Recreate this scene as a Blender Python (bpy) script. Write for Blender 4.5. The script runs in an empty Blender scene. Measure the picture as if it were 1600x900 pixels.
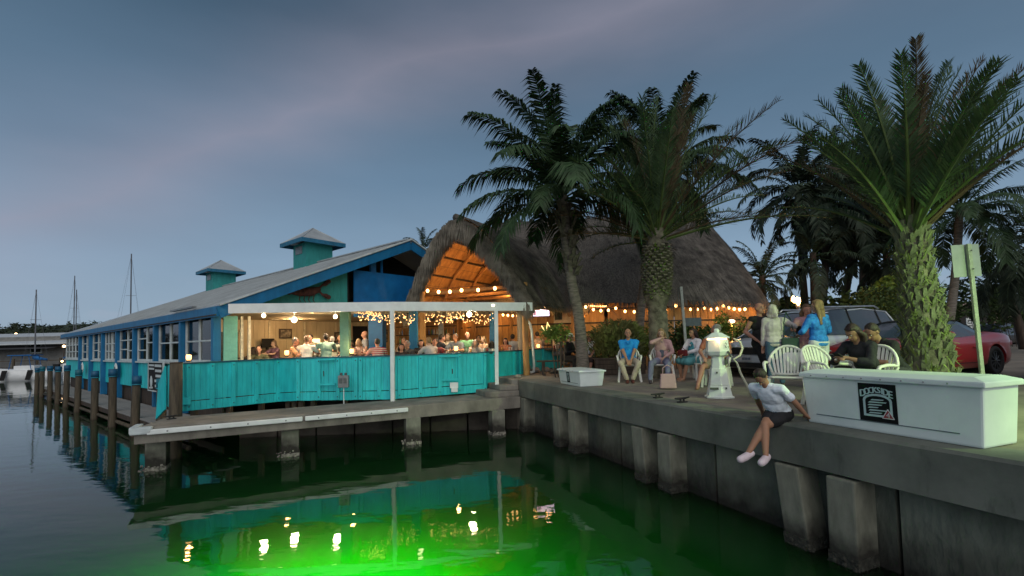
import bpy, bmesh, math, random
from mathutils import Vector, Matrix, noise
random.seed(7)
sc = bpy.context.scene
col = sc.collection
R = math.radians
V3 = Vector

# ------------------------------------------------------------------ camera
FPX, CX, CY = 737.3, 800.0, 501.6
PIT, ROL = R(2.614), R(1.381)
CAM = V3((0, 0, 1.04))
def c2w(x, fw, up):
    c, s = math.cos(ROL), math.sin(ROL)
    x, up = x*c+up*s, -x*s+up*c
    c, s = math.cos(PIT), math.sin(PIT)
    return V3((x, fw*c-up*s, fw*s+up*c))
cam_data = bpy.data.cameras.new('camera')
cam = bpy.data.objects.new('camera', cam_data); col.objects.link(cam)
cam_data.sensor_width = 36; cam_data.lens = FPX/1600*36
cam_data.shift_y = (CY-450)/1600
cam_data.clip_start = .05; cam_data.clip_end = 3000
_r, _f, _u = c2w(1, 0, 0), c2w(0, 1, 0), c2w(0, 0, 1)
cam.matrix_world = Matrix(((_r.x, _u.x, -_f.x, CAM.x), (_r.y, _u.y, -_f.y, CAM.y), (_r.z, _u.z, -_f.z, CAM.z), (0, 0, 0, 1)))
sc.camera = cam
def ray(u, v): return c2w((u-CX)/FPX, 1, (CY-v)/FPX)
def P(u, v, z):                      # the point of the level plane z seen at photo position (u, v)
    r = ray(u, v); return CAM + r*((z-CAM.z)/r.z)
def PD(u, v, y):                     # the point seen at (u, v) at forward distance y
    r = ray(u, v); return CAM + r*(y/r.y)

# ------------------------------------------------------------------ world: dusk sky
W = bpy.data.worlds.new('World'); sc.world = W; W.use_nodes = True
nt = W.node_tree; N = nt.nodes; Lk = nt.links; N.clear()
out = N.new('ShaderNodeOutputWorld'); bg = N.new('ShaderNodeBackground'); Lk.new(bg.outputs[0], out.inputs[0])
tc = N.new('ShaderNodeTexCoord'); sep = N.new('ShaderNodeSeparateXYZ'); Lk.new(tc.outputs['Generated'], sep.inputs[0])
rp = N.new('ShaderNodeValToRGB'); Lk.new(sep.outputs['Z'], rp.inputs[0])
els = [(0.0, (.290, .378, .465)), (.06, (.290, .392, .500)), (.16, (.236, .345, .468)), (.32, (.138, .226, .332)), (.55, (.060, .110, .172)), (1.0, (.034, .062, .105))]
rp.color_ramp.elements[0].position = 0; rp.color_ramp.elements[0].color = (*els[0][1], 1)
rp.color_ramp.elements[1].position = 1; rp.color_ramp.elements[1].color = (*els[-1][1], 1)
for p_, c_ in els[1:-1]:
    e = rp.color_ramp.elements.new(p_); e.color = (*c_, 1)
def wmath(op, a, b=None, clamp=False):
    m = N.new('ShaderNodeMath'); m.operation = op; m.use_clamp = clamp
    for i, q in enumerate((a, b)):
        if q is None: continue
        if isinstance(q, (int, float)): m.inputs[i].default_value = q
        else: Lk.new(q, m.inputs[i])
    return m.outputs[0]
d1, d3 = ray(0, 335).normalized(), ray(870, 40).normalized()
bn = d1.cross(d3).normalized()
dot = N.new('ShaderNodeVectorMath'); dot.operation = 'DOT_PRODUCT'; Lk.new(tc.outputs['Generated'], dot.inputs[0]); dot.inputs[1].default_value = bn
nz = N.new('ShaderNodeTexNoise'); nz.inputs['Scale'].default_value = 2.1; nz.inputs['Detail'].default_value = 5; nz.inputs['Roughness'].default_value = .5
mp = N.new('ShaderNodeMapping'); Lk.new(tc.outputs['Generated'], mp.inputs[0]); mp.inputs['Scale'].default_value = (1, 1, 3.2); mp.inputs['Rotation'].default_value = (0, R(-28), 0); Lk.new(mp.outputs[0], nz.inputs['Vector'])
wob = wmath('MULTIPLY', wmath('SUBTRACT', nz.outputs[0], .5), .15)
band = wmath('SUBTRACT', 1.0, wmath('DIVIDE', wmath('ABSOLUTE', wmath('ADD', dot.outputs['Value'], wob)), .20), True)
band = wmath('MULTIPLY', wmath('MULTIPLY', band, band), .46)
mx = N.new('ShaderNodeMix'); mx.data_type = 'RGBA'; Lk.new(band, mx.inputs['Factor']); Lk.new(rp.outputs[0], mx.inputs['A']); mx.inputs['B'].default_value = (.36, .325, .40, 1)
# broad uneven cloud sheet
n2 = N.new('ShaderNodeTexNoise'); n2.inputs['Scale'].default_value = 1.3; n2.inputs['Detail'].default_value = 6; Lk.new(mp.outputs[0], n2.inputs['Vector'])
k2 = wmath('ADD', wmath('MULTIPLY', n2.outputs[0], .50), .76)
vm = N.new('ShaderNodeVectorMath'); vm.operation = 'SCALE'; Lk.new(mx.outputs['Result'], vm.inputs[0]); Lk.new(k2, vm.inputs['Scale'])
# small bright puffs just above the horizon
n3 = N.new('ShaderNodeTexNoise'); n3.inputs['Scale'].default_value = 13; n3.inputs['Detail'].default_value = 4
mp3 = N.new('ShaderNodeMapping'); Lk.new(tc.outputs['Generated'], mp3.inputs[0]); mp3.inputs['Scale'].default_value = (1, 1, 2.4); mp3.inputs['Location'].default_value = (.33, .1, .2); Lk.new(mp3.outputs[0], n3.inputs['Vector'])
pf = wmath('MULTIPLY', wmath('SUBTRACT', n3.outputs[0], .54), 8, True)
hz = wmath('SUBTRACT', 1.0, wmath('DIVIDE', wmath('ABSOLUTE', wmath('SUBTRACT', sep.outputs['Z'], .085)), .045), True)
pf = wmath('MULTIPLY', wmath('MULTIPLY', pf, hz), .45)
mx3 = N.new('ShaderNodeMix'); mx3.data_type = 'RGBA'; Lk.new(pf, mx3.inputs['Factor']); Lk.new(vm.outputs[0], mx3.inputs['A']); mx3.inputs['B'].default_value = (.36, .40, .50, 1)
Lk.new(mx3.outputs['Result'], bg.inputs[0]); bg.inputs[1].default_value = 1.0

# very soft fill lamp added behind the camera, standing for afterglow of the set sun
sd = bpy.data.lights.new('sun', 'SUN'); sd.energy = 1.7; sd.angle = R(75); sd.color = (1.0, .93, .86)
so = bpy.data.objects.new('sun', sd); col.objects.link(so)
so.rotation_euler = V3((.12, -.8, .60)).to_track_quat('Z', 'Y').to_euler()

vs = sc.view_settings; vs.view_transform = 'Standard'; vs.look = 'None'; vs.exposure = 0.0; vs.gamma = 1.0
sc.cycles.use_denoising = True; sc.cycles.max_bounces = 7; sc.cycles.transparent_max_bounces = 12
sc.cycles.sample_clamp_indirect = 3; sc.cycles.sample_clamp_direct = 0; sc.cycles.blur_glossy = .5; sc.cycles.caustics_refractive = False; sc.cycles.volume_bounces = 1

# ------------------------------------------------------------------ materials
MT = {}
def mat(name, c, rough=.7, var=.18, scale=6, bump=.15, metal=0, stretch=(1, 1, 1), c2=None, bscale=None, spec=.4, bdist=.02, coat=0, detail=6, wave=None, wear=None):
    if name in MT: return MT[name]
    m = bpy.data.materials.new(name); m.use_nodes = True; MT[name] = m
    t = m.node_tree; b = t.nodes['Principled BSDF']; n = t.nodes; l = t.links
    b.inputs['Roughness'].default_value = rough; b.inputs['Metallic'].default_value = metal
    b.inputs['Specular IOR Level'].default_value = spec; b.inputs['Coat Weight'].default_value = coat
    co = n.new('ShaderNodeTexCoord'); mpp = n.new('ShaderNodeMapping'); l.new(co.outputs['Object'], mpp.inputs[0]); mpp.inputs['Scale'].default_value = stretch
    x = n.new('ShaderNodeTexNoise'); x.inputs['Scale'].default_value = scale; x.inputs['Detail'].default_value = detail; x.inputs['Roughness'].default_value = .62; l.new(mpp.outputs[0], x.inputs['Vector'])
    r = n.new('ShaderNodeValToRGB'); l.new(x.outputs[0], r.inputs[0])
    ca = c2 if c2 else tuple(q*(1-var*1.6) for q in c)
    r.color_ramp.elements[0].position = .33; r.color_ramp.elements[0].color = (*ca, 1)
    r.color_ramp.elements[1].position = .64; r.color_ramp.elements[1].color = (*[min(1, q*(1+var)) for q in c], 1)
    l.new(r.outputs[0], b.inputs['Base Color'])
    if wear:       # chips and grime with their own shape: (colour, threshold, scale)
        z_ = n.new('ShaderNodeTexNoise'); z_.inputs['Scale'].default_value = wear[2]; z_.inputs['Detail'].default_value = 8; z_.inputs['Roughness'].default_value = .75
        m2 = n.new('ShaderNodeMapping'); l.new(co.outputs['Object'], m2.inputs[0]); m2.inputs['Scale'].default_value = (1.6, 1.6, .45); l.new(m2.outputs[0], z_.inputs['Vector'])
        mr = n.new('ShaderNodeMapRange'); l.new(z_.outputs[0], mr.inputs[0]); mr.inputs[1].default_value = wear[1]; mr.inputs[2].default_value = wear[1]+.10; mr.inputs[4].default_value = wear[3] if len(wear) > 3 else .75
        mw_ = n.new('ShaderNodeMix'); mw_.data_type = 'RGBA'; l.new(mr.outputs[0], mw_.inputs['Factor']); l.new(r.outputs[0], mw_.inputs['A']); mw_.inputs['B'].default_value = (*wear[0], 1); l.new(mw_.outputs['Result'], b.inputs['Base Color'])
    h = None
    if bump:
        y = n.new('ShaderNodeTexNoise'); y.inputs['Scale'].default_value = bscale or scale*4; y.inputs['Detail'].default_value = 4; l.new(mpp.outputs[0], y.inputs['Vector'])
        bp = n.new('ShaderNodeBump'); bp.inputs['Strength'].default_value = bump; bp.inputs['Distance'].default_value = bdist; l.new(y.outputs[0], bp.inputs['Height']); l.new(bp.outputs[0], b.inputs['Normal'])
        if wave:
            wv = n.new('ShaderNodeTexWave'); wv.bands_direction = wave[0]; wv.inputs['Scale'].default_value = wave[1]; wv.inputs['Distortion'].default_value = wave[3] if len(wave) > 3 else 0; l.new(co.outputs['Object'], wv.inputs['Vector'])
            pw = n.new('ShaderNodeMath'); pw.operation = 'POWER'; l.new(wv.outputs['Fac'], pw.inputs[0]); pw.inputs[1].default_value = .35
            ad = n.new('ShaderNodeMath'); ad.operation = 'MULTIPLY_ADD'; l.new(pw.outputs[0], ad.inputs[0]); ad.inputs[1].default_value = wave[2]; l.new(y.outputs[0], ad.inputs[2]); l.new(ad.outputs[0], bp.inputs['Height'])
    return m
def emit(name, c, s):
    if name in MT: return MT[name]
    m = bpy.data.materials.new(name); m.use_nodes = True; MT[name] = m
    b = m.node_tree.nodes['Principled BSDF']; b.inputs['Base Color'].default_value = (.8, .7, .5, 1)
    b.inputs['Emission Color'].default_value = (*c, 1); b.inputs['Emission Strength'].default_value = s
    return m
def glassm(name, tint=(.6, .7, .75), alpha=.75, rough=.03):
    if name in MT: return MT[name]
    m = bpy.data.materials.new(name); m.use_nodes = True; MT[name] = m
    t = m.node_tree; n = t.nodes; l = t.links; n.clear()
    o = n.new('ShaderNodeOutputMaterial'); mix = n.new('ShaderNodeMixShader'); tr = n.new('ShaderNodeBsdfTransparent'); tr.inputs[0].default_value = (*[q*alpha for q in tint], 1)
    g = n.new('ShaderNodeBsdfGlossy'); g.inputs['Roughness'].default_value = rough; fr = n.new('ShaderNodeFresnel'); fr.inputs[0].default_value = 1.7
    bp = n.new('ShaderNodeBump'); nn = n.new('ShaderNodeTexNoise'); nn.inputs['Scale'].default_value = 3; bp.inputs['Strength'].default_value = .08; l.new(nn.outputs[0], bp.inputs['Height']); l.new(bp.outputs[0], g.inputs['Normal'])
    l.new(fr.outputs[0], mix.inputs[0]); l.new(tr.outputs[0], mix.inputs[1]); l.new(g.outputs[0], mix.inputs[2]); l.new(mix.outputs[0], o.inputs[0])
    return m

# ------------------------------------------------------------------ mesh builder
MW = {}
def setp(o, label=None, cat=None, group=None, kind=None):
    if label: o['label'] = label
    if cat: o['category'] = cat
    if group: o['group'] = group
    if kind: o['kind'] = kind
    return o
def thing(name, label, cat, loc=(0, 0, 0), yaw=0, group=None, kind=None):
    o = bpy.data.objects.new(name, None); col.objects.link(o)
    o.location = loc; o.rotation_euler = (0, 0, yaw); o.empty_display_size = .2
    MW[o.name] = Matrix.Translation(V3(loc)) @ Matrix.Rotation(yaw, 4, 'Z')
    return setp(o, label, cat, group, kind)
class B:
    def __init__(s): s.v = []; s.f = []; s.m = []; s.mi = 0
    def add(s, vs, fs):
        k = len(s.v); s.v += [tuple(q) for q in vs]; s.f += [tuple(i+k for i in f) for f in fs]; s.m += [s.mi]*len(fs); return s
    def box(s, c, d, rot=None):
        x, y, z = (q/2 for q in d); c = V3(c)
        vs = [V3((sx*x, sy*y, sz*z)) for sz in (-1, 1) for sy in (-1, 1) for sx in (-1, 1)]
        if rot is not None: vs = [rot @ q for q in vs]
        return s.add([q+c for q in vs], [(0, 2, 3, 1), (4, 5, 7, 6), (0, 1, 5, 4), (2, 6, 7, 3), (0, 4, 6, 2), (1, 3, 7, 5)])
    def beam(s, a, b, w, h, up=(0, 0, 1), over=0):
        a, b = V3(a), V3(b); d = (b-a); L = d.length; d = d/L if L else V3((1, 0, 0)); sd_ = d.cross(V3(up))
        if sd_.length < 1e-4: sd_ = d.cross(V3((0, 1, 0)))
        sd_.normalize(); u_ = sd_.cross(d); a = a-d*over; b = b+d*over
        vs = [p+sd_*(i*w/2)+u_*(j*h/2) for p in (a, b) for j in (-1, 1) for i in (-1, 1)]
        return s.add(vs, [(0, 1, 3, 2), (4, 6, 7, 5), (0, 4, 5, 1), (2, 3, 7, 6), (0, 2, 6, 4), (1, 5, 7, 3)])
    def tube(s, pts, rad, n=8, cap=True, flat=1.0):
        pts = [V3(p) for p in pts]
        if not isinstance(rad, (list, tuple)): rad = [rad]*len(pts)
        k = len(s.v); prev = None; vs = []
        for i, p in enumerate(pts):
            t = (pts[min(i+1, len(pts)-1)]-pts[max(i-1, 0)]).normalized()
            if prev is None:
                a = t.cross(V3((0, 0, 1)));
                if a.length < .05: a = t.cross(V3((0, 1, 0)))
            else: a = prev - t*prev.dot(t)
            a.normalize(); prev = a; b = t.cross(a)
            for j in range(n):
                g = 2*math.pi*j/n; vs.append(p+(a*math.cos(g)+b*math.sin(g)*flat)*rad[i])
        fs = [(i*n+j, i*n+(j+1) % n, (i+1)*n+(j+1) % n, (i+1)*n+j) for i in range(len(pts)-1) for j in range(n)]
        if cap: fs += [tuple(reversed(range(n))), tuple(range((len(pts)-1)*n, len(pts)*n))]
        return s.add(vs, fs)
    def lathe(s, c, prof, n=16, start=0):
        c = V3(c); pts = [(r, z) for r, z in prof]; vs = []
        for r, z in pts:
            for j in range(n):
                g = start+2*math.pi*j/n; vs.append(c+V3((r*math.cos(g), r*math.sin(g), z)))
        fs = [(i*n+j, i*n+(j+1) % n, (i+1)*n+(j+1) % n, (i+1)*n+j) for i in range(len(pts)-1) for j in range(n)]
        fs += [tuple(reversed(range(n))), tuple(range((len(pts)-1)*n, len(pts)*n))]
        return s.add(vs, fs)
    def ball(s, c, r, n=8, m=6, rot=None, noise_=0):
        c = V3(c); r = (r, r, r) if not isinstance(r, (tuple, list, Vector)) else r; vs = []
        def q(x, y, z):
            p = V3((x*r[0], y*r[1], z*r[2]))
            if noise_: p *= 1+noise_*noise.noise(V3((x, y, z))*1.7+c*3)
            if rot is not None: p = rot @ p
            return c+p
        vs.append(q(0, 0, -1))
        for i in range(1, m):
            a = -math.pi/2+math.pi*i/m
            for j in range(n):
                g = 2*math.pi*j/n; vs.append(q(math.cos(a)*math.cos(g), math.cos(a)*math.sin(g), math.sin(a)))
        vs.append(q(0, 0, 1)); T = len(vs)-1
        fs = [(0, 1+(j+1) % n, 1+j) for j in range(n)]
        fs += [(1+i*n+j, 1+i*n+(j+1) % n, 1+(i+1)*n+(j+1) % n, 1+(i+1)*n+j) for i in range(m-2) for j in range(n)]
        fs += [(T, 1+(m-2)*n+j, 1+(m-2)*n+(j+1) % n) for j in range(n)]
        return s.add(vs, fs)
    def cap(s, a, b, r0, r1, n=10):
        a, b = V3(a), V3(b); d = b-a; L = d.length
        if L < 1e-5: return s.ball(a, r0, n)
        d /= L; pts = []; rr = []
        for k in (90, 60, 30): pts.append(a-d*r0*math.sin(R(k))*.999); rr.append(max(r0*math.cos(R(k)), r0*.02))
        pts.append(a); rr.append(r0); pts.append(b); rr.append(r1)
        for k in (30, 60, 90): pts.append(b+d*r1*math.sin(R(k))*.999); rr.append(max(r1*math.cos(R(k)), r1*.02))
        return s.tube(pts, rr, n)
    def chain(s, pts, rad, n=10):
        for i in range(len(pts)-1): s.cap(pts[i], pts[i+1], rad[i], rad[i+1], n)
        return s
    def prism(s, poly, z0, z1):
        n = len(poly); ar = sum(poly[i][0]*poly[(i+1) % n][1]-poly[(i+1) % n][0]*poly[i][1] for i in range(n))
        if ar < 0: poly = list(reversed(poly))
        vs = [(p[0], p[1], z0) for p in poly]+[(p[0], p[1], z1) for p in poly]
        return s.add(vs, [tuple(reversed(range(n))), tuple(range(n, 2*n))]+[(i, (i+1) % n, n+(i+1) % n, n+i) for i in range(n)])
    def mesh(s, name, mats, smooth=False):
        me = bpy.data.meshes.new(name); me.from_pydata(s.v, [], s.f)
        for q in (mats if isinstance(mats, (list, tuple)) else [mats]): me.materials.append(q)
        if any(s.m): me.polygons.foreach_set('material_index', s.m)
        if smooth: me.polygons.foreach_set('use_smooth', [True]*len(s.f))
        me.update(); return me
    def build(s, name, mats, parent=None, smooth=False, world=False, bev=0, loc=None, rot=None):
        mw = MW.get(parent.name) if parent else None
        if world and mw is not None:
            inv = mw.inverted(); s.v = [tuple(inv @ V3(q)) for q in s.v]
        if bev:
            me = s.mesh(name, mats, smooth); bm = bmesh.new(); bm.from_mesh(me)
            bmesh.ops.remove_doubles(bm, verts=bm.verts, dist=1e-5)
            es = [e for e in bm.edges if len(e.link_faces) == 2 and e.calc_face_angle(0) > R(30)]
            bmesh.ops.bevel(bm, geom=es, offset=bev, segments=2, profile=.6, affect='EDGES', clamp_overlap=True)
            bm.to_mesh(me); bm.free()
        else: me = s.mesh(name, mats, smooth)
        o = bpy.data.objects.new(name, me); col.objects.link(o)
        if parent: o.parent = parent
        m = Matrix.Identity(4)
        if loc is not None: o.location = loc; m = Matrix.Translation(V3(loc))
        if rot is not None: o.rotation_euler = rot
        MW[o.name] = (mw @ m) if mw is not None else m
        return o
def inst(name, me, parent, loc=(0, 0, 0), rot=(0, 0, 0), scale=(1, 1, 1)):
    o = bpy.data.objects.new(name, me); col.objects.link(o); o.parent = parent
    o.location = loc; o.rotation_euler = rot; o.scale = scale
    return o
def copy_tree(o, parent=None):
    c = o.copy(); col.objects.link(c); c.parent = parent
    for ch in list(o.children): copy_tree(ch, c)
    return c
def point(name, loc, e, c=(1, .62, .28), r=.08, parent=None):
    d = bpy.data.lights.new(name, 'POINT'); d.energy = e; d.color = c; d.shadow_soft_size = r
    o = bpy.data.objects.new(name, d); col.objects.link(o); o.location = loc
    if parent:
        o.parent = parent; o.location = MW[parent.name].inverted() @ V3(loc)
    return o
_tc = {}
def text_bm(b, s, origin, xdir, ydir, size, thick=.0):    # flat lettering: built-in font outlines turned into faces
    if s not in _tc:
        cu = bpy.data.curves.new('t', 'FONT'); cu.body = s; cu.size = 1; cu.align_x = 'CENTER'; cu.align_y = 'CENTER'; cu.resolution_u = 3
        o = bpy.data.objects.new('t', cu); col.objects.link(o)
        me = bpy.data.meshes.new_from_object(o.evaluated_get(bpy.context.evaluated_depsgraph_get()))
        _tc[s] = ([tuple(q.co) for q in me.vertices], [tuple(p.vertices) for p in me.polygons])
        bpy.data.objects.remove(o); bpy.data.curves.remove(cu); bpy.data.meshes.remove(me)
    vs_, fs_ = _tc[s]; xdir, ydir, origin = V3(xdir), V3(ydir), V3(origin)
    b.add([origin+xdir*(q[0]*size)+ydir*(q[1]*size) for q in vs_], fs_)

C0 = V3((.15, 13.3, 0)); UU = V3((-.375, .927, 0)); VV = V3((.927, .375, 0))
def Wl(a, b, z=0): p = C0+VV*a+UU*b; return V3((p.x, p.y, z))
WZ = -1.40
YV = math.atan2(VV.y, VV.x)
# ------------------------------------------------------------------ palette
concrete = mat('concrete', (.21, .195, .165), .9, .22, 1.6, .5, c2=(.12, .112, .095), bscale=40, bdist=.01, stretch=(1, 1, .5), wear=((.07, .06, .05), .60, 1.7, .6))
wallcon = mat('seawall_concrete', (.135, .145, .122), .9, .22, 1.1, .25, c2=(.075, .085, .072), bscale=40, stretch=(1, 1, .8), bdist=.008, wear=((.05, .055, .045), .58, 1.6, .55))
pavem = mat('pavement', (.215, .19, .155), .9, .16, 1.1, .5, c2=(.14, .125, .105), bscale=60, bdist=.008, wear=((.075, .068, .06), .60, 1.3, .55))
pilecon = mat('pile_concrete', (.225, .228, .18), .9, .22, 2.0, .3, c2=(.13, .135, .105), bscale=30, stretch=(1.6, 1.6, .6), bdist=.01)
teal = mat('teal_paint', (.020, .53, .55), .55, .10, 2.4, .25, c2=(.014, .41, .44), bscale=60, stretch=(2, 2, .6), bdist=.006, wear=((.03, .17, .17), .60, 2.6, .65))
teal2 = mat('green_teal_paint', (.030, .265, .245), .6, .1, 2.4, .2, stretch=(2, 2, .6), bdist=.006)
blue = mat('blue_paint', (.006, .135, .30), .5, .14, 2.2, .2, stretch=(2, 2, .6), bdist=.006, wear=((.03, .10, .15), .60, 2.2, .6))
dblue = mat('deep_blue_paint', (.004, .12, .33), .5, .14, 2.2, .2, bdist=.006)
railcap = mat('dark_rail_paint', (.02, .10, .13), .5, .2, 5, .2)
white = mat('white_paint', (.70, .74, .72), .5, .07, 3, .1, bdist=.004, wear=((.33, .31, .25), .62, 3, .5))
offw = mat('aged_white_paint', (.50, .56, .56), .55, .12, 3, .15, bdist=.004)
cream = mat('cream_plywood', (.50, .40, .25), .7, .12, 3, .15, stretch=(1, 1, .25))
woodp = mat('weathered_wood', (.082, .066, .044), .85, .3, 3, .6, c2=(.03, .025, .018), bscale=22, stretch=(3, 3, .35))
darkw = mat('dark_wood', (.06, .042, .03), .8, .3, 4, .4, stretch=(3, 3, .4))
orangew = mat('honey_wood', (.42, .22, .075), .7, .2, 3, .3, stretch=(2, 2, .5))
blackm = mat('black_void', (.012, .012, .012), .9, .2, 3, .1)
roofm = mat('roof_metal', (.36, .39, .40), .45, .12, 1.4, .2, stretch=(1, 1, 1), bscale=12, spec=.4)
greym = mat('grey_metal', (.22, .23, .23), .4, .15, 8, .1, metal=.4)
walkm = mat('grey_dock_boards', (.25, .245, .235), .85, .2, 2, .4, bscale=30)
thatchm = mat('thatch', (.120, .108, .092), .95, .28, 7, .7, c2=(.045, .040, .034), bscale=30, stretch=(2.5, 2.5, .5))
straw = mat('straw_blades', (.19, .168, .13), .9, .3, 2.2, .2, c2=(.065, .056, .045))
glass = glassm('window_glass')
bulbm = emit('warm_bulb', (1, .50, .16), 9)
bulbs = emit('small_warm_bulb', (1, .50, .18), 6)
lampw = emit('lamp_white', (1, .80, .50), 7)
candle = emit('candle_glow', (1, .50, .16), 9)

# ------------------------------------------------------------------ water, bed, ground
def watermat():
    m = bpy.data.materials.new('water'); m.use_nodes = True; t = m.node_tree; b = t.nodes['Principled BSDF']; n = t.nodes; l = t.links
    b.inputs['Base Color'].default_value = (.85, .95, .88, 1); b.inputs['Roughness'].default_value = .025; b.inputs['IOR'].default_value = 1.33; b.inputs['Transmission Weight'].default_value = 1
    co = n.new('ShaderNodeTexCoord'); hs = []
    for s_, st, rot in ((.9, .5, .4), (3.2, 1.0, 1.1), (9, .25, 0)):
        mp_ = n.new('ShaderNodeMapping'); mp_.inputs['Rotation'].default_value = (0, 0, rot); mp_.inputs['Scale'].default_value = (.45, 1, 1)
        l.new(co.outputs['Object'], mp_.inputs[0]); x = n.new('ShaderNodeTexNoise'); x.inputs['Scale'].default_value = s_; x.inputs['Detail'].default_value = 2; l.new(mp_.outputs[0], x.inputs['Vector'])
        k = n.new('ShaderNodeMath'); k.operation = 'MULTIPLY'; l.new(x.outputs[0], k.inputs[0]); k.inputs[1].default_value = st/s_; hs.append(k.outputs[0])
    a = n.new('ShaderNodeMath'); l.new(hs[0], a.inputs[0]); l.new(hs[1], a.inputs[1]); a2 = n.new('ShaderNodeMath'); l.new(a.outputs[0], a2.inputs[0]); l.new(hs[2], a2.inputs[1])
    bp = n.new('ShaderNodeBump'); bp.inputs['Strength'].default_value = .14; bp.inputs['Distance'].default_value = .1; l.new(a2.outputs[0], bp.inputs['Height']); l.new(bp.outputs[0], b.inputs['Normal'])
    pv = n.new('ShaderNodeVolumePrincipled'); pv.inputs['Color'].default_value = (.10, .40, .14, 1); pv.inputs['Density'].default_value = .85; pv.inputs['Anisotropy'].default_value = .2
    l.new(pv.outputs[0], n['Material Output'].inputs['Volume'])
    return m
b = B(); b.prism([(-900, -60), (300, -60), (300, 1200), (-900, 1200)], -4.15, WZ)
setp(b.build('water', watermat()), kind='structure')
b = B(); b.add([(-900, -60, -4.2), (300, -60, -4.2), (300, 1200, -4.2), (-900, 1200, -4.2)], [(0, 1, 2, 3)])
setp(b.build('canal_bed', mat('silt', (.06, .075, .05), .95, .3, 1.5, .3)), kind='structure')
# submerged green fishing light, glowing under the surface in front of the dock
gl = thing('underwater_light', 'green fishing light glowing under the water in front of the dock', 'light', (-1.95, 4.8, -2.65))
b = B(); b.lathe((0, 0, -.16), [(.0, 0), (.05, .0), (.06, .05), (.05, .12), (.02, .14)], 12); b.tube([(0, 0, -.16), (0, 0, -1.4)], .012, 6)
b.build('housing', mat('green_lens', (.05, .5, .08), .3), gl, True)
gp = point('underwater_lamp', (-1.95, 4.8, -2.5), 2500, (.05, 1, .0), .12, gl)

gpoly = [Wl(.45, -45), Wl(.45, .0), Wl(.02, .0), Wl(.02, 1.5), V3((-.9, 14.9, 0)), V3((-3.2, 13.6, 0)), V3((-4.6, 14.6, 0)), V3((-26, 38, 0)), V3((-26, 400, 0)), V3((500, 400, 0)), V3((500, -300, 0)), Wl(.45, -200)]
b = B(); b.prism([(p.x, p.y) for p in gpoly[:-1]+[V3((200, -60, 0))]], -4.5, -.006)
setp(b.build('ground', [pavem]), kind='structure')

# seawall: cap beam, wall face, piles
b = B()
pr = [(0, -.03), (0, -.46), (.06, -.47), (.5, -.47), (.5, 0), (.03, 0)]
nseg = 44
for i in range(nseg+1):
    bb = -38+38*i/nseg
    for a_, z_ in pr: b.v.append(tuple(Wl(a_+.006*noise.noise(V3((bb*1.3, z_*3, 0))), bb, z_+.004*noise.noise(V3((bb, 0, a_*3))))))
n_ = len(pr)
for i in range(nseg):
    for j in range(n_): b.f.append((i*n_+j, (i+1)*n_+j, (i+1)*n_+(j+1) % n_, i*n_+(j+1) % n_))
b.f += [tuple(range(n_)), tuple(reversed(range(nseg*n_, nseg*n_+n_)))]; b.m = [0]*len(b.f)
sw = thing('seawall', 'concrete seawall with thick cap beam and square piles along the canal', 'seawall', Wl(0, -8, WZ))
b.build('cap_beam', wallcon, sw, world=True)
# wall panels between piles, each a precast slab, stained at the tide line
pan = mat('tide_stained_concrete', (.15, .16, .125), .9, .3, 1.3, .8, c2=(.05, .055, .045), bscale=14, stretch=(1, 1, .45), bdist=.03)
def tidestain(m, z0, z1, dark):     # wet growth below the high water mark, a ragged edge fixed to the concrete
    t = m.node_tree; n = t.nodes; l = t.links; bs = n['Principled BSDF']; src = bs.inputs['Base Color'].links[0].from_socket
    co = n.new('ShaderNodeTexCoord'); sp = n.new('ShaderNodeSeparateXYZ'); l.new(co.outputs['Object'], sp.inputs[0]); x = n.new('ShaderNodeTexNoise'); x.inputs['Scale'].default_value = 3.5; x.inputs['Detail'].default_value = 5; l.new(co.outputs['Object'], x.inputs['Vector'])
    a = n.new('ShaderNodeMath'); a.operation = 'MULTIPLY_ADD'; l.new(x.outputs[0], a.inputs[0]); a.inputs[1].default_value = .55; l.new(sp.outputs['Z'], a.inputs[2])
    mr = n.new('ShaderNodeMapRange'); l.new(a.outputs[0], mr.inputs[0]); mr.inputs[1].default_value = z0+.27; mr.inputs[2].default_value = z1+.27; mr.inputs[3].default_value = 1; mr.inputs[4].default_value = 0
    mx_ = n.new('ShaderNodeMix'); mx_.data_type = 'RGBA'; l.new(mr.outputs[0], mx_.inputs['Factor']); l.new(src, mx_.inputs['A']); mx_.inputs['B'].default_value = (*dark, 1); l.new(mx_.outputs['Result'], bs.inputs['Base Color'])
tidestain(pan, .72, 1.25, (.018, .016, .013))     # panel origin is at z -2.05
tidestain(pilecon, .20, .48, (.028, .026, .021))   # pile origin is about the water line
for i in range(16):
    b0 = -38+i*2.4; b = B(); b.box((0, 0, 0), (.12, 2.36, 3.2)); o = b.build('wall_panel', pan, sw, world=False)
    o.matrix_world = Matrix.Identity(4); p = Wl(.36, b0+1.2, -2.05); inv = MW[sw.name].inverted() @ V3(p); o.location = inv; o.rotation_euler = (0, 0, YV)
def walla(u):      # b coordinate on the line a=.1 that projects to column u
    lo, hi = -12., 1.
    for _ in range(40):
        m_ = (lo+hi)/2; p = Wl(.08, m_, -1); uu = CX+FPX*((p-CAM).dot(_r))/((p-CAM).dot(_f))
        if uu > u: lo = m_
        else: hi = m_
    return lo
tide = mat('tide_growth', (.035, .035, .028), .95, .4, 9, 1, bscale=30, bdist=.03)
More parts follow.
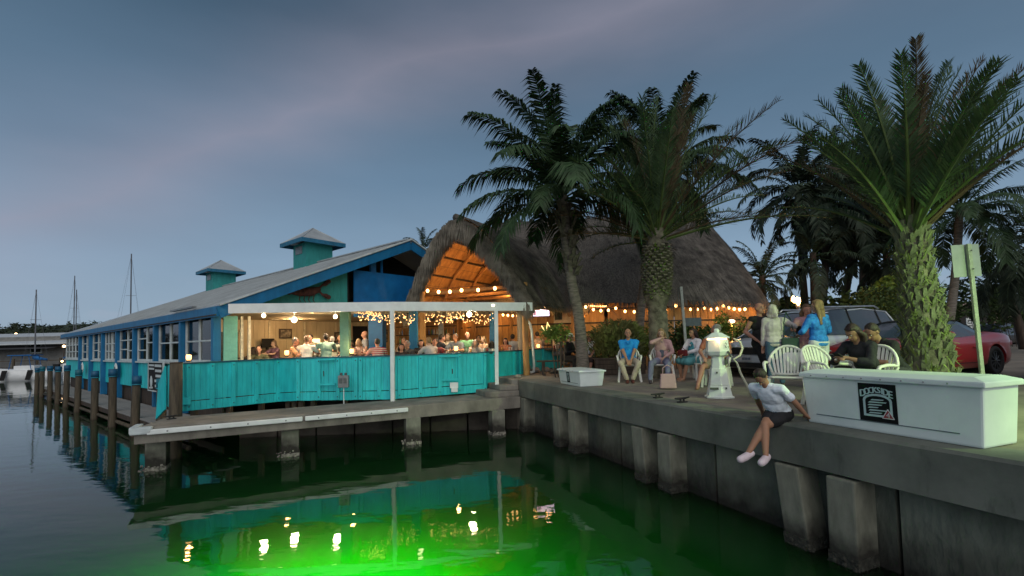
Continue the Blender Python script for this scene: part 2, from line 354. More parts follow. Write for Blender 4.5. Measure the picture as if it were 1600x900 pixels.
for u_, lean in ((1326, 0), (1240, .12), (1046, 0), (1003, .10), (900, 0), (874, .07), (822, -.10)):
    bb = walla(u_); base = V3((0, 0, 0)); b = B()
    b.box((0, 0, .42), (.36, .30, 1.16)); 
    b.v = [(x+lean*(.5-z)*.3*0, y-lean*(1.0-z), z) for x, y, z in b.v]
    o = b.build('pile', pilecon, sw, bev=.02); o.location = MW[sw.name].inverted() @ Wl(.15, bb, WZ-.09); o.rotation_euler = (0, 0, YV)
    MW[o.name] = MW[sw.name] @ Matrix.Translation(o.location) @ Matrix.Rotation(YV, 4, 'Z')
    t_ = B(); t_.box((0, 0, -.6), (.375, .315, 1.62))
    for q in range(40):
        t_.ball((random.choice((-1, 1))*.19 if q % 2 else random.uniform(-.19, .19), random.choice((-1, 1))*.16 if not q % 2 else random.uniform(-.16, .16), random.uniform(.02, .19)), random.uniform(.012, .03), 5, 4)
    t_.v = [(x, y-lean*(1.0-z), z) for x, y, z in t_.v]
    t_.build('tide_growth', tide, o)

# hairline cracks and the cast expansion joint on the pavement, two bird shaped stains
# lower landing
ld = thing('landing_dock', 'low concrete boat landing with white rubber fenders below the teal railing', 'dock', (-3.5, 12.4, WZ))
F0, F1 = P(209, 670, -.45), P(813, 619.5, -.45); fd = (F1-F0).normalized(); fn = V3((-fd.y, fd.x, 0))
bk = [F1+fn*1.6, F0+fn*1.5+fd*2.9, F0+fn*1.45+fd*.25]
b = B(); b.prism([(p.x, p.y) for p in [F0, F1]+bk], -.76, -.45); b.build('slab', concrete, ld, world=True, bev=.015)
for t0, t1 in ((.025, .352), (.358, .63)):
    p, q = F0+(F1-F0)*t0-fn*.04, F0+(F1-F0)*t1-fn*.04; p.z = q.z = -.535
    b = B(); b.beam(p, q, .08, .10); f_ = b.build('fender', white, ld, world=True, bev=.02)
    k = B()
    for e in (.12, .38, .62, .88): c_ = p.lerp(q, e)-fn*.042; k.ball(c_, .016, 8, 6)
    k.build('bolt', greym, f_, world=True)
b = B(); c_ = F0+fd*.12; b.box((c_.x, c_.y, -.5), (.36, .16, .14), Matrix.Rotation(math.atan2(fd.y, fd.x), 3, 'Z')); b.build('corner_bumper', offw, ld, world=True, bev=.03)
b = B(); c_ = F0+fn*.3-fd*.02; b.box((c_.x, c_.y, -.5), (.14, .55, .14), Matrix.Rotation(math.atan2(fd.y, fd.x), 3, 'Z')); b.build('corner_bumper', offw, ld, world=True, bev=.03)
for u_, v_ in ((236, 736), (448, 714), (642, 695), (776, 680)):
    p = P(u_, v_, WZ); b = B(); b.box((0, 0, .06), (.36, .34, 1.2), Matrix.Rotation(.4, 3, 'Z')); o = b.build('pile', pilecon, ld, bev=.015, loc=MW[ld.name].inverted() @ V3((p.x, p.y+.18, WZ-.01)))
    t_ = B(); t_.box((p.x, p.y+.18, -2.0), (.38, .36, 1.35), Matrix.Rotation(.4, 3, 'Z'))
    for q in range(36): t_.ball((p.x+random.uniform(-.23, .23), p.y+.18+random.uniform(-.26, .0), WZ+random.uniform(-.02, .12)), random.uniform(.012, .03), 5, 4)
    t_.build('tide_growth', mat('barnacles', (.25, .24, .2), .95, .5, 14, 1, c2=(.03, .03, .025)), o, world=True)
# dark bulkhead under the deck
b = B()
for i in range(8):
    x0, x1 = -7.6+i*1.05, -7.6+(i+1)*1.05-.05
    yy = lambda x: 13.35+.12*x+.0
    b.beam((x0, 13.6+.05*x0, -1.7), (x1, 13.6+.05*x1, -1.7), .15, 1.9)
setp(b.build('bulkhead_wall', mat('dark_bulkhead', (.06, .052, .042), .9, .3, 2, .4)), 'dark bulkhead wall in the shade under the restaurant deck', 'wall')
# steps from landing up to the promenade
st = thing('steps', 'two rounded concrete steps from the landing up to the promenade', 'steps', Wl(-.5, .7, -.45))
for a0, b0, b1, z in ((-.95, .0, 1.5, -.30), (-.50, .05, 1.6, -.15), (-.12, .10, 1.7, -.004)):
    b = B(); pl = [Wl(a0+.12, b0), Wl(.015, b0), Wl(.015, b1), Wl(a0, b1), Wl(a0, b0+.15)]
    b.prism([(p.x, p.y) for p in pl], -.46 if z == -.30 else z-.15, z); b.build('tread', concrete, st, world=True, bev=.03)

# ------------------------------------------------------------------ walkway with piles beside the long building
K = V3((-8.1, 13.0, 0)); LT = V3((-.769, .639, 0)); LS = V3((.639, .769, 0))
def L(t, s, z): p = K+LT*t+LS*s; return V3((p.x, p.y, z))
YL = math.atan2(LS.y, LS.x)
wk = thing('boardwalk', 'narrow grey board walkway along the windows of the teal building', 'boardwalk', L(12, -1.2, -.7))
b = B(); b.box((0, 0, 0), (1.10, .145, .04)); pm = b.mesh('plank', walkm)
for i in range(172):
    t = -1.6+i*.155; p = MW[wk.name].inverted() @ L(t, -.60, -.92+random.uniform(-.004, .004)); inst('plank', pm, wk, p, (0, 0, YL+random.uniform(-.004, .004)))
b = B()
for s in (-1.10, -.6, -.12): b.beam(L(-1.6, s, -1.02), L(25, s, -1.02), .09, .16)
b.build('joist', darkw, wk, world=True)
b = B(); b.tube([L(-1.7, -1.16, -1.22), L(12, -1.16, -1.24), L(25, -1.16, -1.22)], .06, 8); b.build('wale', woodp, wk, world=True, smooth=True)
sk = B(); sk.beam(L(.2, .2, -.75), L(25, .2, -.75), .05, .8); sk.build('skirt_board', darkw, wk, world=True)
pt = []
for u_, v_ in ((252, 592), (211, 588), (176, 577), (148, 580), (121, 578), (103, 571), (90, 573), (78, 572), (65, 573), (57, 575)):
    q = P(u_, 620, 0); r_ = -q.x/q.y; t_ = (r_*12.04-8.9)/(.769-.639*r_); pt.append((t_, PD(u_, v_, 12.04+.639*t_).z))
wrap = mat('blue_pile_wrap', (.01, .085, .17), .5, .2, 5, .3)
for i, (t, z) in enumerate(pt):
    p = L(t, -1.25, WZ); o = thing('wooden_pile', '%s wooden mooring pile with blue wrapped top beside the walkway' % ('nearest,second,third,fourth,fifth,sixth,seventh,eighth,ninth,farthest'.split(',')[i]), 'piling', p, group='wooden piles along the walkway')
    b = B(); lx = random.uniform(-.05, .05); b.tube([(0, 0, -2), (0, 0, 0), (lx*.5, 0, .9), (lx, 0, z-WZ-.02)], [.115, .115, .11, .105], 12); b.build('post', woodp, o, True)
    b = B(); b.tube([(lx, 0, z-WZ-.22), (lx, 0, z-WZ+.01)], [.12, .118], 14); b.build('wrap', wrap if i % 4 else mat('teal_pile_wrap', (.01, .13, .18), .5), o, True)
    b = B(); b.tube([(lx, 0, z-WZ-.25), (lx, 0, z-WZ-.22)], [.126, .126], 14); b.build('band', mat('teal_band', (.02, .22, .30), .5), o, True)
p = PD(274, 650, 10.9); o = thing('wooden_pile', 'tall bare dark wooden post at the corner of the teal railing', 'piling', (p.x, p.y, WZ), group='wooden piles along the walkway')
b = B(); b.tube([(0, 0, -2), (0, 0, .8), (.01, 0, 2.16)], [.14, .135, .125], 12); b.build('post', woodp, o, True)
b = B(); b.lathe((.01, 0, 2.15), [(.13, 0), (.13, .025)], 12); b.build('cap_plate', darkw, o)
p = PD(321, 650, 11.2)

# teal wing boards at the walkway gate
g = thing('gate_wing', 'narrow sloping teal board panel between the post and the walkway', 'gate', PD(253, 640, 11.3)); 
b = B()
for (u0, v0, v1, u1, v2, v3) in ((243, 655, 600, 257, 640, 572), (258, 632, 572, 264, 637, 570)):
    a0, a1, a2, a3 = PD(u0, v0, 11.5), PD(u1, v2, 11.25), PD(u1, v3, 11.25), PD(u0+4, v1, 11.5)
    d_ = V3((.02, .03, 0)); b.add([a0, a1, a2, a3, a0+d_, a1+d_, a2+d_, a3+d_], [(0, 1, 2, 3), (7, 6, 5, 4), (0, 4, 5, 1), (1, 5, 6, 2), (2, 6, 7, 3), (3, 7, 4, 0)])
b.build('board', teal, g, world=True)

# ------------------------------------------------------------------ long teal building
bl = thing('restaurant_building', 'long teal waterfront restaurant with blue posts, grey metal roof and two cupolas', 'building', L(6, 6.3, 0))
PT = [0.12, 2.87, 5.75, 8.6, 11.5, 14.4, 17.3, 20.2]
ZE = 2.06   # eave soffit
b = B()
fl = [L(.15, .12, 0), L(.15, 12.6, 0), L(25, 12.6, 0), L(25, .12, 0)]
b.prism([(p.x, p.y) for p in fl], -.33, -.02); b.build('floor_slab', darkw, bl, world=True)
for i, t in enumerate(PT):
    b = B(); zb = -.92 if i else -.33; b.beam(L(t, -.02, zb), L(t, -.02, ZE), .24 if i else .20, .17, up=LT); b.build('corner_post' if not i else 'post', blue, bl, world=True, bev=.01)
def window(t0, t1, z0, z1, cols, rows, s=.02, parent=bl, out=-1):
    fr = B(); w = .07
    for t in (t0+w/2, t1-w/2): fr.beam(L(t, s, z0), L(t, s, z1), w, .06, up=LS)
    for k in range(1, cols): t = t0+(t1-t0)*k/cols; fr.beam(L(t, s, z0), L(t, s, z1), .09, .055, up=LS)
    for z in (z0+w/2, z1-w/2): fr.beam(L(t0, s+.004, z), L(t1, s+.004, z), .05, w)
    o = fr.build('window', offw, parent, world=True)
    for k in range(cols):
        a0 = t0+(t1-t0)*k/cols; a1 = t0+(t1-t0)*(k+1)/cols; zs = [z0+.03]+[z0+(z1-z0)*q for q in rows[k % len(rows)]]+[z1-.03]
        for j in range(len(zs)-1):
            g_ = B(); g_.beam(L(a0+.03, s+.015, (zs[j]+zs[j+1])/2), L(a1-.03, s+.015, (zs[j]+zs[j+1])/2), .012, zs[j+1]-zs[j]-.02); g_.build('pane', glass, o, world=True)
            if j: m_ = B(); m_.beam(L(a0+.03, s-.002, zs[j]), L(a1-.03, s-.002, zs[j]), .05, .045); m_.build('glazing_bar', offw, o, world=True)
    sl = B(); sl.beam(L(t0-.03, s-.05, z0-.035), L(t1+.03, s-.05, z0-.035), .10, .06); sl.build('sill', offw, o, world=True)
    return o
for i in range(len(PT)-1):
    t0, t1 = PT[i]+.16, PT[i+1]-.13
    b = B(); n_ = 9
    for k in range(n_):
        a0 = t0-.06+(t1-t0+.12)*k/n_; a1 = t0-.06+(t1-t0+.12)*(k+1)/n_-.006; b.beam(L(a0, .05, .14), L(a1, .05, .14), .03, .96)
    b.build('wall_panel', teal, bl, world=True)
    if i != 4: window(t0, t1, .68, ZE-.02, 2, [(.46,), (.46,)] if i in (0, 1) else [(.30, .62), (.34, .62)] if i % 2 else [(.5,), (.3, .62)])
    else:
        window(t0, t0+1.2, .68, ZE-.02, 2, [(.26, .55), (.26, .55)]); window(t0+1.32, t1, .68, ZE-.02, 2, [(.3, .55), (.3, .55)])
    if i > 4: pass
# far bay, its wall stepping out toward the water
b = B()
for k in range(10): a0 = 20.35+k*.44; b.beam(L(a0, -.06, .14), L(a0+.43, -.06, .14), .03, .96)
b.build('wall_panel', teal, bl, world=True)
window(20.45, 24.6, .72, ZE, 4, [(.3, .58)], s=-.08)
# wall above opening behind the window line and far end walls
b = B(); b.beam(L(25, 0, .9), L(25, 12.6, .9), .1, 2.4); b.build('end_wall', teal2, bl, world=True)
b = B(); b.beam(L(.3, 12.6, 1), L(25, 12.6, 1), .1, 2.4); b.build('rear_wall', teal2, bl, world=True)
# roof
ZR, SR, SL = 4.98, 6.3, .44
def roofz(s): return 2.24+(ZR-2.24)*(s+.12)/(SR+.12) if s <= SR else ZR-(s-SR)*(ZR-2.24)/(SR+.12)
T0, T1, T2 = -.42, 20.8, 26.2
b = B(); th = .09
r0, r1 = L(T0, SR, ZR), L(T1, SR, ZR); e = [L(T0, -.12, 2.24), L(T2, -.12, 2.24), L(T2, 2*SR+.12, 2.24), L(T0, 2*SR+.12, 2.24)]
top = [e[0], e[1], e[2], e[3], r0, r1]; bot = [p-V3((0, 0, th)) for p in top]
b.add(top+bot, [(0, 4, 5, 1), (1, 5, 2), (2, 5, 4, 3), (6, 7, 11, 10), (7, 8, 11), (8, 9, 10, 11), (0, 1, 7, 6), (1, 2, 8, 7), (2, 3, 9, 8), (0, 6, 10, 4), (4, 10, 9, 3)])
rf = b.build('roof', roofm, bl, world=True)
b = B()
for k in range(1, 64):
    t = T0+k*.42
    if t > T1: break
    b.beam(L(t, -.10, 2.255), L(t, SR-.03, ZR+.012), .025, .022)
b.build('roof_seam', roofm, rf, world=True)
b = B(); b.beam(r0+V3((0, 0, .02)), r1+V3((0, 0, .02)), .3, .05); b.build('ridge_cap', roofm, rf, world=True)
def fascia(a, c, h, name='fascia', th_=.05, par=rf, m_=blue):
    b = B(); b.beam(a, c, th_, h); return b.build(name, m_, par, world=True)
dz = V3((0, 0, -.17))
fascia(L(T0-.02, -.15, 2.24)+dz, L(T2, -.15, 2.24)+dz, .28)
fascia(L(T0-.03, -.15, 2.20)+dz, L(T0-.03, SR, ZR-.02)+dz*1.1, .30, 'rake_board')
fascia(L(T0-.03, SR, ZR-.02)+dz*1.1, L(T0-.03, 2*SR+.1, 2.20)+dz*1.1, .30, 'rake_board')
fascia(L(T0-.06, -.14, 2.24), L(T0-.06, SR+.03, ZR+.03), .05, 'drip_edge', .09, rf, offw)
fascia(L(T0-.06, SR-.03, ZR+.03), L(T0-.06, 2*SR, 2.3), .05, 'drip_edge', .09, rf, offw)
b = B(); b.beam(L(T0+.05, -.05, 1.98), L(T2, -.05, 1.98), .3, .03); b.build('soffit', darkw, rf, world=True)
b = B(); b.beam(L(1.3, -.2, 2.30), L(3.4, -.2, 2.30), .12, .05); b.build('gutter_strip', greym, rf, world=True)
# gable end
tg = .06
b = B()
for k in range(15):
    s0 = .22+k*.25; s1 = s0+.244
    z0_, z1_ = 2.21, roofz(s0)-.14; z2_ = roofz(s1)-.14
    b.add([L(tg, s0, z0_), L(tg, s1, z0_), L(tg, s1, z2_), L(tg, s0, z1_), L(tg+.05, s0, z0_), L(tg+.05, s1, z0_), L(tg+.05, s1, z2_), L(tg+.05, s0, z1_)], [(0, 1, 2, 3), (7, 6, 5, 4), (0, 4, 5, 1), (1, 5, 6, 2), (2, 6, 7, 3), (3, 7, 4, 0)])
b.build('gable_wall', teal2, bl, world=True)
b = B(); b.beam(L(tg+.1, 3.98, 1.98), L(tg+.1, 3.98, 3.8), .16, .1, up=LT); b.build('gable_slot', blackm, bl, world=True)  # black strip filling the open slot, its darkness put into the colour
b = B()
b.beam(L(tg-.1, 4.15, 2.86), L(tg-.1, 9.4, 2.86), .06, 1.62); b.build('gable_panel', dblue, bl, world=True)
b = B(); b.beam(L(tg, 4.98, 3.6), L(tg, 4.98, roofz(4.98)-.15), .22, .1, up=LT); b.beam(L(tg, 5.35, 3.6), L(tg, 5.35, roofz(5.35)-.15), .07, .07, up=LT); b.build('attic_post', dblue, bl, world=True)
b = B(); b.add([L(1.4, .2, 2.3), L(1.4, 12.4, 2.3), L(1.4, SR, ZR-.1)], [(0, 1, 2)]); b.add([L(1.42, .2, 2.3), L(1.42, 12.4, 2.3), L(1.42, SR, ZR-.1)], [(2, 1, 0)]); b.build('attic_dark', blackm, bl, world=True)  # black sheets stand for the darkness inside the open attic
b = B(); b.beam(L(tg+.02, .33, -.33), L(tg+.02, .33, 1.98), .36, .05, up=LT); b.build('wall_strip', mat('pale_teal_paint', (.14, .42, .36), .6, .1), bl, world=True)
b = B(); b.beam(L(tg, .62, .7), L(tg, .62, 1.98), .07, .06, up=LT); b.beam(L(tg-.05, .80, .7), L(tg-.05, .80, 1.98), .07, .06, up=LT); b.build('sliding_frame', mat('cream_frame', (.62, .57, .42), .5), bl, world=True)
# cupolas
for tc_, lab in ((6.9, 'a'), (18.6, 'b')):
    c_ = bl; hw = .62; zb = ZR-.55; zt = ZR+.88
    cp = B()
    for sg, (dt, ds) in enumerate(((-hw, 0), (hw, 0), (0, -hw), (0, hw))):
        if dt: cp.beam(L(tc_+dt, SR-hw, (zb+zt)/2), L(tc_+dt, SR+hw, (zb+zt)/2), .05, zt-zb)
        else: cp.beam(L(tc_-hw, SR+ds, (zb+zt)/2), L(tc_+hw, SR+ds, (zb+zt)/2), .05, zt-zb)
    co_ = cp.build('cupola', teal2, bl, world=True)
    f_ = B(); f_.beam(L(tc_+.05, SR-hw-.04, zb+.95), L(tc_+.05, SR-hw-.04, zb+1.3), .62, .03, up=LS); f_.build('louver', greym, co_, world=True)
    f_ = B(); x0 = 1.05; ea = [L(tc_-x0, SR-x0, zt), L(tc_+x0, SR-x0, zt), L(tc_+x0, SR+x0, zt), L(tc_-x0, SR+x0, zt)]; ap = L(tc_, SR, zt+.84)
    up_ = [q+V3((0, 0, .10)) for q in ea]
    f_.add(up_+[ap], [(0, 1, 4), (1, 2, 4), (2, 3, 4), (3, 0, 4), (3, 2, 1, 0)]); f_.build('cupola_roof', roofm, co_, world=True)
    f_ = B()
    for q in range(4): f_.beam(ea[q]+V3((0, 0, .01)), ea[(q+1) % 4]+V3((0, 0, .01)), .05, .18, over=.02)
    f_.build('cupola_fascia', mat('slate_blue_paint', (.02, .14, .24), .5), co_, world=True)
    f_ = B()
    for q in range(4): f_.beam(up_[q], ap+V3((0, 0, .01)), .05, .03)
    f_.build('hip_cap', roofm, co_, world=True)
    MW['cup'+lab] = 1
# lobster ornament on the gable
c_ = L(-.08, 2.45, 2.80); lob = thing('lobster_ornament', 'dark red lobster sculpture fixed to the green gable wall', 'ornament', c_, YL); lob.scale = (.75, .75, .95)
rm = mat('rusty_red', (.07, .022, .016), .7, .4, 9, .4)
b = B(); b.chain([(-.55, 0, -.06), (-.2, 0, -.03), (.25, 0, .02), (.55, 0, .10)], [.07, .13, .15, .10], 8); b.v = [(x, y*.35, z) for x, y, z in b.v]
for x in (-.5, -.3, -.1, .1): b.ball((x, -.03, .02), (.07, .03, .13), 8, 6)
b.build('body', rm, lob, True)
for sg in (1, -1):
    b = B(); b.chain([(.5, 0, .1), (.72, 0, .10+sg*.16), (.9, 0, .12+sg*.22)], [.035, .04, .09], 7); b.ball((1.0, 0, .14+sg*.27), (.12, .03, .08), 8, 6); b.build('claw', rm, lob, True)
for k in range(4):
    b = B(); x = -.25+k*.2; b.chain([(x, 0, -.1), (x-.06, -.02, -.27), (x+.02, -.02, -.36)], [.02, .018, .01], 6); b.build('leg', rm, lob, True)
b = B(); b.ball((-.72, 0, -.02), (.16, .02, .12), 8, 6); b.build('tail', rm, lob, True)
# ------------------------------------------------------------------ white canopy over the terrace
cn = thing('terrace_canopy', 'long white canopy beam on slim white posts above the teal railing', 'canopy', (-3.2, 13, 0))
bpts = [PD(358, 483.5, 12.45), PD(613, 478.2, 13.0), PD(831, 477.5, 14.3)]
for p in bpts: p.z = 2.115
b = B(); b.beam(bpts[0], bpts[1], .10, .25); b.beam(bpts[1]+V3((-.02, 0, .002)), bpts[2], .10, .25); b.build('beam', white, cn, world=True)
ce = [bpts[0], bpts[1], bpts[2], V3((1.0, 16.6, 0)), V3((-2.2, 19.3, 0)), L(.14, 6.6, 0), L(.14, .35, 0)]
b = B(); b.prism([(p.x, p.y+.03) for p in ce], 2.16, 2.22); b.build('ceiling', mat('cream_ceiling', (.50, .44, .33), .7, .08), cn, world=True)
b = B()
for k in range(7):
    f_ = (k+.5)/7; a_ = bpts[0].lerp(bpts[2], f_)+V3((0, .1, 0)); e_ = L(.2, .6, 0).lerp(V3((.6, 17, 0)), f_); a_.z = e_.z = 2.11; b.beam(a_, e_, .05, .09)
b.build('rafter', cream, cn, world=True)
for u_, v_, zz in ((614, 627, -.45), (776.5, 601, -.16)):
    p = P(u_, v_, zz); p.x += 0; b = B(); q = PD(u_-1.2, 486, p.y)
    b.beam((p.x, p.y, zz), (q.x, p.y, 1.99), .105, .105, up=(0, 1, 0)); b.build('post', white, cn, world=True, bev=.01)
# recessed down lights in the canopy
for u_, v_ in ((412, 492), (438, 489), (478, 488), (520, 487), (560, 486), (652, 487), (770, 487)):
    y = 12.9 if u_ < 600 else 13.6
    p = PD(u_, v_, y+.3); b = B(); b.lathe((p.x, p.y, 2.12), [(.05, 0), (.07, .04)], 10)
    b.build('downlight', lampw, cn, world=True)
# ceiling spots as fittings of their own
for i, (u_, v_, y, r_, lab) in enumerate(((459.5, 499.5, 14.2, .085, 'bright round ceiling lamp with fan blades left of the green post'), (524, 494.5, 14.2, .06, 'small round ceiling lamp just left of the green terrace post'), (733, 491, 15, .085, 'bright greenish white ceiling lamp above the middle diners'), (412, 493, 14, .06, 'leftmost small ceiling lamp beside the sliding frame'))):
    p = PD(u_, v_, y); o = thing('ceiling_lamp', lab, 'lamp', (p.x, p.y, 2.15), group='lamps under the canopy')
    b = B(); b.ball((0, 0, p.z-2.15), r_, 10, 8); b.build('globe', emit('globe_white', (1, .82, .52), 9), o, True)
    b = B(); b.tube([(0, 0, 0), (0, 0, p.z-2.15+r_)], .02, 6); b.build('stem', white, o)
    if i == 0:
        for k in range(4):
            a = k*math.pi/2+.3; b = B(); b.beam((math.cos(a)*.12, math.sin(a)*.12, p.z-2.13), (math.cos(a)*.6, math.sin(a)*.6, p.z-2.13), .12, .012); b.build('fan_blade', cream, o)
    point('ceiling_glow', (p.x, p.y, p.z-.13), 112 if i != 3 else 40, (1, .78, .50), .1, o)

# ------------------------------------------------------------------ teal railing wall along the terrace
def useg(p, q, u, z=.3):
    lo, hi = -.5, 1.5
    for _ in range(40):
        m_ = (lo+hi)/2; w = p.lerp(q, m_); w = V3((w.x, w.y, z))-CAM; uu = CX+FPX*w.dot(_r)/w.dot(_f)
        if uu < u: lo = m_
        else: hi = m_
    return lo
def railwall(name, lab, pts, battens, boards_n=10):
    """pts: (u, v top, v bottom, depth); battens: columns u of the vertical battens"""
    T_ = [PD(u, vt, y) for u, vt, vb, y in pts]; Bt = [PD(u, vb, y) for u, vt, vb, y in pts]
    o = thing(name, lab, 'railing', (T_[0].x, T_[0].y, Bt[0].z))
    for i in range(len(pts)-1):
        t0, t1, b0, b1 = T_[i], T_[i+1], Bt[i], Bt[i+1]
        d = (t1-t0); d.z = 0; d.normalize(); nrm = V3((d.y, -d.x, 0))
        if nrm.y > 0: nrm = -nrm
        fr = [0]+sorted(useg(t0, t1, u) for u in battens if pts[i][0]+3 < u < pts[i+1][0]-3)+[1]
        for k in range(len(fr)-1):
            f0, f1 = fr[k], fr[k+1]; b = B(); n_ = max(2, int((t1-t0).length*(f1-f0)/.1)); tw = 0
            for j in range(n_):
                g0 = f0+(f1-f0)*j/n_; g1 = f0+(f1-f0)*(j+.96)/n_
                for (za, zb, off) in ((0, .79, 0), (.808, 1, .016)):
                    A0, A1 = t0.lerp(t1, g0), t0.lerp(t1, g1); B0, B1 = b0.lerp(b1, g0), b0.lerp(b1, g1)
                    q = [A0.lerp(B0, zb), A1.lerp(B1, zb), A1.lerp(B1, za), A0.lerp(B0, za)]; q = [w+nrm*off for w in q]; h = [w-nrm*(.03+off) for w in q]
                    b.add(q+h, [(0, 1, 2, 3), (7, 6, 5, 4), (0, 4, 5, 1), (1, 5, 6, 2), (2, 6, 7, 3), (3, 7, 4, 0)])
            b.build('panel', teal, o, world=True)
        for f in fr:
            if f in (0, 1) and i not in (0, len(pts)-2): continue
            A, Z = t0.lerp(t1, f)+nrm*.02-V3((0, 0, .03)), b0.lerp(b1, f)+nrm*.02+V3((0, 0, .01))
            b = B(); b.beam(A, Z, .095, .06, up=nrm); bt = b.build('batten', teal, o, world=True, bev=.006)
            k = B(); k.ball(A.lerp(Z, .06)+nrm*.05, .014, 6, 5); k.ball(A.lerp(Z, .92)+nrm*.05, .014, 6, 5); k.build('bolt', darkw, bt, world=True)
        b = B(); b.beam(t0-nrm*.05, t1-nrm*.05, .16, .035, over=.01); b.build('top_rail', railcap, o, world=True)
        if i < 4:
            b = B(); q0, q1 = b0-nrm*.25, b1-nrm*.25
            for f in (.15, .5, .85): w = q0.lerp(q1, f); b.beam((w.x, w.y, -.02), (w.x, w.y, -1.0), .12, .12, up=(0, 1, 0))
            b.build('support_post', darkw, o, world=True)
    return o, T_, Bt
rw1, rT, rB = railwall('railing_wall', 'long teal board railing wall with battens below the white beam', [(283, 568, 643, 11.3), (434, 560.8, 627.5, 12.95), (463, 559.5, 626, 12.6), (611, 556, 624, 12.9), (757, 550.5, 612, 14.0)],
    [294, 331, 364, 400, 466.5, 499, 528.5, 556.5, 564, 593, 624, 657, 687, 718], 10)
rw2, rT2, rB2 = railwall('railing_wall', 'right stretch of teal railing wall behind the concrete steps', [(757.5, 550.2, 621, 14.15), (813, 547.6, 600, 15.6), (848, 544.9, 588, 17.6), (886, 543.5, 574, 19.4)], [770, 804, 848])
b = B(); p, q = rT[0], rB[0]; e0, e1 = PD(272, 628, 11.2), PD(298, 626, 11.35); b.beam(e0, e1, .05, .17); b.build('stub_board', teal, rw1, world=True)
for u0, u1, y_ in ((498, 524, 12.55), (689, 716, 13.45)):            # hatch trims
    b = B()
    for vv in (562, 601) if u0 < 600 else (557, 594): b.beam(PD(u0, vv, y_), PD(u1, vv-1, y_+.08), .05, .045)
    b.build('hatch_trim', teal, rw1, world=True)
    b = B(); c_ = PD((u0+u1)/2-5 if u0 < 600 else 707, 588 if u0 < 600 else 584, y_-.04); b.tube([c_, c_+V3((0, -.02, .14))], .014, 6); b.build('hatch_handle', darkw, rw1, world=True)
# electric box
p = PD(537, 596, 12.45); eb = thing('electric_box', 'grey twin outlet electric box with white conduit on the teal railing', 'electric box', p)
b = B(); b.box((0, 0, 0), (.27, .12, .32)); b.build('box', greym, eb, bev=.015)
b = B()
for x in (-.06, .06): b.lathe((x, -.01, .16), [(.035, 0), (.04, .05), (.02, .07)], 10)
b.box((-.055, -.065, .02), (.08, .02, .13)); b.box((.055, -.065, .02), (.08, .02, .13)); b.build('outlet_cover', mat('dark_grey', (.09, .1, .1), .5), eb, bev=.004)
b = B(); b.tube([(.0, .0, -.16), (0, 0, -.95)], .012, 6); b.build('conduit', white, eb)
p = PD(709.5, 602, 13.5); pp = thing('paper_notice', 'white folded paper notice hanging on the teal railing', 'notice', p)
b = B(); b.box((0, 0, 0), (.23, .015, .16)); b.box((.01, -.008, -.13), (.18, .012, .12), Matrix.Rotation(.12, 3, 'X')); b.build('paper', white, pp)
# big wooden corner post and its downspout
p0 = P(817, 583, 0); pw = thing('timber_post', 'thick tapered old timber post under the right end of the white beam', 'post', p0)
b = B(); b.tube([(.12, 0, -.05), (.06, 0, .35), (0, 0, 1.2), (-.04, 0, 2.2)], [.20, .165, .155, .13], 14); b.build('trunk', mat('grey_old_timber', (.27, .235, .19), .9, .25, 3, .6, c2=(.12, .1, .08), stretch=(4, 4, .3), bscale=20), pw, True)
dp = thing('downspout', 'white bent rain downspout beside the timber post', 'pipe', p0+V3((.33, -.1, 0)))
b = B(); b.tube([(-.22, 0, 1.98), (-.18, 0, 1.82), (-.05, 0, 1.66), (.0, 0, 1.4), (.05, 0, .25), (.03, -.03, .05), (-.08, -.08, .03)], .045, 10); b.build('pipe', white, dp, True)
rk = mat('rock', (.28, .26, .23), .95, .25, 5, .8, bscale=18)
for i, (u_, v_, s_, lab) in enumerate(((800, 582, .28, 'long pale flat rock left of the timber post'), (836, 582, .24, 'grey boulder at the foot of the downspout'), (853, 580, .2, 'darker low rock right of the downspout boulder'), (809, 590, .12, 'small pale stone in front of the timber post'), (866, 583, .22, 'dark round stone beside the white dock chest'))):
    p = P(u_, v_, 0); o = thing('rock', lab, 'rock', p, random.uniform(0, 3), group='rocks at the timber post'); b = B(); b.ball((0, 0, s_*.28), (s_, s_*.7, s_*.45), 14, 9, noise_=.5); b.build('stone', rk if i != 4 else mat('dark_rock', (.09, .085, .08), .9, .3), o, True)

# ------------------------------------------------------------------ terrace interior
b = B(); fp = [(-8.2, 13.2), (-6.5, 13.35), (-4.6, 12.95), (-3.1, 13.25), (-.8, 14.3), (.3, 15.8), (1.0, 17.9), (2.4, 20.2), (3.5, 30), (-9, 30), (-14, 22)]
b.prism(fp, -.3, -.012); setp(b.build('terrace_floor', darkw), kind='structure')
# partition inside the building
iw = thing('inner_wall', 'cream plywood inner wall with picture window behind the diners', 'wall', L(4.6, 4, 0))
b = B()
for k in range(24):
    s0 = .2+k*.42
    if 18 <= k <= 19: continue
    b.beam(L(4.6, s0, 1.05), L(4.6, s0+.41, 1.05), .04, 2.2)
b.build('board', cream, iw, world=True)
b = B()
for k in range(7): b.beam(L(4.57, .5+k*1.4, 0), L(4.57, .5+k*1.4, 2.1), .07, .05, up=LT)
b.build('batten', mat('cream_trim', (.58, .50, .34), .6), iw, world=True)
b = B(); b.prism([(p.x, p.y) for p in (L(.3, .2, 0), L(.3, 12, 0), L(24, 12, 0), L(24, .2, 0))], 2.14, 2.17); b.build('inner_ceiling', mat('tan_ceiling', (.40, .31, .19), .7, .12, 3), bl, world=True)
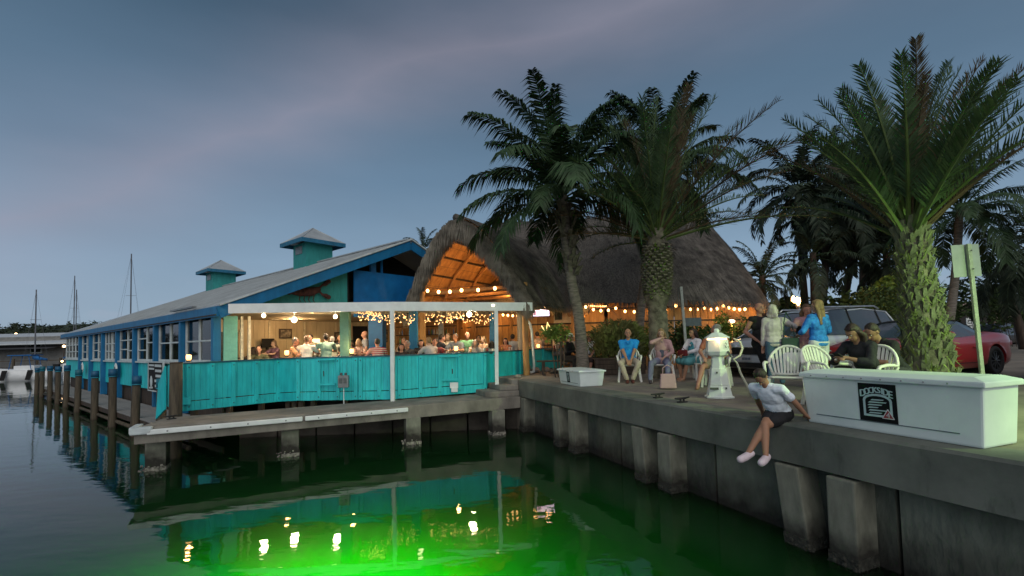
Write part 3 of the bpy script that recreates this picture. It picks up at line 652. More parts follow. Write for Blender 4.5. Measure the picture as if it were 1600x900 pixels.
# picture window with night greenery on it, lit door opening
f_ = B()
for s0, s1, z0, z1 in ((1.35, 1.45, .5, 1.75), (2.15, 2.25, .5, 1.75), (1.35, 2.25, 1.68, 1.78)): f_.beam(L(4.5, s0, (z0+z1)/2), L(4.5, s1, (z0+z1)/2), .05, z1-z0)
wf = f_.build('window', cream, iw, world=True)
f_ = B(); f_.beam(L(4.53, 1.45, 1.1), L(4.53, 2.15, 1.1), .02, 1.2); f_.build('pane', mat('dark_picture', (.02, .025, .015), .3, .9, 14, 0, c2=(.0, .0, .0)), wf, world=True)
for i in range(14):
    pass
f_ = B(); f_.beam(L(4.52, 5.0, 1.15), L(4.52, 5.35, 1.15), .02, .5); f_.build('lit_opening', emit('warm_window', (1, .72, .36), 2.2), iw, world=True)
# things along the inner wall
q = L(4.35, 3.05, 0); o = thing('service_station', 'dark service station with monitor against the cream inner wall', 'cabinet', q, YL)
b = B(); b.box((0, 0, .5), (.9, .5, 1.0)); b.build('cabinet', darkw, o, bev=.01); b = B(); b.box((.1, 0, 1.25), (.45, .08, .34), Matrix.Rotation(.2, 3, 'X')); b.box((.1, .05, 1.05), (.08, .08, .16)); b.build('monitor', blackm, o)
for k_, (s_, w_, z_, h_, lab_) in enumerate(((6.3, .5, 1.45, .36, 'small dark framed picture on the cream inner wall beside the lit opening'), (7.25, .75, 1.0, 1.9, 'dark doorway in the right part of the cream inner wall'), (8.5, .45, 1.5, .5, 'tall dark framed picture far right on the cream inner wall'), (3.9, .4, 1.62, .28, 'little framed notice above the service station'))):
    q = L(4.50, s_, z_); o = thing('doorway' if k_ == 1 else 'wall_picture', lab_, 'doorway' if k_ == 1 else 'picture', q, YL); b = B(); b.box((0, 0, 0), (w_+.1, .04, h_+.1)); b.build('frame', cream if k_ == 1 else darkw, o); b = B(); b.box((0, -.03, 0), (w_, .02, h_)); b.build('opening' if k_ == 1 else 'print', blackm if k_ == 1 else mat('faded_print', (.16, .13, .09), .6, .8, 9, 0), o)
# green post and blue columns
gpst = thing('terrace_post', 'pale green square post in the middle of the terrace', 'post', PD(540, 556, 13.6)); gpst.location.z = 0; MW[gpst.name] = Matrix.Translation(gpst.location)
b = B(); b.box((0, 0, 1.08), (.26, .2, 2.16)); b.build('shaft', mat('pale_green_paint', (.13, .30, .24), .6, .1), gpst, bev=.01)
for i, (u_, y, m_, w, lab) in enumerate(((647, 15.2, blue, .24, 'blue square column behind the first white post'), (661, 16.5, orangew, .22, 'round honey wood column inside the terrace'), (770, 17.5, blue, .2, 'thin blue column near the second white post'), (590, 17.0, dblue, .5, 'wide dark blue column behind the striped shirt diner'), (690, 19.0, mat('barber_grey', (.3, .3, .3), .5), .2, 'grey column far inside among the diners'))):
    p = PD(u_, 556, y); o = thing('interior_column', lab, 'column', (p.x, p.y, 0), group='columns inside the terrace'); b = B()
    if i == 1: b.tube([(0, 0, 0), (0, 0, 2.9)], w/2, 12)
    else: b.box((0, 0, 1.08), (w, w, 2.16))
    b.build('shaft', m_, o)
# back bar wall of the hut, wood with shelves
bw = thing('bar_back_wall', 'warm wooden bar wall with shelves of bottles deep inside the hut', 'wall', (-1.5, 22.5, 0))
b = B()
for k in range(26):
    x = -6.2+k*.36; b.beam((x, 22.6+.02*math.sin(k*5), 1.45), (x+.35, 22.6+.02*math.sin(k*5), 1.45), .04, 2.9)
b.build('board', orangew, bw, world=True)
b = B()
for z in (1.1, 1.5, 1.9): b.beam((-5.5, 22.4, z), (2.4, 22.4, z), .25, .03)
sh = b.build('shelf', darkw, bw, world=True)
cols = [(.5, .3, .08), (.1, .3, .12), (.6, .6, .55), (.35, .12, .04), (.15, .2, .4)]
for ci, c_ in enumerate(cols):
    b = B()
    for k in range(26):
        x = random.uniform(-5.4, 2.3); z = random.choice((1.115, 1.515)); b.lathe((x, 22.38+random.uniform(-.07, .05), z), [(.035, 0), (.035, .16), (.014, .21), (.014, .27)], 6)
    b.build('bottles', mat('bottle%d' % ci, c_, .2, .2), sh, world=True); 
for o in sh.children: o['kind'] = 'stuff'
b = B(); b.box((-1.6, 21.0, .55), (6.5, .5, 1.1)); b.build('bar_counter', darkw, bw, world=True)
for x in (-4.5, -2, .8): point('bar_glow', (x, 21.0, 2.3), 46, (1, .55, .22), .15, bw)
wl_ = thing('menu_screen', 'lit screen showing a game high above the right diners', 'screen', PD(845, 485.5, 17)); 
b = B(); b.box((0, .05, 0), (.66, .08, .44)); b.build('bezel', blackm, wl_, bev=.01)
b = B(); b.box((0, 0, 0), (.60, .02, .38)); b.build('display', emit('screen_white', (.85, .75, 1), 2.6), wl_)
b = B(); b.box((-.22, -.014, -.09), (.12, .01, .16)); text_bm(b, '2', (.2, -.022, .03), (1, 0, 0), (0, 0, 1), .34); b.build('picture', emit('screen_blue', (.02, .03, .5), .8), wl_)
cs = thing('clapboard_panel', 'cream clapboard wall panel with framed dark picture beside the palm trunk', 'wall panel', PD(886, 491, 18.5))
b = B()
for k in range(7): b.box((0, 0, .32-k*.095-.04), (1.05, .04, .09), Matrix.Rotation(.18, 3, 'X'))
b.build('clapboard', mat('cream_lap', (.62, .48, .28), .6, .1), cs)
b = B(); b.box((-.35, -.05, 0), (.36, .03, .52)); b.build('picture_frame', cream, cs)
b = B(); b.box((-.35, -.07, 0), (.28, .02, .43)); b.build('picture', mat('dark_picture2', (.03, .04, .02), .5, .8, 20, 0), cs)
vn = thing('neon_ornament', 'yellow lit V shaped ornament under the screen', 'ornament', PD(853, 513, 17.5))
b = B(); b.tube([(-.16, 0, .1), (.0, 0, -.18), (.06, 0, .22), (.22, 0, -.12)], .018, 6); b.build('tube_light', emit('neon_yellow', (1, .85, .3), 3), vn)
n2_ = thing('number_light', 'small glowing number two light left of the palm trunk', 'sign', PD(895, 512, 19))
b = B(); text_bm(b, '2', (0, 0, 0), (1, 0, 0), (0, 0, 1), .34); b.build('digit', emit('digit_glow', (1, .8, .4), 6), n2_)

# table candles / lamps on the rail
for i, (u_, v_, y, lab) in enumerate(((295, 557, 11.6, 'glowing glass candle lamp at the left end of the railing'), (448, 550, 13.4, 'candle lamp in front of the man in the orange lit shirt'), (549.5, 547.5, 13.3, 'bright candle lamp right of the green post'), (712.5, 543.5, 14.2, 'candle lamp between the middle diners'), (841, 539.5, 17.2, 'candle lamp at the right end of the railing'))):
    p = PD(u_, v_, y); o = thing('candle_lamp', lab, 'candle', p, group='candle lamps on the terrace'); b = B(); b.lathe((0, 0, -.09), [(.04, 0), (.058, .04), (.058, .11), (.045, .13)], 12); b.build('globe', emit('candle_globe', (1, .46, .13), 4), o, True)
    b = B(); b.lathe((0, 0, -.13), [(.055, 0), (.055, .04)], 10); b.build('foot', darkw, o); point('candle_light', (p.x, p.y-.0, p.z+.14), 9, (1, .5, .18), .06, o)

# string lights
def string(name, lab, pts, n, sag, r=.035, m=None, drop=.09, grp='strings of warm bulbs'):
    o = thing(name, lab, 'string lights', pts[0], group=grp); w = B(); W_ = []
    L_ = sum((pts[i+1]-pts[i]).length for i in range(len(pts)-1)); per = n/L_
    for i in range(len(pts)-1):
        seg = pts[i+1]-pts[i]; k = max(2, int(round(seg.length*per)))
        for j in range(k+1):
            f = j/k; q = pts[i]+seg*f-V3((0, 0, sag*4*f*(1-f))); W_.append((q, j < k))
    w.tube([q for q, _ in W_], .008, 4, False); w.build('wire', darkw, o, world=True)
    bm_ = B(); bm_.ball((0, 0, 0), (r, r, r*1.2), 8, 6); me = bm_.mesh('bulb', m or bulbm, True)
    for q, k in W_:
        if k: inst('bulb', me, o, MW[o.name].inverted() @ (q-V3((0, 0, drop))))
    return o
string('string_lights', 'string of bulbs across the thatched entrance opening', [PD(668, 449, 16.4), PD(721, 448, 15.7), PD(800, 440, 15.2)], 6, .05, .055, drop=.12)
string('string_lights', 'string of bulbs along the hut eave right of the big date palm', [PD(1056, 474, 18.6), PD(1100, 478, 18.7), PD(1130, 474, 18.8), PD(1172, 478, 19)], 12, .10, .055)
string('string_lights', 'string of bulbs along the hut eave between the two palm trunks', [PD(915, 476, 18.2), PD(962, 478, 18.4), PD(1005, 480, 18.5), PD(1052, 478, 18.6)], 11, .12, .05)
string('string_lights', 'row of tiny close set bulbs under the eave right of the coconut trunk', [PD(920, 477, 18.8), PD(950, 478, 18.8)], 10, .0, .03, bulbs, drop=.02)
string('string_lights', 'cluster of bulbs around the lit screen under the entrance eave', [PD(822, 484, 16.8), PD(838, 477, 16.8), PD(862, 476, 16.9)], 7, .0, .05)
string('string_lights', 'string of bulbs under the canopy behind the second white post', [PD(786, 488, 16), PD(838, 487, 16.2)], 7, .04, .04, bulbs)
# icicle light clusters hanging under the canopy
for (u0, u1, v0, v1, y, n, lab) in ((557, 598, 487, 502, 13.5, 120, 'dense square cluster of icicle lights left of the first white post'), (600, 648, 491, 506, 14.3, 90, 'cluster of icicle lights right of the first white post'), (664, 772, 489, 505, 14.6, 230, 'long garland of icicle lights above the middle diners')):
    c_ = PD((u0+u1)/2, v0, y); o = thing('icicle_lights', lab, 'string lights', c_, group='icicle light garlands'); b = B(); w = B()
    for i in range(int(n*.6)):
        u_ = random.uniform(u0, u1); dv = random.random(); sc_ = math.sin((u_-u0)/(u1-u0)*math.pi*3)*3
        q = PD(u_, v0+(v1-v0)*dv+sc_*.6, y+random.uniform(-.3, .3)); b.ball(q, .013, 5, 4); w.tube([(q.x, q.y, 2.1), q], .003, 3, False)
    bo = b.build('bulbs', emit('icicle_glow', (1, .50, .17), 5), o, world=True); bo['kind'] = 'stuff'; w.build('wires', mat('pale_wire', (.4, .36, .28), .5), o, world=True)['kind'] = 'stuff'

# ------------------------------------------------------------------ thatched huts
def surf_blades(b, fn, nu, nv, length, width, jit, droop=.04, lift=.03):
    """fn(a, c): point on roof, c = 0 ridge .. 1 eave. Lays straw blades pointing down the slope."""
    for j in range(nv):
        for i in range(nu):
            a = (i+random.random())/nu; c = (j+random.random()*.55)/nv
            c1 = c+length*random.uniform(.7, 1.3)
            p = fn(a, c); q = fn(a+random.uniform(-jit, jit), c1)
            if p is None or q is None: continue
            n_ = fn.normal(a, c); d = (q-p)
            side = d.cross(n_)
            if side.length < 1e-6: continue
            side.normalize(); side *= width*random.uniform(.5, 1.2)
            q = q+n_*random.uniform(lift*.3, lift*1.6)-V3((0, 0, droop*random.random()))
            b.add([p-side+n_*.01, p+side+n_*.01, q+side*.25, q-side*.25], [(0, 1, 2, 3)])
class RoofFn:
    def __init__(s, f): s.f = f
    def __call__(s, a, c): return s.f(a, c)
    def normal(s, a, c):
        e = .01; p = s.f(a, c); n_ = (s.f(a+e, c)-p).cross(s.f(a, c+e)-p)
        if n_.length < 1e-9: return V3((0, 0, 1))
        n_.normalize(); return n_ if n_.z > 0 else -n_
# entrance hut
EQ = V3((-1.66, 15.9, 0)); ED = V3((.5, .866, 0)); EF = V3((.866, -.5, 0)); EZ = 5.30; EE = 2.32; EH = 2.62; EL = 8.5
def prof(c):      # c 0..1 from ridge to eave: rounded top then steep straight flank
    return (EH*(c**.80), EZ-(EZ-EE)*(c**1.30))
hut = thing('thatched_entrance', 'thatched gable entrance hut with honey wood rafters and string lights', 'hut', EQ)
def esurf(side, off=0):
    def f(a, c):
        w, z = prof(min(max(c, 0), 1)) if c <= 1 else (EH*(1+.75*(c-1)), EE-(EZ-EE)*1.1*(c-1))
        lead = (1-c)*.25 if c < 1 else 0
        p = EQ+ED*(EL*a-lead*.5)+EF*(side*w); return V3((p.x, p.y, z-off+.05*noise.noise(p*1.1)))
    return f
for side in (-1, 1):
    f = esurf(side); b = B(); NA, NC = 26, 16
    for i in range(NA+1):
        for j in range(NC+1): b.v.append(tuple(f(i/NA, j/NC)))
    for i in range(NA):
        for j in range(NC): b.f.append((i*(NC+1)+j, (i+1)*(NC+1)+j, (i+1)*(NC+1)+j+1, i*(NC+1)+j+1)); b.m.append(0)
    b.build('thatch', thatchm, hut, True, world=True)
    b = B(); rf_ = RoofFn(f); surf_blades(b, rf_, 210, 26, .12, .014, .012, .03, .03)
    # eave fringe
    for i in range(700):
        a = random.random(); p = f(a, .96+random.random()*.04); d = V3((random.uniform(-.06, .06), random.uniform(-.06, .06), -random.uniform(.12, .38))); s_ = ED*random.uniform(.01, .022)
        b.add([p-s_, p+s_, p+d+s_*.2, p+d-s_*.2], [(0, 1, 2, 3)])
    # front gable fringe: thick hanging straw along the rake
    for i in range(4200):
        c = random.random(); k = random.random(); p = f(0, c)-ED*(.02+.42*k)-V3((0, 0, .10*k+.05))+EF*(-side*.25*k*c if side < 0 else .12*c)
        ln = random.uniform(.38, .80)*(1.0 if c < .5 else .8); d = V3((0, 0, -ln))+EF*(side*random.uniform(-.10, .10))+ED*random.uniform(-.12, .05); s_ = EF*random.uniform(.008, .02)
        p = p-EF*(side*random.uniform(0, (.30+.15*c) if side < 0 else .12)); b.add([p-s_, p+s_, p+d*.6+s_, p+d, p+d*.6-s_], [(0, 1, 2, 3, 4)])
    b.build('thatch_straws', straw, hut, world=True)['kind'] = 'stuff'
    # inner lining boards and purlins
    fi = esurf(side, .32); b = B()
    for i in range(8):
        for j in range(9):
            a0, a1, c0, c1 = .015+i*.12, .015+i*.12+.118, .04+j*.105, .04+j*.105+.102
            q = [fi(a0, c0), fi(a1, c0), fi(a1, c1), fi(a0, c1)]; b.add(q, [(0, 1, 2, 3)])
    b.build('lining', orangew, hut, world=True)
    for j in range(5):
        c = .16+j*.19; b = B(); b.tube([fi(.01, c)-V3((0, 0, .06)), fi(.98, c)-V3((0, 0, .06))], .04, 7); b.build('purlin', darkw, hut, world=True)
    for i in range(6):
        a = .03+i*.17; b = B(); b.tube([fi(a, .05)-V3((0, 0, .14)), fi(a, .5)-V3((0, 0, .12)), fi(a, .98)-V3((0, 0, .12))], .06, 8); b.build('rafter', orangew, hut, world=True)
b = B()
for i in range(5):
    a = .03+i*.17; p = EQ+ED*(EL*a); b.tube([V3((p.x, p.y, 2.86))-EF*2.3, V3((p.x, p.y, 2.86))+EF*2.3], .06, 8)
b.build('tie_beam', orangew, hut, world=True)
for (a, sd_) in ((.03, -1), (.03, 1), (.5, -1), (.5, 1), (.95, 1)):
    p = EQ+ED*(EL*a)+EF*(sd_*2.25); b = B(); b.tube([(p.x, p.y, -.02), (p.x, p.y, 2.95)], .10, 10); b.build('post', orangew, hut, world=True)
b = B()      # ridge cap pegs
for i in range(14):
    p = EQ+ED*(EL*(i+.2)/14); b.ball((p.x, p.y, EZ+.04), (.09, .09, .08), 7, 5)
b.build('ridge_cap_knot', darkw, hut, world=True)
b = B(); a0 = EQ-ED*.3; a1 = EQ+ED*EL; b.tube([V3((a0.x, a0.y, EZ-.02)), V3((a1.x, a1.y, EZ))], .13, 8); b.build('ridge_roll', thatchm, hut, True, world=True)
for a, e_ in ((.10, 58), (.36, 55)):
    p = EQ+ED*(EL*a); point('rafter_glow', (p.x, p.y, 3.05), e_, (1, .50, .17), .25, hut)
# main hut: long hipped thatch
mh = thing('thatched_hall', 'large rounded thatched hall behind the palms with string lights at its eave', 'hut', (5, 24.5, 0))
MCX, MCY, MYW = 4.6, 25.2, R(-6)
def msurf(a, c):           # a 0..1 round, c 0 ridge .. 1 eave
    g = 2*math.pi*a; ca, sa = math.cos(g), math.sin(g)
    se = lambda x, k: math.copysign(abs(x)**k, x)
    ex, ey = 7.4*se(ca, .62), 7.0*se(sa, .62); rx, ry = 5.1*se(ca, .9), .12*se(sa, 1)
    w = c**.86 if c < 1 else 1+.7*(c-1); z = 7.55-(7.55-2.5)*(c**1.32)
    x, y = rx+(ex-rx)*w, ry+(ey-ry)*w
    cc, ss = math.cos(MYW), math.sin(MYW)
    p = V3((MCX+x*cc-y*ss, MCY+x*ss+y*cc, z)); p.z += .10*noise.noise(p*.8); return p
b = B(); NA, NC = 90, 22
for i in range(NA):
    for j in range(NC+1): b.v.append(tuple(msurf(i/NA, j/NC)))
for i in range(NA):
    for j in range(NC): k = (i+1) % NA; b.f.append((i*(NC+1)+j, k*(NC+1)+j, k*(NC+1)+j+1, i*(NC+1)+j+1)); b.m.append(0)
b.build('thatch', thatchm, mh, True, world=True)
class HalfFn(RoofFn): pass
b = B(); fm = RoofFn(lambda a, c: msurf(.48+.56*a, c)); surf_blades(b, fm, 420, 34, .085, .02, .004, .05, .04)
for i in range(2600):
    a = .46+.6*random.random(); p = msurf(a, .97+.03*random.random()); d = V3((random.uniform(-.05, .05), random.uniform(-.05, .05), -random.uniform(.15, .42))); s_ = V3((1, 0, 0))*random.uniform(.01, .03); b.add([p-s_, p+s_, p+d+s_*.2, p+d-s_*.2], [(0, 1, 2, 3)])
b.build('thatch_straws', mat('straw_blades_grey', (.135, .120, .102), .9, .3, 2.2, .2, c2=(.048, .042, .037)), mh, world=True)['kind'] = 'stuff'
b = B(); b.ball((0, 0, 0), (.12, .2, .13), 7, 5); kme = b.mesh('ridge_knot', thatchm)
for i in range(18):
    x = -5.3+i*.62; cc, ss = math.cos(MYW), math.sin(MYW); inst('ridge_knot', kme, mh, MW[mh.name].inverted() @ V3((MCX+x*cc, MCY+x*ss, 7.66)))
b = B(); b.tube([(MCX-5.4*math.cos(MYW), MCY-5.4*math.sin(MYW), 7.5), (MCX+5.3*math.cos(MYW), MCY+5.3*math.sin(MYW), 7.5)], .16, 8); b.build('ridge_roll', thatchm, mh, True, world=True)
for i in range(9):
    p = msurf(.52+.5*i/9, .93); b = B(); b.tube([(p.x, p.y+.2, 0), (p.x, p.y+.2, 2.7)], .08, 9); b.build('post', orangew, mh, world=True)
# bamboo screen wall under the eave
for i in range(58):
    a = .545+.44*i/58; p, q = msurf(a, .90), msurf(a+.44/58*.93, .90); b = B(); b.beam((p.x, p.y, 1.3), (q.x, q.y, 1.3), .05, 2.6); b.build('screen_board', orangew, mh, world=True)
b = B()
for z in (.9, 1.75, 2.3):
    for i in range(20): a = .545+.44*i/20; p, q = msurf(a, .895), msurf(a+.022, .895); b.beam((p.x, p.y-.05, z), (q.x, q.y-.05, z), .06, .06)
b.build('screen_rail', darkw, mh, world=True)
for i in range(6):
    p = msurf(.60+.36*i/5, 1.02); point('eave_glow', (p.x, p.y, 2.1), 17, (1, .47, .14), .12, mh)
# ------------------------------------------------------------------ palms
gfrond = mat('date_frond_green', (.062, .105, .045), .6, .35, 1.6, .1, c2=(.022, .042, .014), spec=.3)
cfrond = mat('coconut_frond_green', (.030, .060, .022), .6, .35, 1.6, .1, c2=(.014, .030, .010), spec=.3)
bfrond = mat('dry_frond', (.15, .095, .04), .8, .35, 1.6, .1, c2=(.07, .045, .02))
dfrond = mat('dark_frond', (.022, .036, .018), .7, .35, 1.6, .1, c2=(.010, .018, .008))
rfrond = mat('rusty_date_frond', (.085, .060, .028), .65, .35, 1.6, .1, c2=(.035, .030, .014), spec=.3)
ytrk = mat('frond_stalk', (.085, .13, .032), .6, .2, 3, .1)
FR = {}
def frond(kind, elev, Lf, var=0, lod=1, fm=None):
    key = (kind, round(elev), round(Lf, 1), var, lod, fm.name if fm else '')
    if key in FR: return FR[key]
    rd = random.Random(sum(map(ord, kind))*97+int(round(elev))*13+var*7+5); b = B(); n = 22; pts = []; ang = R(elev); p = V3((0, 0, 0)); tg = []
    droop = {'date': R(34), 'coco': R(88), 'far': R(95)}[kind]*(1.0-.25*abs(math.sin(R(elev))))*rd.uniform(.8, 1.2); yaw = 0; curl = rd.uniform(-.25, .25)
    for i in range(n+1):
        s = i/n; a = ang-droop*s**1.7; yaw = curl*s*s
        d = V3((math.cos(a)*math.cos(yaw), math.cos(a)*math.sin(yaw), math.sin(a))); pts.append(p.copy()); tg.append(d); p = p+d*(Lf/n)
    b.mi = 1; r0 = .035 if kind != 'far' else .03
    b.tube(pts, [r0*(1-.85*(i/n))*(1.5 if i == 0 else 1) for i in range(n+1)], 4, False); b.mi = 0
    st = {'date': .20, 'coco': .13, 'far': .12}[kind]; nl = int({'date': 74, 'coco': 84, 'far': 38}[kind]*lod); ll = {'date': .64, 'coco': 1.0, 'far': .85}[kind]*Lf/4.0
    for k in range(nl):
        s = st+(1-st)*(k+.5)/nl; x = s*n; i = min(int(x), n-1); q = pts[i].lerp(pts[i+1], x-i); t = tg[i].lerp(tg[i+1], x-i).normalized()
        up = V3((0, 0, 1)); sd_ = t.cross(up)
        if sd_.length < .15: sd_ = t.cross(V3((-1, 0, .3)))
        sd_.normalize(); nm = sd_.cross(t).normalized()
        if rd.random() < .04: continue
        l = ll*(math.sin(math.pi*min(1, .12+s*.80))**.7)*rd.uniform(.7, 1.12)
        for sg in (-1, 1):
            if kind == 'date': d = sd_*sg*.72+t*(.72+.35*s)+nm*(rd.choice((.1, .5, .75))); g = .10
            else: d = sd_*sg*.85+t*(.45+.35*s)+nm*rd.uniform(-.05, .25); g = .62 if kind == 'coco' else .5
            d.normalize(); d += V3((rd.uniform(-.08, .08), rd.uniform(-.08, .08), rd.uniform(-.1, .06)))
            m_ = q+d*l*.45-V3((0, 0, g*l*.16)); e_ = q+d*l*(.92-.12*g)-V3((0, 0, g*l*(.85)))
            w = d.cross(nm if abs(d.dot(nm)) < .9 else sd_); w.normalize(); w *= {'date': .0118, 'coco': .024, 'far': .040}[kind]*Lf/4*1.25
            if rd.random() < .5 and kind != 'date': w = (w+nm*w.length*rd.uniform(-.8, .8))
            b.add([q-w*.5, q+w*.5, m_+w, e_, m_-w], [(0, 1, 2, 4), (4, 2, 3)])
    me = b.mesh('frond', [fm or (gfrond if kind == 'date' else cfrond if kind == 'coco' else dfrond), ytrk if kind == 'date' and not fm else (fm or cfrond)]); FR[key] = me; return me
def crown(o, top, kind, n, Lf, e_hi, e_lo, lod=1, dead=0, seed=0, fm=None, bias=None):
    rd = random.Random(seed); local = MW[o.name].inverted() @ top
    for i in range(n):
        f = i/(n-1); e = e_hi+(e_lo-e_hi)*f**1.1; e = round(e/12)*12+0.0; a = i*2.39996+rd.uniform(-.25, .25); s_ = rd.uniform(.82, 1.08)
        if bias: s_ *= bias(a, e)
        m_ = frond(kind, e, Lf, i % 2, lod, bfrond if i >= n-dead else rfrond if (kind == 'date' and i % 4 == 3) else fm)
        inst('frond', m_, o, local+V3((.07*math.cos(a), .07*math.sin(a), -.35*f)), (rd.uniform(-.12, .12), rd.uniform(-.1, .1), a), (s_, s_, s_))
cbark = mat('coconut_bark', (.17, .15, .12), .9, .25, 5, .5, c2=(.08, .07, .055), stretch=(1, 1, 5), bscale=9)
dbark = mat('date_bark', (.13, .12, .085), .95, .35, 7, .7, c2=(.05, .045, .03), bscale=26)
def trunk(o, pts, rad, m, n=14, rings=0, name='trunk'):
    P_ = []; Rr = []
    N_ = 60 if rings else 16
    for i in range(N_+1):
        s = i/N_*(len(pts)-1); k = min(int(s), len(pts)-2); f = s-k
        p0, p1, p2, p3 = pts[max(k-1, 0)], pts[k], pts[k+1], pts[min(k+2, len(pts)-1)]
        q = .5*((2*p1)+(p2-p0)*f+(2*p0-5*p1+4*p2-p3)*f*f+(3*p1-p0-3*p2+p3)*f**3); r = rad[k]+(rad[k+1]-rad[k])*f
        if rings and i % 2: r *= 1+rings
        P_.append(q); Rr.append(r)
    b = B(); b.tube(P_, Rr, n); return b.build(name, m, o, True, world=True)
# coconut palm by the entrance
top = PD(877, 298, 13.8); base = PD(911, 560, 13.8); base.z = 0
o = thing('coconut_palm', 'tall coconut palm with grey trunk in front of the thatched entrance', 'palm tree', base)
trunk(o, [base-V3((0, 0, .1)), PD(905, 500, 13.8), PD(893, 440, 13.8), PD(884, 370, 13.8), top], [.20, .155, .145, .15, .14], cbark, rings=.05)
b = B()
for k in range(46):
    f = random.random(); p = PD(893-f*12, 430-f*100, 13.8); a = random.uniform(0, 6.3); d = V3((math.cos(a), math.sin(a), 0)); b.beam(p+d*.18, p+d*.34+V3((0, 0, random.uniform(.15, .4))), .12, .03)
b.build('leaf_bases', dbark, o, world=True)['kind'] = 'stuff'
crown(o, top, 'coco', 34, 3.4, 88, -8, seed=3)
o2 = PD(1040, 262, 16.8); base = PD(997, 545, 16.8); base.z = 0
o = thing('coconut_palm', 'coconut palm rising behind the bushy date palm', 'palm tree', base)
trunk(o, [base-V3((0, 0, .1)), PD(1000, 500, 16.8), PD(1010, 420, 16.8), PD(1030, 330, 16.8), o2], [.19, .15, .14, .135, .14], cbark, rings=.05)
crown(o, o2, 'coco', 30, 3.2, 86, -10, seed=11)
# date palm in the middle
top = PD(1026, 358, 12.8); base = PD(1030, 560, 12.8); base.z = 0
o = thing('date_palm', 'bushy date palm with ringed dark trunk behind the seated people', 'palm tree', base)
trunk(o, [base-V3((0, 0, .1)), PD(1029, 520, 12.8), PD(1027, 480, 12.8), PD(1026, 462, 12.8), PD(1026, 400, 12.8), top], [.29, .25, .24, .32, .29, .20], dbark, rings=.09)
b = B(); bf = B()
for k in range(210):
    f = k/210; p = PD(1026.5, 470-f*80, 12.8); a = k*2.39996; d = V3((math.cos(a), math.sin(a), 0)); r = .28+.07*math.sin(f*3)
    b.beam(p+d*(r-.12), p+d*(r+.07)+V3((0, 0, .14)), .11, .05, up=d)
b.build('leaf_bases', dbark, o, world=True)['kind'] = 'stuff'
for k in range(620):
    f = random.random(); p = PD(1026.5, 472-f*75, 12.8); a = random.uniform(0, 6.3); d = V3((math.cos(a), math.sin(a), random.uniform(-.2, .7))); q = p+d*.31; e_ = q+d*random.uniform(.06, .22)-V3((0, 0, random.random()*.08)); w = d.cross(V3((0, 0, 1))).normalized()*.018
    bf.add([q-w*.4, q+w*.4, (q+e_)/2+w, e_, (q+e_)/2-w], [(0, 1, 2, 3, 4)])
bf.build('trunk_ferns', mat('fern_green', (.22, .33, .06), .7, .35, 3, .1), o, world=True)['kind'] = 'stuff'
crown(o, top, 'date', 62, 3.45, 88, 12, seed=5, bias=lambda a, e: 1.12 if math.cos(a) > .6 and e < 50 else 1)
# big date palm on the right
top = PD(1419, 342, 7.6); base = PD(1452, 590, 7.6); base.z = 0
o = thing('date_palm', 'large upright date palm with rough trunk lit green behind the long dock box', 'palm tree', base)
tp = [base-V3((0, 0, .1)), PD(1450, 560, 7.6), PD(1441, 500, 7.6), PD(1432, 440, 7.6), PD(1424, 375, 7.6), top]; tr_ = [.33, .30, .25, .22, .20, .16]
trunk(o, tp, tr_, dbark, 16)
lb = B(); lb.add([(-.075, 0, -.10), (.075, 0, -.10), (.055, .085, .05), (-.055, .085, .05), (.03, .12, .12), (-.03, .12, .12), (-.05, -.02, .13), (.05, -.02, .13)], [(0, 1, 2, 3), (3, 2, 4, 5), (5, 4, 7, 6), (0, 3, 5, 6), (1, 7, 4, 2)])
lbm = lb.mesh('leaf_base', mat('leaf_base_green', (.115, .125, .075), .85, .35, 6, .6, c2=(.07, .075, .04), bscale=30)); inv = MW[o.name].inverted()
for k in range(270):
    f = k/270; s = f*4.6; i = min(int(s), 4); c_ = tp[i].lerp(tp[i+1], s-i); r = tr_[i]+(tr_[i+1]-tr_[i])*(s-i); a = k*2.39996+.3*random.random()
    p = c_+V3((math.cos(a), math.sin(a), 0))*(r-.015); s_ = random.uniform(.75, 1.15); inst('leaf_base', lbm, o, inv @ p, (random.uniform(-.35, .15), random.uniform(-.2, .2), a-math.pi/2), (s_*.62, random.uniform(.3, .6), 1.25*s_*random.uniform(.8, 1.2)))
b = B()
for k in range(700):
    f = random.random()*.85; s = f*4.6; i = min(int(s), 4); c_ = tp[i].lerp(tp[i+1], s-i); r = tr_[i]; a = random.uniform(0, 6.28); q = c_+V3((math.cos(a), math.sin(a), 0))*(r+.01); e_ = q+V3((math.cos(a)*.1, math.sin(a)*.1, random.uniform(-.14, .18))); w = V3((-math.sin(a), math.cos(a), .2))*.014
    b.add([q-w, q+w, e_+w*.3, e_-w*.3], [(0, 1, 2, 3)])
b.build('trunk_fibres', mat('trunk_fibre_green', (.14, .18, .05), .9, .4, 4, .1), o, world=True)['kind'] = 'stuff'  # yellow-green fibre strips scattered round the trunk
crown(o, top, 'date', 50, 2.6, 88, 40, lod=1.15, seed=21)
crown(o, top, 'date', 4, 2.8, 50, 36, lod=1.15, seed=8)
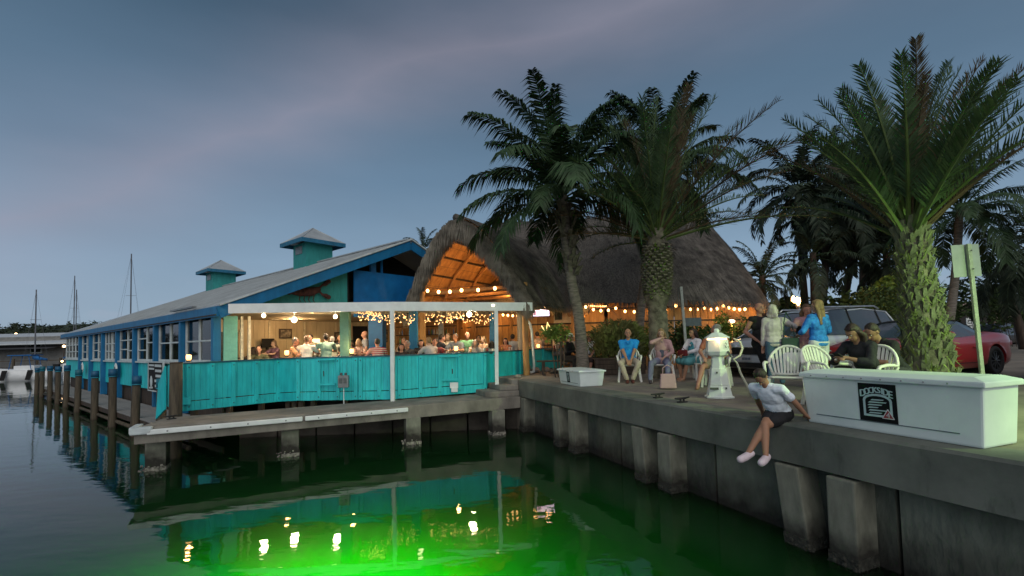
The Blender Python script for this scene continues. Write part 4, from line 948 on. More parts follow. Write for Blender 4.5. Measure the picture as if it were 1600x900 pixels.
# background palms
for i, (uc, vc, ub, vb, y, Lf, kind, n, lab) in enumerate((
    (1245, 292, 1262, 520, 27, 4.0, 'far', 32, 'dark palm left of the clump behind the silver van'),
    (1292, 318, 1278, 520, 25.5, 4.1, 'far', 32, 'dark palm in the middle of the clump behind the silver van'),
    (1338, 335, 1300, 520, 26.5, 4.2, 'far', 32, 'leaning dark palm of the clump, its trunk slanting right'),
    (1345, 300, 1346, 520, 30, 4.6, 'far', 30, 'tallest far palm between the clump and the big date palm'),
    (1385, 395, 1392, 520, 24, 3.2, 'far', 26, 'low dark palm just left of the big date palm trunk'),
    (1270, 395, 1272, 520, 24, 2.6, 'far', 18, 'low dark palm under the clump above the torch'),
    (1191, 430, 1191, 520, 23, 2.1, 'far', 26, 'small round palm beside the right end of the thatched hall'),
    (1500, 322, 1474, 545, 20, 3.2, 'coco', 30, 'slim coconut palm behind the red convertible'),
    (1572, 412, 1600, 520, 26, 3.2, 'far', 22, 'dark leaning palm at the right edge behind the sign'),
    (1618, 385, 1625, 520, 22, 3.0, 'far', 20, 'palm cut by the right edge of the view'),
    (1545, 440, 1548, 520, 34, 3.0, 'far', 20, 'low far palm behind the sign pole'),
    (662, 388, 668, 520, 34, 2.0, 'far', 18, 'palm top peeking out between the blue gable and the thatched entrance'))):
    top = PD(uc, vc, y); base = PD(ub, vb, y); base.z = 0
    o = thing('palm_tree', lab, 'palm tree', base, group='palms in the background')
    mid = base.lerp(top, .5)+V3(((top.x-base.x)*.1, 0, 0))
    trunk(o, [base, mid, top], [.26, .17, .15] if kind != 'coco' else [.2, .15, .14], cbark if kind == 'coco' else darkw, 9)
    crown(o, top, kind, n, Lf, 85, -50 if kind == 'far' else -30, .8 if kind == 'coco' else 1, dead=3 if i == 0 else 0, seed=30+i)

# ------------------------------------------------------------------ shrubs, planters
def shrub(name, lab, c, r, n, ls, m, group=None, stems=6, blade=False, cat='shrub'):
    o = thing(name, lab, cat, (c[0], c[1], 0), group=group); b = B(); s = B()
    cl = [(random.uniform(-1, 1), random.uniform(-1, 1), random.uniform(-.8, 1)) for _ in range(9)]
    for k in range(n):
        q = V3(random.choice(cl)); q = q*.62+V3((random.gauss(0, .3), random.gauss(0, .3), random.gauss(0, .3)))
        if q.length > 1.12: q *= 1.0/q.length
        p = V3((q.x*r[0], q.y*r[1], c[2]+q.z*r[2])); a = random.uniform(0, 6.3)
        d = V3((math.cos(a), math.sin(a), random.uniform(-.5, .9))).normalized()
        if blade: d = (V3((q.x*.7, q.y*.7, 1.0))+V3((random.uniform(-.4, .4), random.uniform(-.4, .4), random.uniform(-.5, .2)))).normalized()
        w = d.cross(V3((random.random(), random.random(), random.random()))).normalized()*ls*(.13 if blade else .28); l = ls*random.uniform(.6, 1.2)
        b.add([p-w*.3, p+w*.3, p+d*l*.5+w, p+d*l-V3((0, 0, l*.25)), p+d*l*.5-w], [(0, 1, 2, 4), (4, 2, 3)])
    for k in range(stems): x, y = random.uniform(-.5, .5)*r[0], random.uniform(-.5, .5)*r[1]; s.tube([(x*.5, y*.5, 0), (x, y, c[2])], .018, 5)
    s.build('stems', darkw, o); b.build('foliage', m, o)['kind'] = 'stuff'; return o
sg1 = mat('olive_bamboo_leaf', (.14, .15, .045), .7, .4, 1.6, .1, c2=(.05, .06, .015)); sg2 = mat('hedge_leaf', (.06, .10, .025), .7, .4, 1.6, .1, c2=(.02, .035, .01)); sg3 = mat('lit_hedge_leaf', (.16, .24, .04), .7, .4, 2, .1)  # lit bushes use a brighter copy of the hedge leaf colour
def at(u, v, y): p = PD(u, v, y); return p
p = at(962, 530, 14.6); shrub('bamboo_bush', 'olive bamboo like bush in the planter behind the man in blue', (p.x, p.y, .95), (.85, .6, .62), 3400, .20, sg1, blade=True)
pl = thing('planter_box', 'dark wooden planter box below the olive bush', 'planter', (p.x, p.y-.1, 0)); b = B()
for k in range(3): b.box((0, 0, .09+k*.16), (1.5, .8, .15))
b.build('board', darkw, pl); b = B(); b.box((0, 0, .49), (1.56, .86, .04)); b.build('rim', darkw, pl)
for i, (u_, v_, y, rx, rz, m_, n, lab) in enumerate(((925, 540, 17.5, .6, .55, sg2, 900, 'dark leafy bush just right of the coconut trunk'), (1008, 535, 16.2, .45, .6, sg3, 900, 'bright lit bush left of the date palm trunk'), (1062, 530, 16.2, .5, .6, sg2, 900, 'dark hedge bush right of the date palm trunk'), (1098, 535, 16.6, .7, .6, sg2, 1100, 'hedge bush behind the woman in white'), (1128, 520, 17.6, .45, .75, sg3, 800, 'bright lit bush behind the dock lighthouse'), (1158, 528, 18.2, .8, .75, sg2, 1200, 'hedge bush in front of the bamboo screen post'), (1190, 520, 19, .7, .6, sg2, 800, 'dark bush at the corner of the thatched hall'), (872, 523, 13.8, .5, .3, sg3, 400, 'small lit plant behind the woman in the white hat'), (1370, 500, 19, 1.3, 1.3, sg2, 2200, 'tall leafy shrub between the van and the big date palm'), (1395, 470, 21, .9, 1.0, sg3, 700, 'yellow green lit shrub behind the red convertible'), (1300, 490, 24, 2.2, 1.2, sg2, 1800, 'dark hedge mass behind the silver van'), (1225, 492, 26, 1.4, .9, sg2, 900, 'dark hedge left of the torch'), (1530, 470, 36, 3.6, 1.6, sg2, 1600, 'dark hedge far behind the sign pole'), (1590, 480, 30, 2.4, 1.8, sg2, 1600, 'dark shrubs at the right edge'), (1455, 490, 34, 2.6, 1.0, sg2, 1200, 'hedge behind the slim coconut palm'))):
    p = at(u_, v_, y); shrub('shrub', lab, (p.x, p.y, max(p.z, rz*.7)), (rx, rx*.7, rz), n, .13 if y < 20 else .3, m_, 'shrubs around the hall', 6)

# ------------------------------------------------------------------ far shore, marina, boats
hm = mat('hill_ground', (.03, .045, .025), .95, .3, .2, .2)
b = B(); N_ = 40
for i in range(N_+1):
    x = -330+i*9; hgt = (12 if x < -105 else 6)+3*noise.noise(V3((i*.21, 0, 3)))
    for (dy, z) in ((0, -1.6), (12, hgt*.45), (45, hgt)): b.v.append((x, 150+dy-.25*x*0, z))
for i in range(N_):
    for j in range(2): b.f.append((i*3+j, (i+1)*3+j, (i+1)*3+j+1, i*3+j+1)); b.m.append(0)
setp(b.build('far_shore', hm), kind='structure')
b = B()
for k in range(5200):
    x = random.uniform(-330, 20); hh = (9.5 if x < -118 else 6.0 if x < -95 else 4)+4.0*max(0, noise.noise(V3((x*.03, 1, 3)))+.25)+3.0*noise.noise(V3((x*.09, 4, 0))); p = V3((x, 152+random.uniform(0, 30), random.uniform(.0, 1)**.6*hh+.5))
    for q in range(3):
        a = random.uniform(0, 6.3); d = V3((math.cos(a), math.sin(a), random.uniform(-.4, .8)))*random.uniform(.9, 2.0); w = V3((random.uniform(-1, 1), random.uniform(-1, 1), random.uniform(-1, 1))); w.normalize(); w *= random.uniform(.6, 1.3)
        b.add([p-w, p+d*.5-w*.2, p+w, p+d], [(0, 1, 2, 3)])
o = b.build('far_trees', mat('far_foliage', (.030, .042, .022), .9, .4, .4, .1, c2=(.012, .018, .010))); setp(o, 'dark line of trees on the far shore at the left', 'trees', kind='stuff')
# marina building
mb_ = thing('marina_building', 'low grey marina building with white metal roof behind the boats', 'building', PD(30, 560, 66)); mb_.location.z = -1.0; MW[mb_.name] = Matrix.Translation(mb_.location)
gs = mat('grey_siding', (.20, .20, .19), .8, .12, 2, .2)
x0, x1, y0 = -92, -48, 66
b = B()
for k in range(14): b.beam((x0, y0, -.6+k*.28), (x1, y0, -.6+k*.28), .08, .27)
b.build('siding', gs, mb_, world=True)
b = B(); b.box(((x0+x1)/2, y0+6, 1.2), (x1-x0, 11.5, 4.6)); b.build('wall', gs, mb_, world=True)
b = B(); zr = 3.05; b.add([(x0, y0-2, 2.55), (x1+.5, y0-2, 2.55), (x1+.5, y0+8, 4.3), (x0, y0+8, 4.3), (x0, y0-2, 2.35), (x1+.5, y0-2, 2.35), (x1+.5, y0+8, 4.1), (x0, y0+8, 4.1)], [(0, 1, 2, 3), (7, 6, 5, 4), (0, 4, 5, 1), (1, 5, 6, 2), (2, 6, 7, 3), (3, 7, 4, 0)]); b.build('roof', mat('pale_roof', (.50, .53, .55), .5, .06, 1), mb_, world=True)
b = B(); b.add([(x0, y0-3, 1.75), (x1-14, y0-3, 1.75), (x1-14, y0, 2.2), (x0, y0, 2.2)], [(0, 1, 2, 3)]); b.build('awning', mat('dark_awning', (.05, .05, .055), .8, .1, 1), mb_, world=True)
for xx, w, h, z in ((-66.5, 1.3, 1.2, 1.9), (-55.5, 2, .9, 2.0), (-60, .8, .9, 1.9)):
    b = B(); b.box((xx, y0-.08, z), (w+.3, .1, h+.3)); f_ = b.build('window', offw, mb_, world=True); b = B(); b.box((xx, y0-.14, z), (w, .06, h)); b.build('pane', blackm, f_, world=True)
b = B(); b.box((-76, y0-.1, .3), (2.6, .1, 2.6)); b.build('door', blackm, mb_, world=True)
dk = thing('marina_dock', 'low wooden dock with rails in front of the marina building', 'dock', (-60, 60, -1)); b = B()
b.box((-66, 62, -.75), (46, 3, .15)); b.build('deck', woodp, dk, world=True); b = B()
for k in range(16): b.tube([(-88+k*3, 60.6, -2), (-88+k*3, 60.6, .5)], .14, 7)
b.beam((-88, 60.6, .2), (-44, 60.6, .2), .08, .1); b.build('pile', woodp, dk, world=True)
def lamp_far(lab, u_, v_, y, r_, e=40):
    p = PD(u_, v_, y); o = thing('street_light', lab, 'light', (p.x, p.y, -1), group='far lights'); b = B(); b.ball((0, 0, p.z+1), r_, 8, 6); b.build('lamp', emit('far_lamp', (1, .62, .30), 9), o, True); b = B(); b.tube([(0, 0, -1), (0, 0, p.z+1)], r_*.3, 5); b.build('pole', darkw, o)
lamp_far('small orange light in the trees on the far shore', 25, 522, 147, .35)
lamp_far('yellow lamp at the corner of the marina building', 100, 541, 64, .17)
lamp_far('white light low by the far end of the teal building', 97, 564.5, 50, .1)
hullw = mat('white_gelcoat', (.68, .70, .70), .25, .05, 2, 0); cover = mat('blue_sail_cover', (.01, .12, .34), .7, .2, 2, .3); alum = mat('mast_alloy', (.12, .12, .13), .4, .1, 2, 0, metal=.3)
def hullmesh(Lh, Bm, D, fr=.55):
    b = B(); n = 14; m_ = 9
    for i in range(n+1):
        s = i/n; bw_ = Bm*(1-max(0, (s-.45)/.55)**2.2)*(.82+.18*min(1, s/.3)); sh = fr+.28*s*s
        for j in range(m_):
            a = math.pi*j/(m_-1); y = -math.cos(a)*bw_*(.5+.08*math.sin(a)); z = sh-(sh+D*(1-.3*s))*math.sin(a)**.75
            b.v.append((s*Lh-Lh*.5, y, z))
    for i in range(n):
        for j in range(m_-1): b.f.append((i*m_+j, (i+1)*m_+j, (i+1)*m_+j+1, i*m_+j+1)); b.m.append(0)
    for i in range(n): b.f.append((i*m_, i*m_+m_-1, (i+1)*m_+m_-1, (i+1)*m_)); b.m.append(0)
    b.f.append(tuple(range(m_))); b.m.append(0); return b
def sailboat(lab, u_, y, mast_v, Lh=8, yaw=0, cov=True):
    p = PD(u_, 560, y); o = thing('sailboat', lab, 'sailboat', (p.x, p.y, WZ), yaw, group='sailboats moored at the left')
    hullmesh(Lh, Lh*.3, .5).build('hull', hullw, o, True)
    b = B(); b.tube([(-.2*Lh, 0, .75), (.18*Lh, 0, .8)], [Lh*.10, Lh*.07], 10, flat=.5); b.build('cabin', hullw, o, True)
    zt = PD(u_, mast_v, y).z-WZ; b = B(); b.tube([(.06*Lh, 0, .5), (.06*Lh, 0, zt)], [.07, .05], 8); mt = b.build('mast', alum, o)
    b = B(); b.tube([(.06*Lh, 0, 1.9), (-.38*Lh, 0, 1.8)], .05, 6); b.build('boom', alum, o)
    if cov: b = B(); b.tube([(.05*Lh, 0, 2.1), (-.1*Lh, 0, 2.0), (-.36*Lh, 0, 1.9)], [.24, .17, .09], 8); b.build('sail_cover', cover, o, True)
    b = B()
    for q in ((.48*Lh, 0, .85), (-.49*Lh, 0, .6), (.02*Lh, Lh*.14, .6), (.02*Lh, -Lh*.14, .6)): b.tube([(.06*Lh, 0, zt-.1), q], .006, 4, False)
    b.tube([(.06*Lh, -.4, zt*.66), (.06*Lh, .4, zt*.66)], .015, 5); b.build('rigging', alum, o)
    b = B()
    for q in range(8):
        x = -.45*Lh+q*.12*Lh; b.tube([(x, Lh*.13*(1 if x < 1 else .6), .6), (x, Lh*.13*(1 if x < 1 else .6), 1.2)], .02, 5)
    b.build('stanchions', alum, o); return o
sailboat('sailboat with blue sail cover and tall mast near the marina building', 57, 47, 452, 7.5, R(150))
sailboat('sailboat whose mast rises left of the pair of masts beyond the roof end', 112.5, 62, 430, 9, R(120))
sailboat('sailboat with thin second mast close beside the roof end', 116, 66, 452, 9, R(120), False)
sailboat('sailboat behind the long roof showing only its tall thin mast', 199.5, 44, 395, 9, R(110))
# small white motor boat with dark stripes
p = PD(37, 594, 44); o = thing('motor_boat', 'small white motor boat with dark stripes and outboard tied at the left', 'motorboat', (p.x, p.y, WZ), R(200))
hb = hullmesh(4.6, 1.9, .35, .95); hb.build('hull', hullw, o, True)
b = B(); b.box((-.3, 0, 1.15), (1.5, 1.3, .5)); b.build('console', hullw, o, bev=.08)
b = B()
for x in (.9, -.9): b.add([(x, -1.0, .1), (x+.35, -1.0, .1), (x+.15, -1.02, 1.0), (x-.25, -1.02, 1.0)], [(0, 1, 2, 3)]); b.add([(x, 1.0, .1), (x+.35, 1.0, .1), (x+.15, 1.02, 1.0), (x-.25, 1.02, 1.0)], [(3, 2, 1, 0)])
b.build('stripe', blackm, o)
b = B(); b.box((-2.4, 0, 1.15), (.45, .4, .6)); b.box((-2.45, 0, .5), (.2, .15, .9)); b.build('outboard', blackm, o, bev=.05)
b = B(); b.tube([(-.9, -.8, 1), (-.7, -.8, 2.3), (.5, -.8, 2.3), (.7, -.8, 1)], .03, 6); b.tube([(-.9, .8, 1), (-.7, .8, 2.3), (.5, .8, 2.3), (.7, .8, 1)], .03, 6); b.box((-.1, 0, 2.36), (1.7, 1.9, .08)); b.build('canopy', cover, o)

# ------------------------------------------------------------------ town behind on the right
tb = thing('town_building', 'low tan building with lit eave far behind the slim coconut palm', 'building', PD(1500, 500, 60)); q = PD(1500, 500, 60); tb.location.z = 0; MW[tb.name] = Matrix.Translation(tb.location)
b = B(); b.box((q.x+6, q.y+4, 2.1), (34, 8, 4.2)); b.build('wall', mat('tan_stucco', (.26, .21, .17), .9, .1, 1), tb, world=True)
b = B(); b.box((q.x+6, q.y+3, 4.4), (37, 11, .35)); b.build('roof', mat('pinkish_roof', (.30, .22, .19), .8, .1, 1), tb, world=True)
for k in range(6):
    b = B(); b.box((q.x-8+k*5.2, q.y-.05, 1.7), (2.4, .2, 1.4)); f_ = b.build('window', offw, tb, world=True); b = B(); b.box((q.x-8+k*5.2, q.y-.14, 1.7), (2.0, .1, 1.1)); b.build('pane', emit('dim_window', (1, .7, .4), .5) if k % 2 else blackm, f_, world=True)
tb = thing('town_building', 'pale shopfront behind the far dark car at the right', 'building', PD(1570, 500, 48)); q = PD(1575, 500, 48); tb.location.z = 0; MW[tb.name] = Matrix.Translation(tb.location)
b = B(); b.box((q.x+5, q.y+2, 1.6), (14, 5, 3.2)); b.build('wall', mat('brown_stucco', (.13, .10, .08), .9, .1, 1), tb, world=True)
b = B(); b.box((q.x-.6, q.y-.6, 1.5), (1.8, .1, 1.7)); f_ = b.build('window', offw, tb, world=True); b = B(); b.box((q.x-.6, q.y-.68, 1.5), (1.5, .1, 1.4)); b.build('pane', blackm, f_, world=True)
p = PD(1515, 505, 40); o = thing('notice_sign', 'small white notice board behind the red convertible', 'sign', (p.x, p.y, 0)); b = B(); b.box((0, 0, p.z), (.55, .05, .9)); b.build('board', white, o)
b = B()
for k in range(3): b.box((0, -.035, p.z+.22-k*.22), (.36, .02, .07))
b.build('lettering', blackm, o); b = B(); b.tube([(0, .04, 0), (0, .04, p.z)], .03, 6); b.build('pole', greym, o)
# tiki torch
p = PD(1243, 470, 20.5); o = thing('torch', 'burning torch on a white pole behind the white haired woman', 'torch', (p.x, p.y, 0))
b = B(); b.tube([(.10, 0, 0), (.10, 0, p.z-.35)], .05, 8); b.build('pole', mat('torch_pole', (.75, .62, .5), .6), o); b = B(); b.lathe((.10, 0, p.z-.38), [(.05, 0), (.09, .12), (.08, .18)], 10); b.build('bowl', greym, o)
b = B(); b.ball((.1, 0, p.z-.02), (.10, .08, .17), 8, 8, noise_=.5); b.ball((-.08, 0, p.z+.06), (.09, .07, .14), 8, 8, noise_=.5); b.build('flame', emit('flame', (1, .50, .14), 22), o, True); point('flame_light', (p.x+.1, p.y-.2, p.z+.1), 60, (1, .5, .18), .15, o)
p = PD(1143, 502, 18); o = thing('path_lamp', 'glowing mushroom lamp in the bushes behind the dock lighthouse', 'lamp', (p.x, p.y, 0)); b = B(); b.ball((0, 0, p.z), (.13, .13, .07), 10, 6); b.build('shade', emit('shade_glow', (1, .60, .35), 5), o, True); b = B(); b.tube([(0, 0, 0), (0, 0, p.z)], .035, 6); b.build('stem', orangew, o); point('path_glow', (p.x, p.y-.1, p.z-.15), 12, (1, .6, .3), .1, o)
p = PD(1587, 480, 45); o = thing('path_lamp', 'small orange lamp far away at the right edge', 'lamp', (p.x, p.y, 0)); b = B(); b.ball((0, 0, p.z+.25), .16, 8, 6); b.build('shade', emit('far_lamp', (1, .62, .30), 9), o, True); b = B(); b.tube([(0, 0, 0), (0, 0, p.z+.25)], .04, 6); b.build('stem', darkw, o)
# sign poles
def signpole(lab, ub, vb, ut, vt, y, w, h, m1, m2, r_=.045, yaw=0, off=0):
    a = PD(ub, vb, y); t = PD(ut, vt, y); g = a+(t-a)*((0-a.z)/(t.z-a.z)); o = thing('sign_post', lab, 'sign', g); q = t-g
    b = B(); b.beam((0, 0, 0), q, r_*2, r_*1.4, up=(0, 1, 0)); b.build('pole', m1, o, bev=.008)
    b = B(); rt = Matrix.Rotation(yaw, 3, 'Z') @ Matrix.Rotation(math.atan2(q.x, q.z), 3, 'Y'); b.box(q-V3((0, 0, h/2))+V3((off, .06, 0)), (w, .012, h), rt); b.build('plate', m2, o, bev=.0); 
    b = B()
    for z in (.12, h-.12): b.ball(q-V3((q.x/q.z*z, .045, z)), .014, 6, 5)
    b.build('bolt', greym, o); return o
signpole('leaning metal sign post with blank sign back behind the long dock box', 1535, 590, 1513, 381, 7.9, .47, .55, mat('green_grey_post', (.30, .34, .26), .45, .15, 6, .2), mat('sign_back', (.30, .34, .32), .4, .08, 3, .05), .032)
signpole('slim sign post seen edge on behind the woman in white', 1070, 520, 1064, 448, 14.5, .55, .62, mat('pale_post', (.35, .40, .34), .5), mat('dark_sign_back', (.05, .09, .08), .5), .04, R(72), -.08)
p = PD(1083, 503, 16); o = thing('info_board', 'dark rectangular board among the hedge right of the slim sign post', 'sign', (p.x, p.y, 0)); b = B(); b.box((0, 0, p.z), (.55, .06, .28)); b.build('board', mat('slate_board', (.06, .08, .10), .5), o); b = B(); b.tube([(0, .05, 0), (0, .05, p.z)], .03, 6); b.build('pole', darkw, o)
# ------------------------------------------------------------------ plastic chairs
plast = mat('white_plastic', (.66, .66, .60), .45, .06, 3, .05)
def make_chair(lab, loc, yaw, group='white plastic chairs'):
    o = thing('plastic_chair', lab, 'chair', loc, yaw, group)
    b = B(); n = 7
    for i in range(n+1):
        y = -.22+.44*i/n
        for j in range(n+1): x = (-.235+.47*j/n)*(1-.08*(1-i/n)); b.v.append((x, y, .42-.02*math.cos(x*6)*math.cos(y*6)+(.015 if i == n else 0)))
    for i in range(n):
        for j in range(n): k = i*(n+1)+j; b.f.append((k, k+1, k+n+2, k+n+1)); b.m.append(0)
    q = len(b.v); b.v += [(x, y, z-.025) for x, y, z in b.v]; b.f += [tuple(reversed([w+q for w in f])) for f in b.f[:]]; b.m = [0]*len(b.f)
    ed = [i for i in range(n+1)]+[i*(n+1)+n for i in range(1, n+1)]+[n*(n+1)+j for j in range(n-1, -1, -1)]+[i*(n+1) for i in range(n-1, 0, -1)]
    for k in range(len(ed)): b.f.append((ed[k], ed[k]+q, ed[(k+1) % len(ed)]+q, ed[(k+1) % len(ed)])); b.m.append(0)
    b.build('seat', plast, o, True)
    def bp(x, h): return V3((x, -.20-.16*h-.05*(1-(x/.27)**2)*1.0+.03, .42+.46*h))
    b = B(); pts = [bp(-.20, 0)]+[bp(-.262*math.cos(a), .38+.62*math.sin(a)) for a in [math.pi*i/14 for i in range(15)]]+[bp(.20, 0)]
    b.tube(pts, .021, 8); b.tube([bp(-.2, .06), bp(0, .04), bp(.2, .06)], .022, 6); bk_ = b.build('backrest', plast, o, True)
    for k in range(9):
        x0 = -.165+.33*k/8; x1 = -.215+.43*k/8; a = math.acos(max(-1, min(1, -x1/.262))); h1 = .38+.62*math.sin(a); p0, p1 = bp(x0, .05), bp(x1, h1)
        pm_ = bp((x0+x1)/2, h1*.5)+V3((0, -.012, 0)); s_ = B(); s_.beam(p0, pm_, .030, .008, up=(0, 1, .3)); s_.beam(pm_, p1, .034, .008, up=(0, 1, .3)); s_.build('slat', plast, bk_)
    for sx in (-1, 1):
        b = B(); b.tube([bp(sx*.262, .42), V3((sx*.285, -.12, .63)), V3((sx*.29, .05, .64)), V3((sx*.285, .2, .625)), V3((sx*.275, .25, .57)), V3((sx*.262, .24, .45))], [.02, .026, .028, .026, .02, .018], 8, flat=.8); b.build('armrest', plast, o, True)
        for sy in (-1, 1):
            b = B(); b.beam((sx*.225, sy*.20, .41), (sx*.27, sy*(.27 if sy < 0 else .25), 0), .045, .03, up=(0, 1, 0)); b.build('leg', plast, o)
    return o
# ------------------------------------------------------------------ people
def ik(a, c, l1, l2, hint):
    a, c = V3(a), V3(c); d = c-a; D = min(d.length, (l1+l2)*.999); d = d.normalized()*D; c = a+d
    x = (l1*l1-l2*l2+D*D)/(2*D); h = math.sqrt(max(0, l1*l1-x*x)); n_ = V3(hint); u_ = d.normalized(); n_ = n_-u_*n_.dot(u_)
    if n_.length < 1e-4: n_ = V3((0, 0, 1))
    return a+u_*x+n_.normalized()*h, c
def remesh(o, vox, it=4):
    m = o.modifiers.new('remesh', 'REMESH'); m.mode = 'VOXEL'; m.voxel_size = vox; m.use_smooth_shade = True
    s_ = o.modifiers.new('smooth', 'SMOOTH'); s_.factor = .5; s_.iterations = it
ftx = bpy.data.textures.new('folds', 'CLOUDS'); ftx.noise_scale = .11; ftx.noise_depth = 2
def folds(o, k=.028):
    m = o.modifiers.new('folds', 'DISPLACE'); m.texture = ftx; m.strength = k; m.mid_level = .5; m.texture_coords = 'LOCAL'
def skinm(n, c): return mat('skin_'+n, c, .55, .06, 6, .04, spec=.3)
skins = {'fair': (.44, .27, .19), 'tan': (.34, .18, .11), 'ruddy': (.40, .20, .14), 'olive': (.27, .15, .09)}
def cloth(n, c, v=.12): return mat('cloth_'+n, c, .85, v, 5, .35, bscale=14, bdist=.02)
def hairm(n, c): return mat('hair_'+n, c, .6, .3, 22, .5, stretch=(1, 1, .2), bscale=60)
hairs = {'grey': (.20, .18, .165), 'white': (.46, .42, .36), 'brown': (.028, .015, .010), 'black': (.012, .01, .009), 'blonde': (.26, .165, .08), 'dark': (.03, .02, .014), 'lightbrown': (.15, .09, .05)}
def person(lab, loc, yaw, hip=(0, 0, .93), lean=0, side=0, twist=0, head=(0, 0, 0), hands=None, elb=None, feet=None, knees=None, h=1.72, w=1.0, skin='fair', hair=('grey', 'short'), top=('tee', 'blue'), topc=(.1, .2, .5), bot=('trousers', 'grey'), botc=(.2, .2, .2), shoe=('shoe', (.05, .04, .03)), hat=None, vox=.010, group=None, curl=.5, extra=None, female=False):
    s = h/1.75; o = thing('person', lab, 'person', loc, yaw, group)
    hip = V3(hip); T = Matrix.Rotation(R(twist), 3, 'Z') @ Matrix.Rotation(R(side), 3, 'Y') @ Matrix.Rotation(-R(lean), 3, 'X')
    tp = lambda x, y, z: hip+(T @ V3((x*s*w if abs(x) < .16 else x*s, y*s, z*s)))
    bend = lambda z: V3((0, 0, 0))
    neck = tp(0, -.01, .515); hd = neck+(T @ V3((0, .02, .155)))*s
    Hm = Matrix.Rotation(R(twist+head[0]), 3, 'Z') @ Matrix.Rotation(R(head[2]), 3, 'Y') @ Matrix.Rotation(-R(lean*.5+head[1]), 3, 'X')
    hp = lambda x, y, z: hd+(Hm @ V3((x, y, z)))*s
    swd = .175 if female else .195
    sh = {sg: tp(sg*swd, 0, .455) for sg in (-1, 1)}; hj = {sg: hip+(Matrix.Rotation(R(twist*.3), 3, 'Z') @ V3((sg*.09, 0, -.02)))*s for sg in (-1, 1)}
    hands = hands or {-1: (-.25, .06, .72), 1: (.25, .06, .72)}; elb = elb or {-1: (-.5, -.8, 0), 1: (.5, -.8, 0)}
    feet = feet or {-1: (-.10, .0, 0), 1: (.10, .0, 0)}; knees = knees or {-1: (0, 1, .2), 1: (0, 1, .2)}
    el, wr, kn, an = {}, {}, {}, {}
    for sg in (-1, 1):
        el[sg], wr[sg] = ik(sh[sg], V3(hands[sg]), .285*s, .255*s, elb[sg])
        f_ = V3(feet[sg]); kn[sg], an[sg] = ik(hj[sg], f_+V3((0, 0, .08*s)), .43*s, .42*s, knees[sg])
    bust = .018 if female else 0
    def torso(b, g=0):
        b.ball(tp(0, 0, .02), ((.165*w+g)*s, (.115*w+g)*s, (.13+g)*s), 14, 10, T); b.ball(tp(0, .01*w, .16), ((.148*w+g)*s, (.105*w+g)*s, (.15+g)*s), 14, 10, T)
        b.ball(tp(0, .0, .33), ((.165*w+g)*s, (.105*w+bust+g)*s, (.17+g)*s), 14, 10, T); b.cap(tp(-.13, -.005, .44), tp(.13, -.005, .44), (.062+g)*s, (.062+g)*s)
        for sg in (-1, 1): b.cap(tp(sg*.12, 0, .45), sh[sg], (.062+g)*s, (.054+g)*s)
    b = B(); torso(b); b.chain([tp(0, -.01, .44), neck, hp(0, -.015, -.06)], [.07*s, .054*s, .052*s])
    b.ball(hp(0, -.012, .025), (.076*s, .094*s, .098*s), 14, 10, Hm); b.ball(hp(0, .022, -.045), (.058*s, .066*s, .066*s), 12, 8, Hm); b.ball(hp(0, .062, -.085), (.026*s, .02*s, .02*s), 8, 6, Hm)
    b.cap(hp(0, .083, .012), hp(0, .104, -.022), .011*s, .015*s, 8); b.ball(hp(0, .074, .035), (.05*s, .018*s, .012*s), 8, 6, Hm)
    for sg in (-1, 1):
        b.ball(hp(sg*.078, -.008, .0), (.012*s, .02*s, .032*s), 8, 6, Hm)
        b.chain([sh[sg], el[sg]], [.050*s, .041*s]); b.chain([el[sg], el[sg].lerp(wr[sg], .3), wr[sg]], [.040*s, .041*s, .027*s])
        b.chain([hj[sg], hj[sg].lerp(kn[sg], .5), kn[sg]], [.092*s*w, .078*s, .056*s]); b.chain([kn[sg], kn[sg].lerp(an[sg], .32), an[sg]], [.054*s, .056*s, .036*s])
        d = (wr[sg]-el[sg]).normalized(); td = V3(elb[sg]); side_ = d.cross(V3((0, 0, 1)) if abs(d.z) < .9 else V3((0, 1, 0))).normalized(); nrm = side_.cross(d).normalized()
        if nrm.z > 0: nrm = -nrm
        pc = wr[sg]+d*.05*s; b.cap(wr[sg], wr[sg]+d*.02*s, .024*s, .03*s, 8)
        Rm = Matrix((side_, d, nrm)).transposed(); b.ball(pc+d*.005, (.040*s, .052*s, .017*s), 10, 8, Rm)
        for k in range(4):
            q0 = pc+d*.042*s+side_*((k-1.5)*.019*s); dd = d.copy(); pts = [q0]; 
            for z_, ln in enumerate(((.034, .026, .02), (.038, .029, .022), (.036, .027, .021), (.028, .021, .018))[k]):
                dd = (dd+nrm*curl*(.55+.2*z_)).normalized(); pts.append(pts[-1]+dd*ln*s)
            b.chain(pts, [.0105*s, .0098*s, .0092*s, .0085*s], 6)
        ts = -sg if True else sg; q0 = wr[sg]+d*.022*s+side_*(ts*.028*s*(1 if side_.x*1 > 0 else -1)); t_ = (d*.65+side_*(ts*.75*(1 if side_.x > 0 else -1))+nrm*.35).normalized()
        b.chain([q0, q0+t_*.035*s, q0+(t_*.6+d*.5).normalized()*.062*s], [.015*s, .0115*s, .0095*s], 6)
        fwd = V3((0, 1, 0)) if not extra or 'toe' not in extra else V3(extra['toe'][sg]).normalized()
        b.chain([an[sg], an[sg]-V3((0, 0, .03))*s, an[sg]+fwd*.13*s-V3((0, 0, .05))*s], [.037*s, .038*s, .03*s])
    body = b.build('body', skinm(skin, skins[skin]), o); remesh(body, vox)
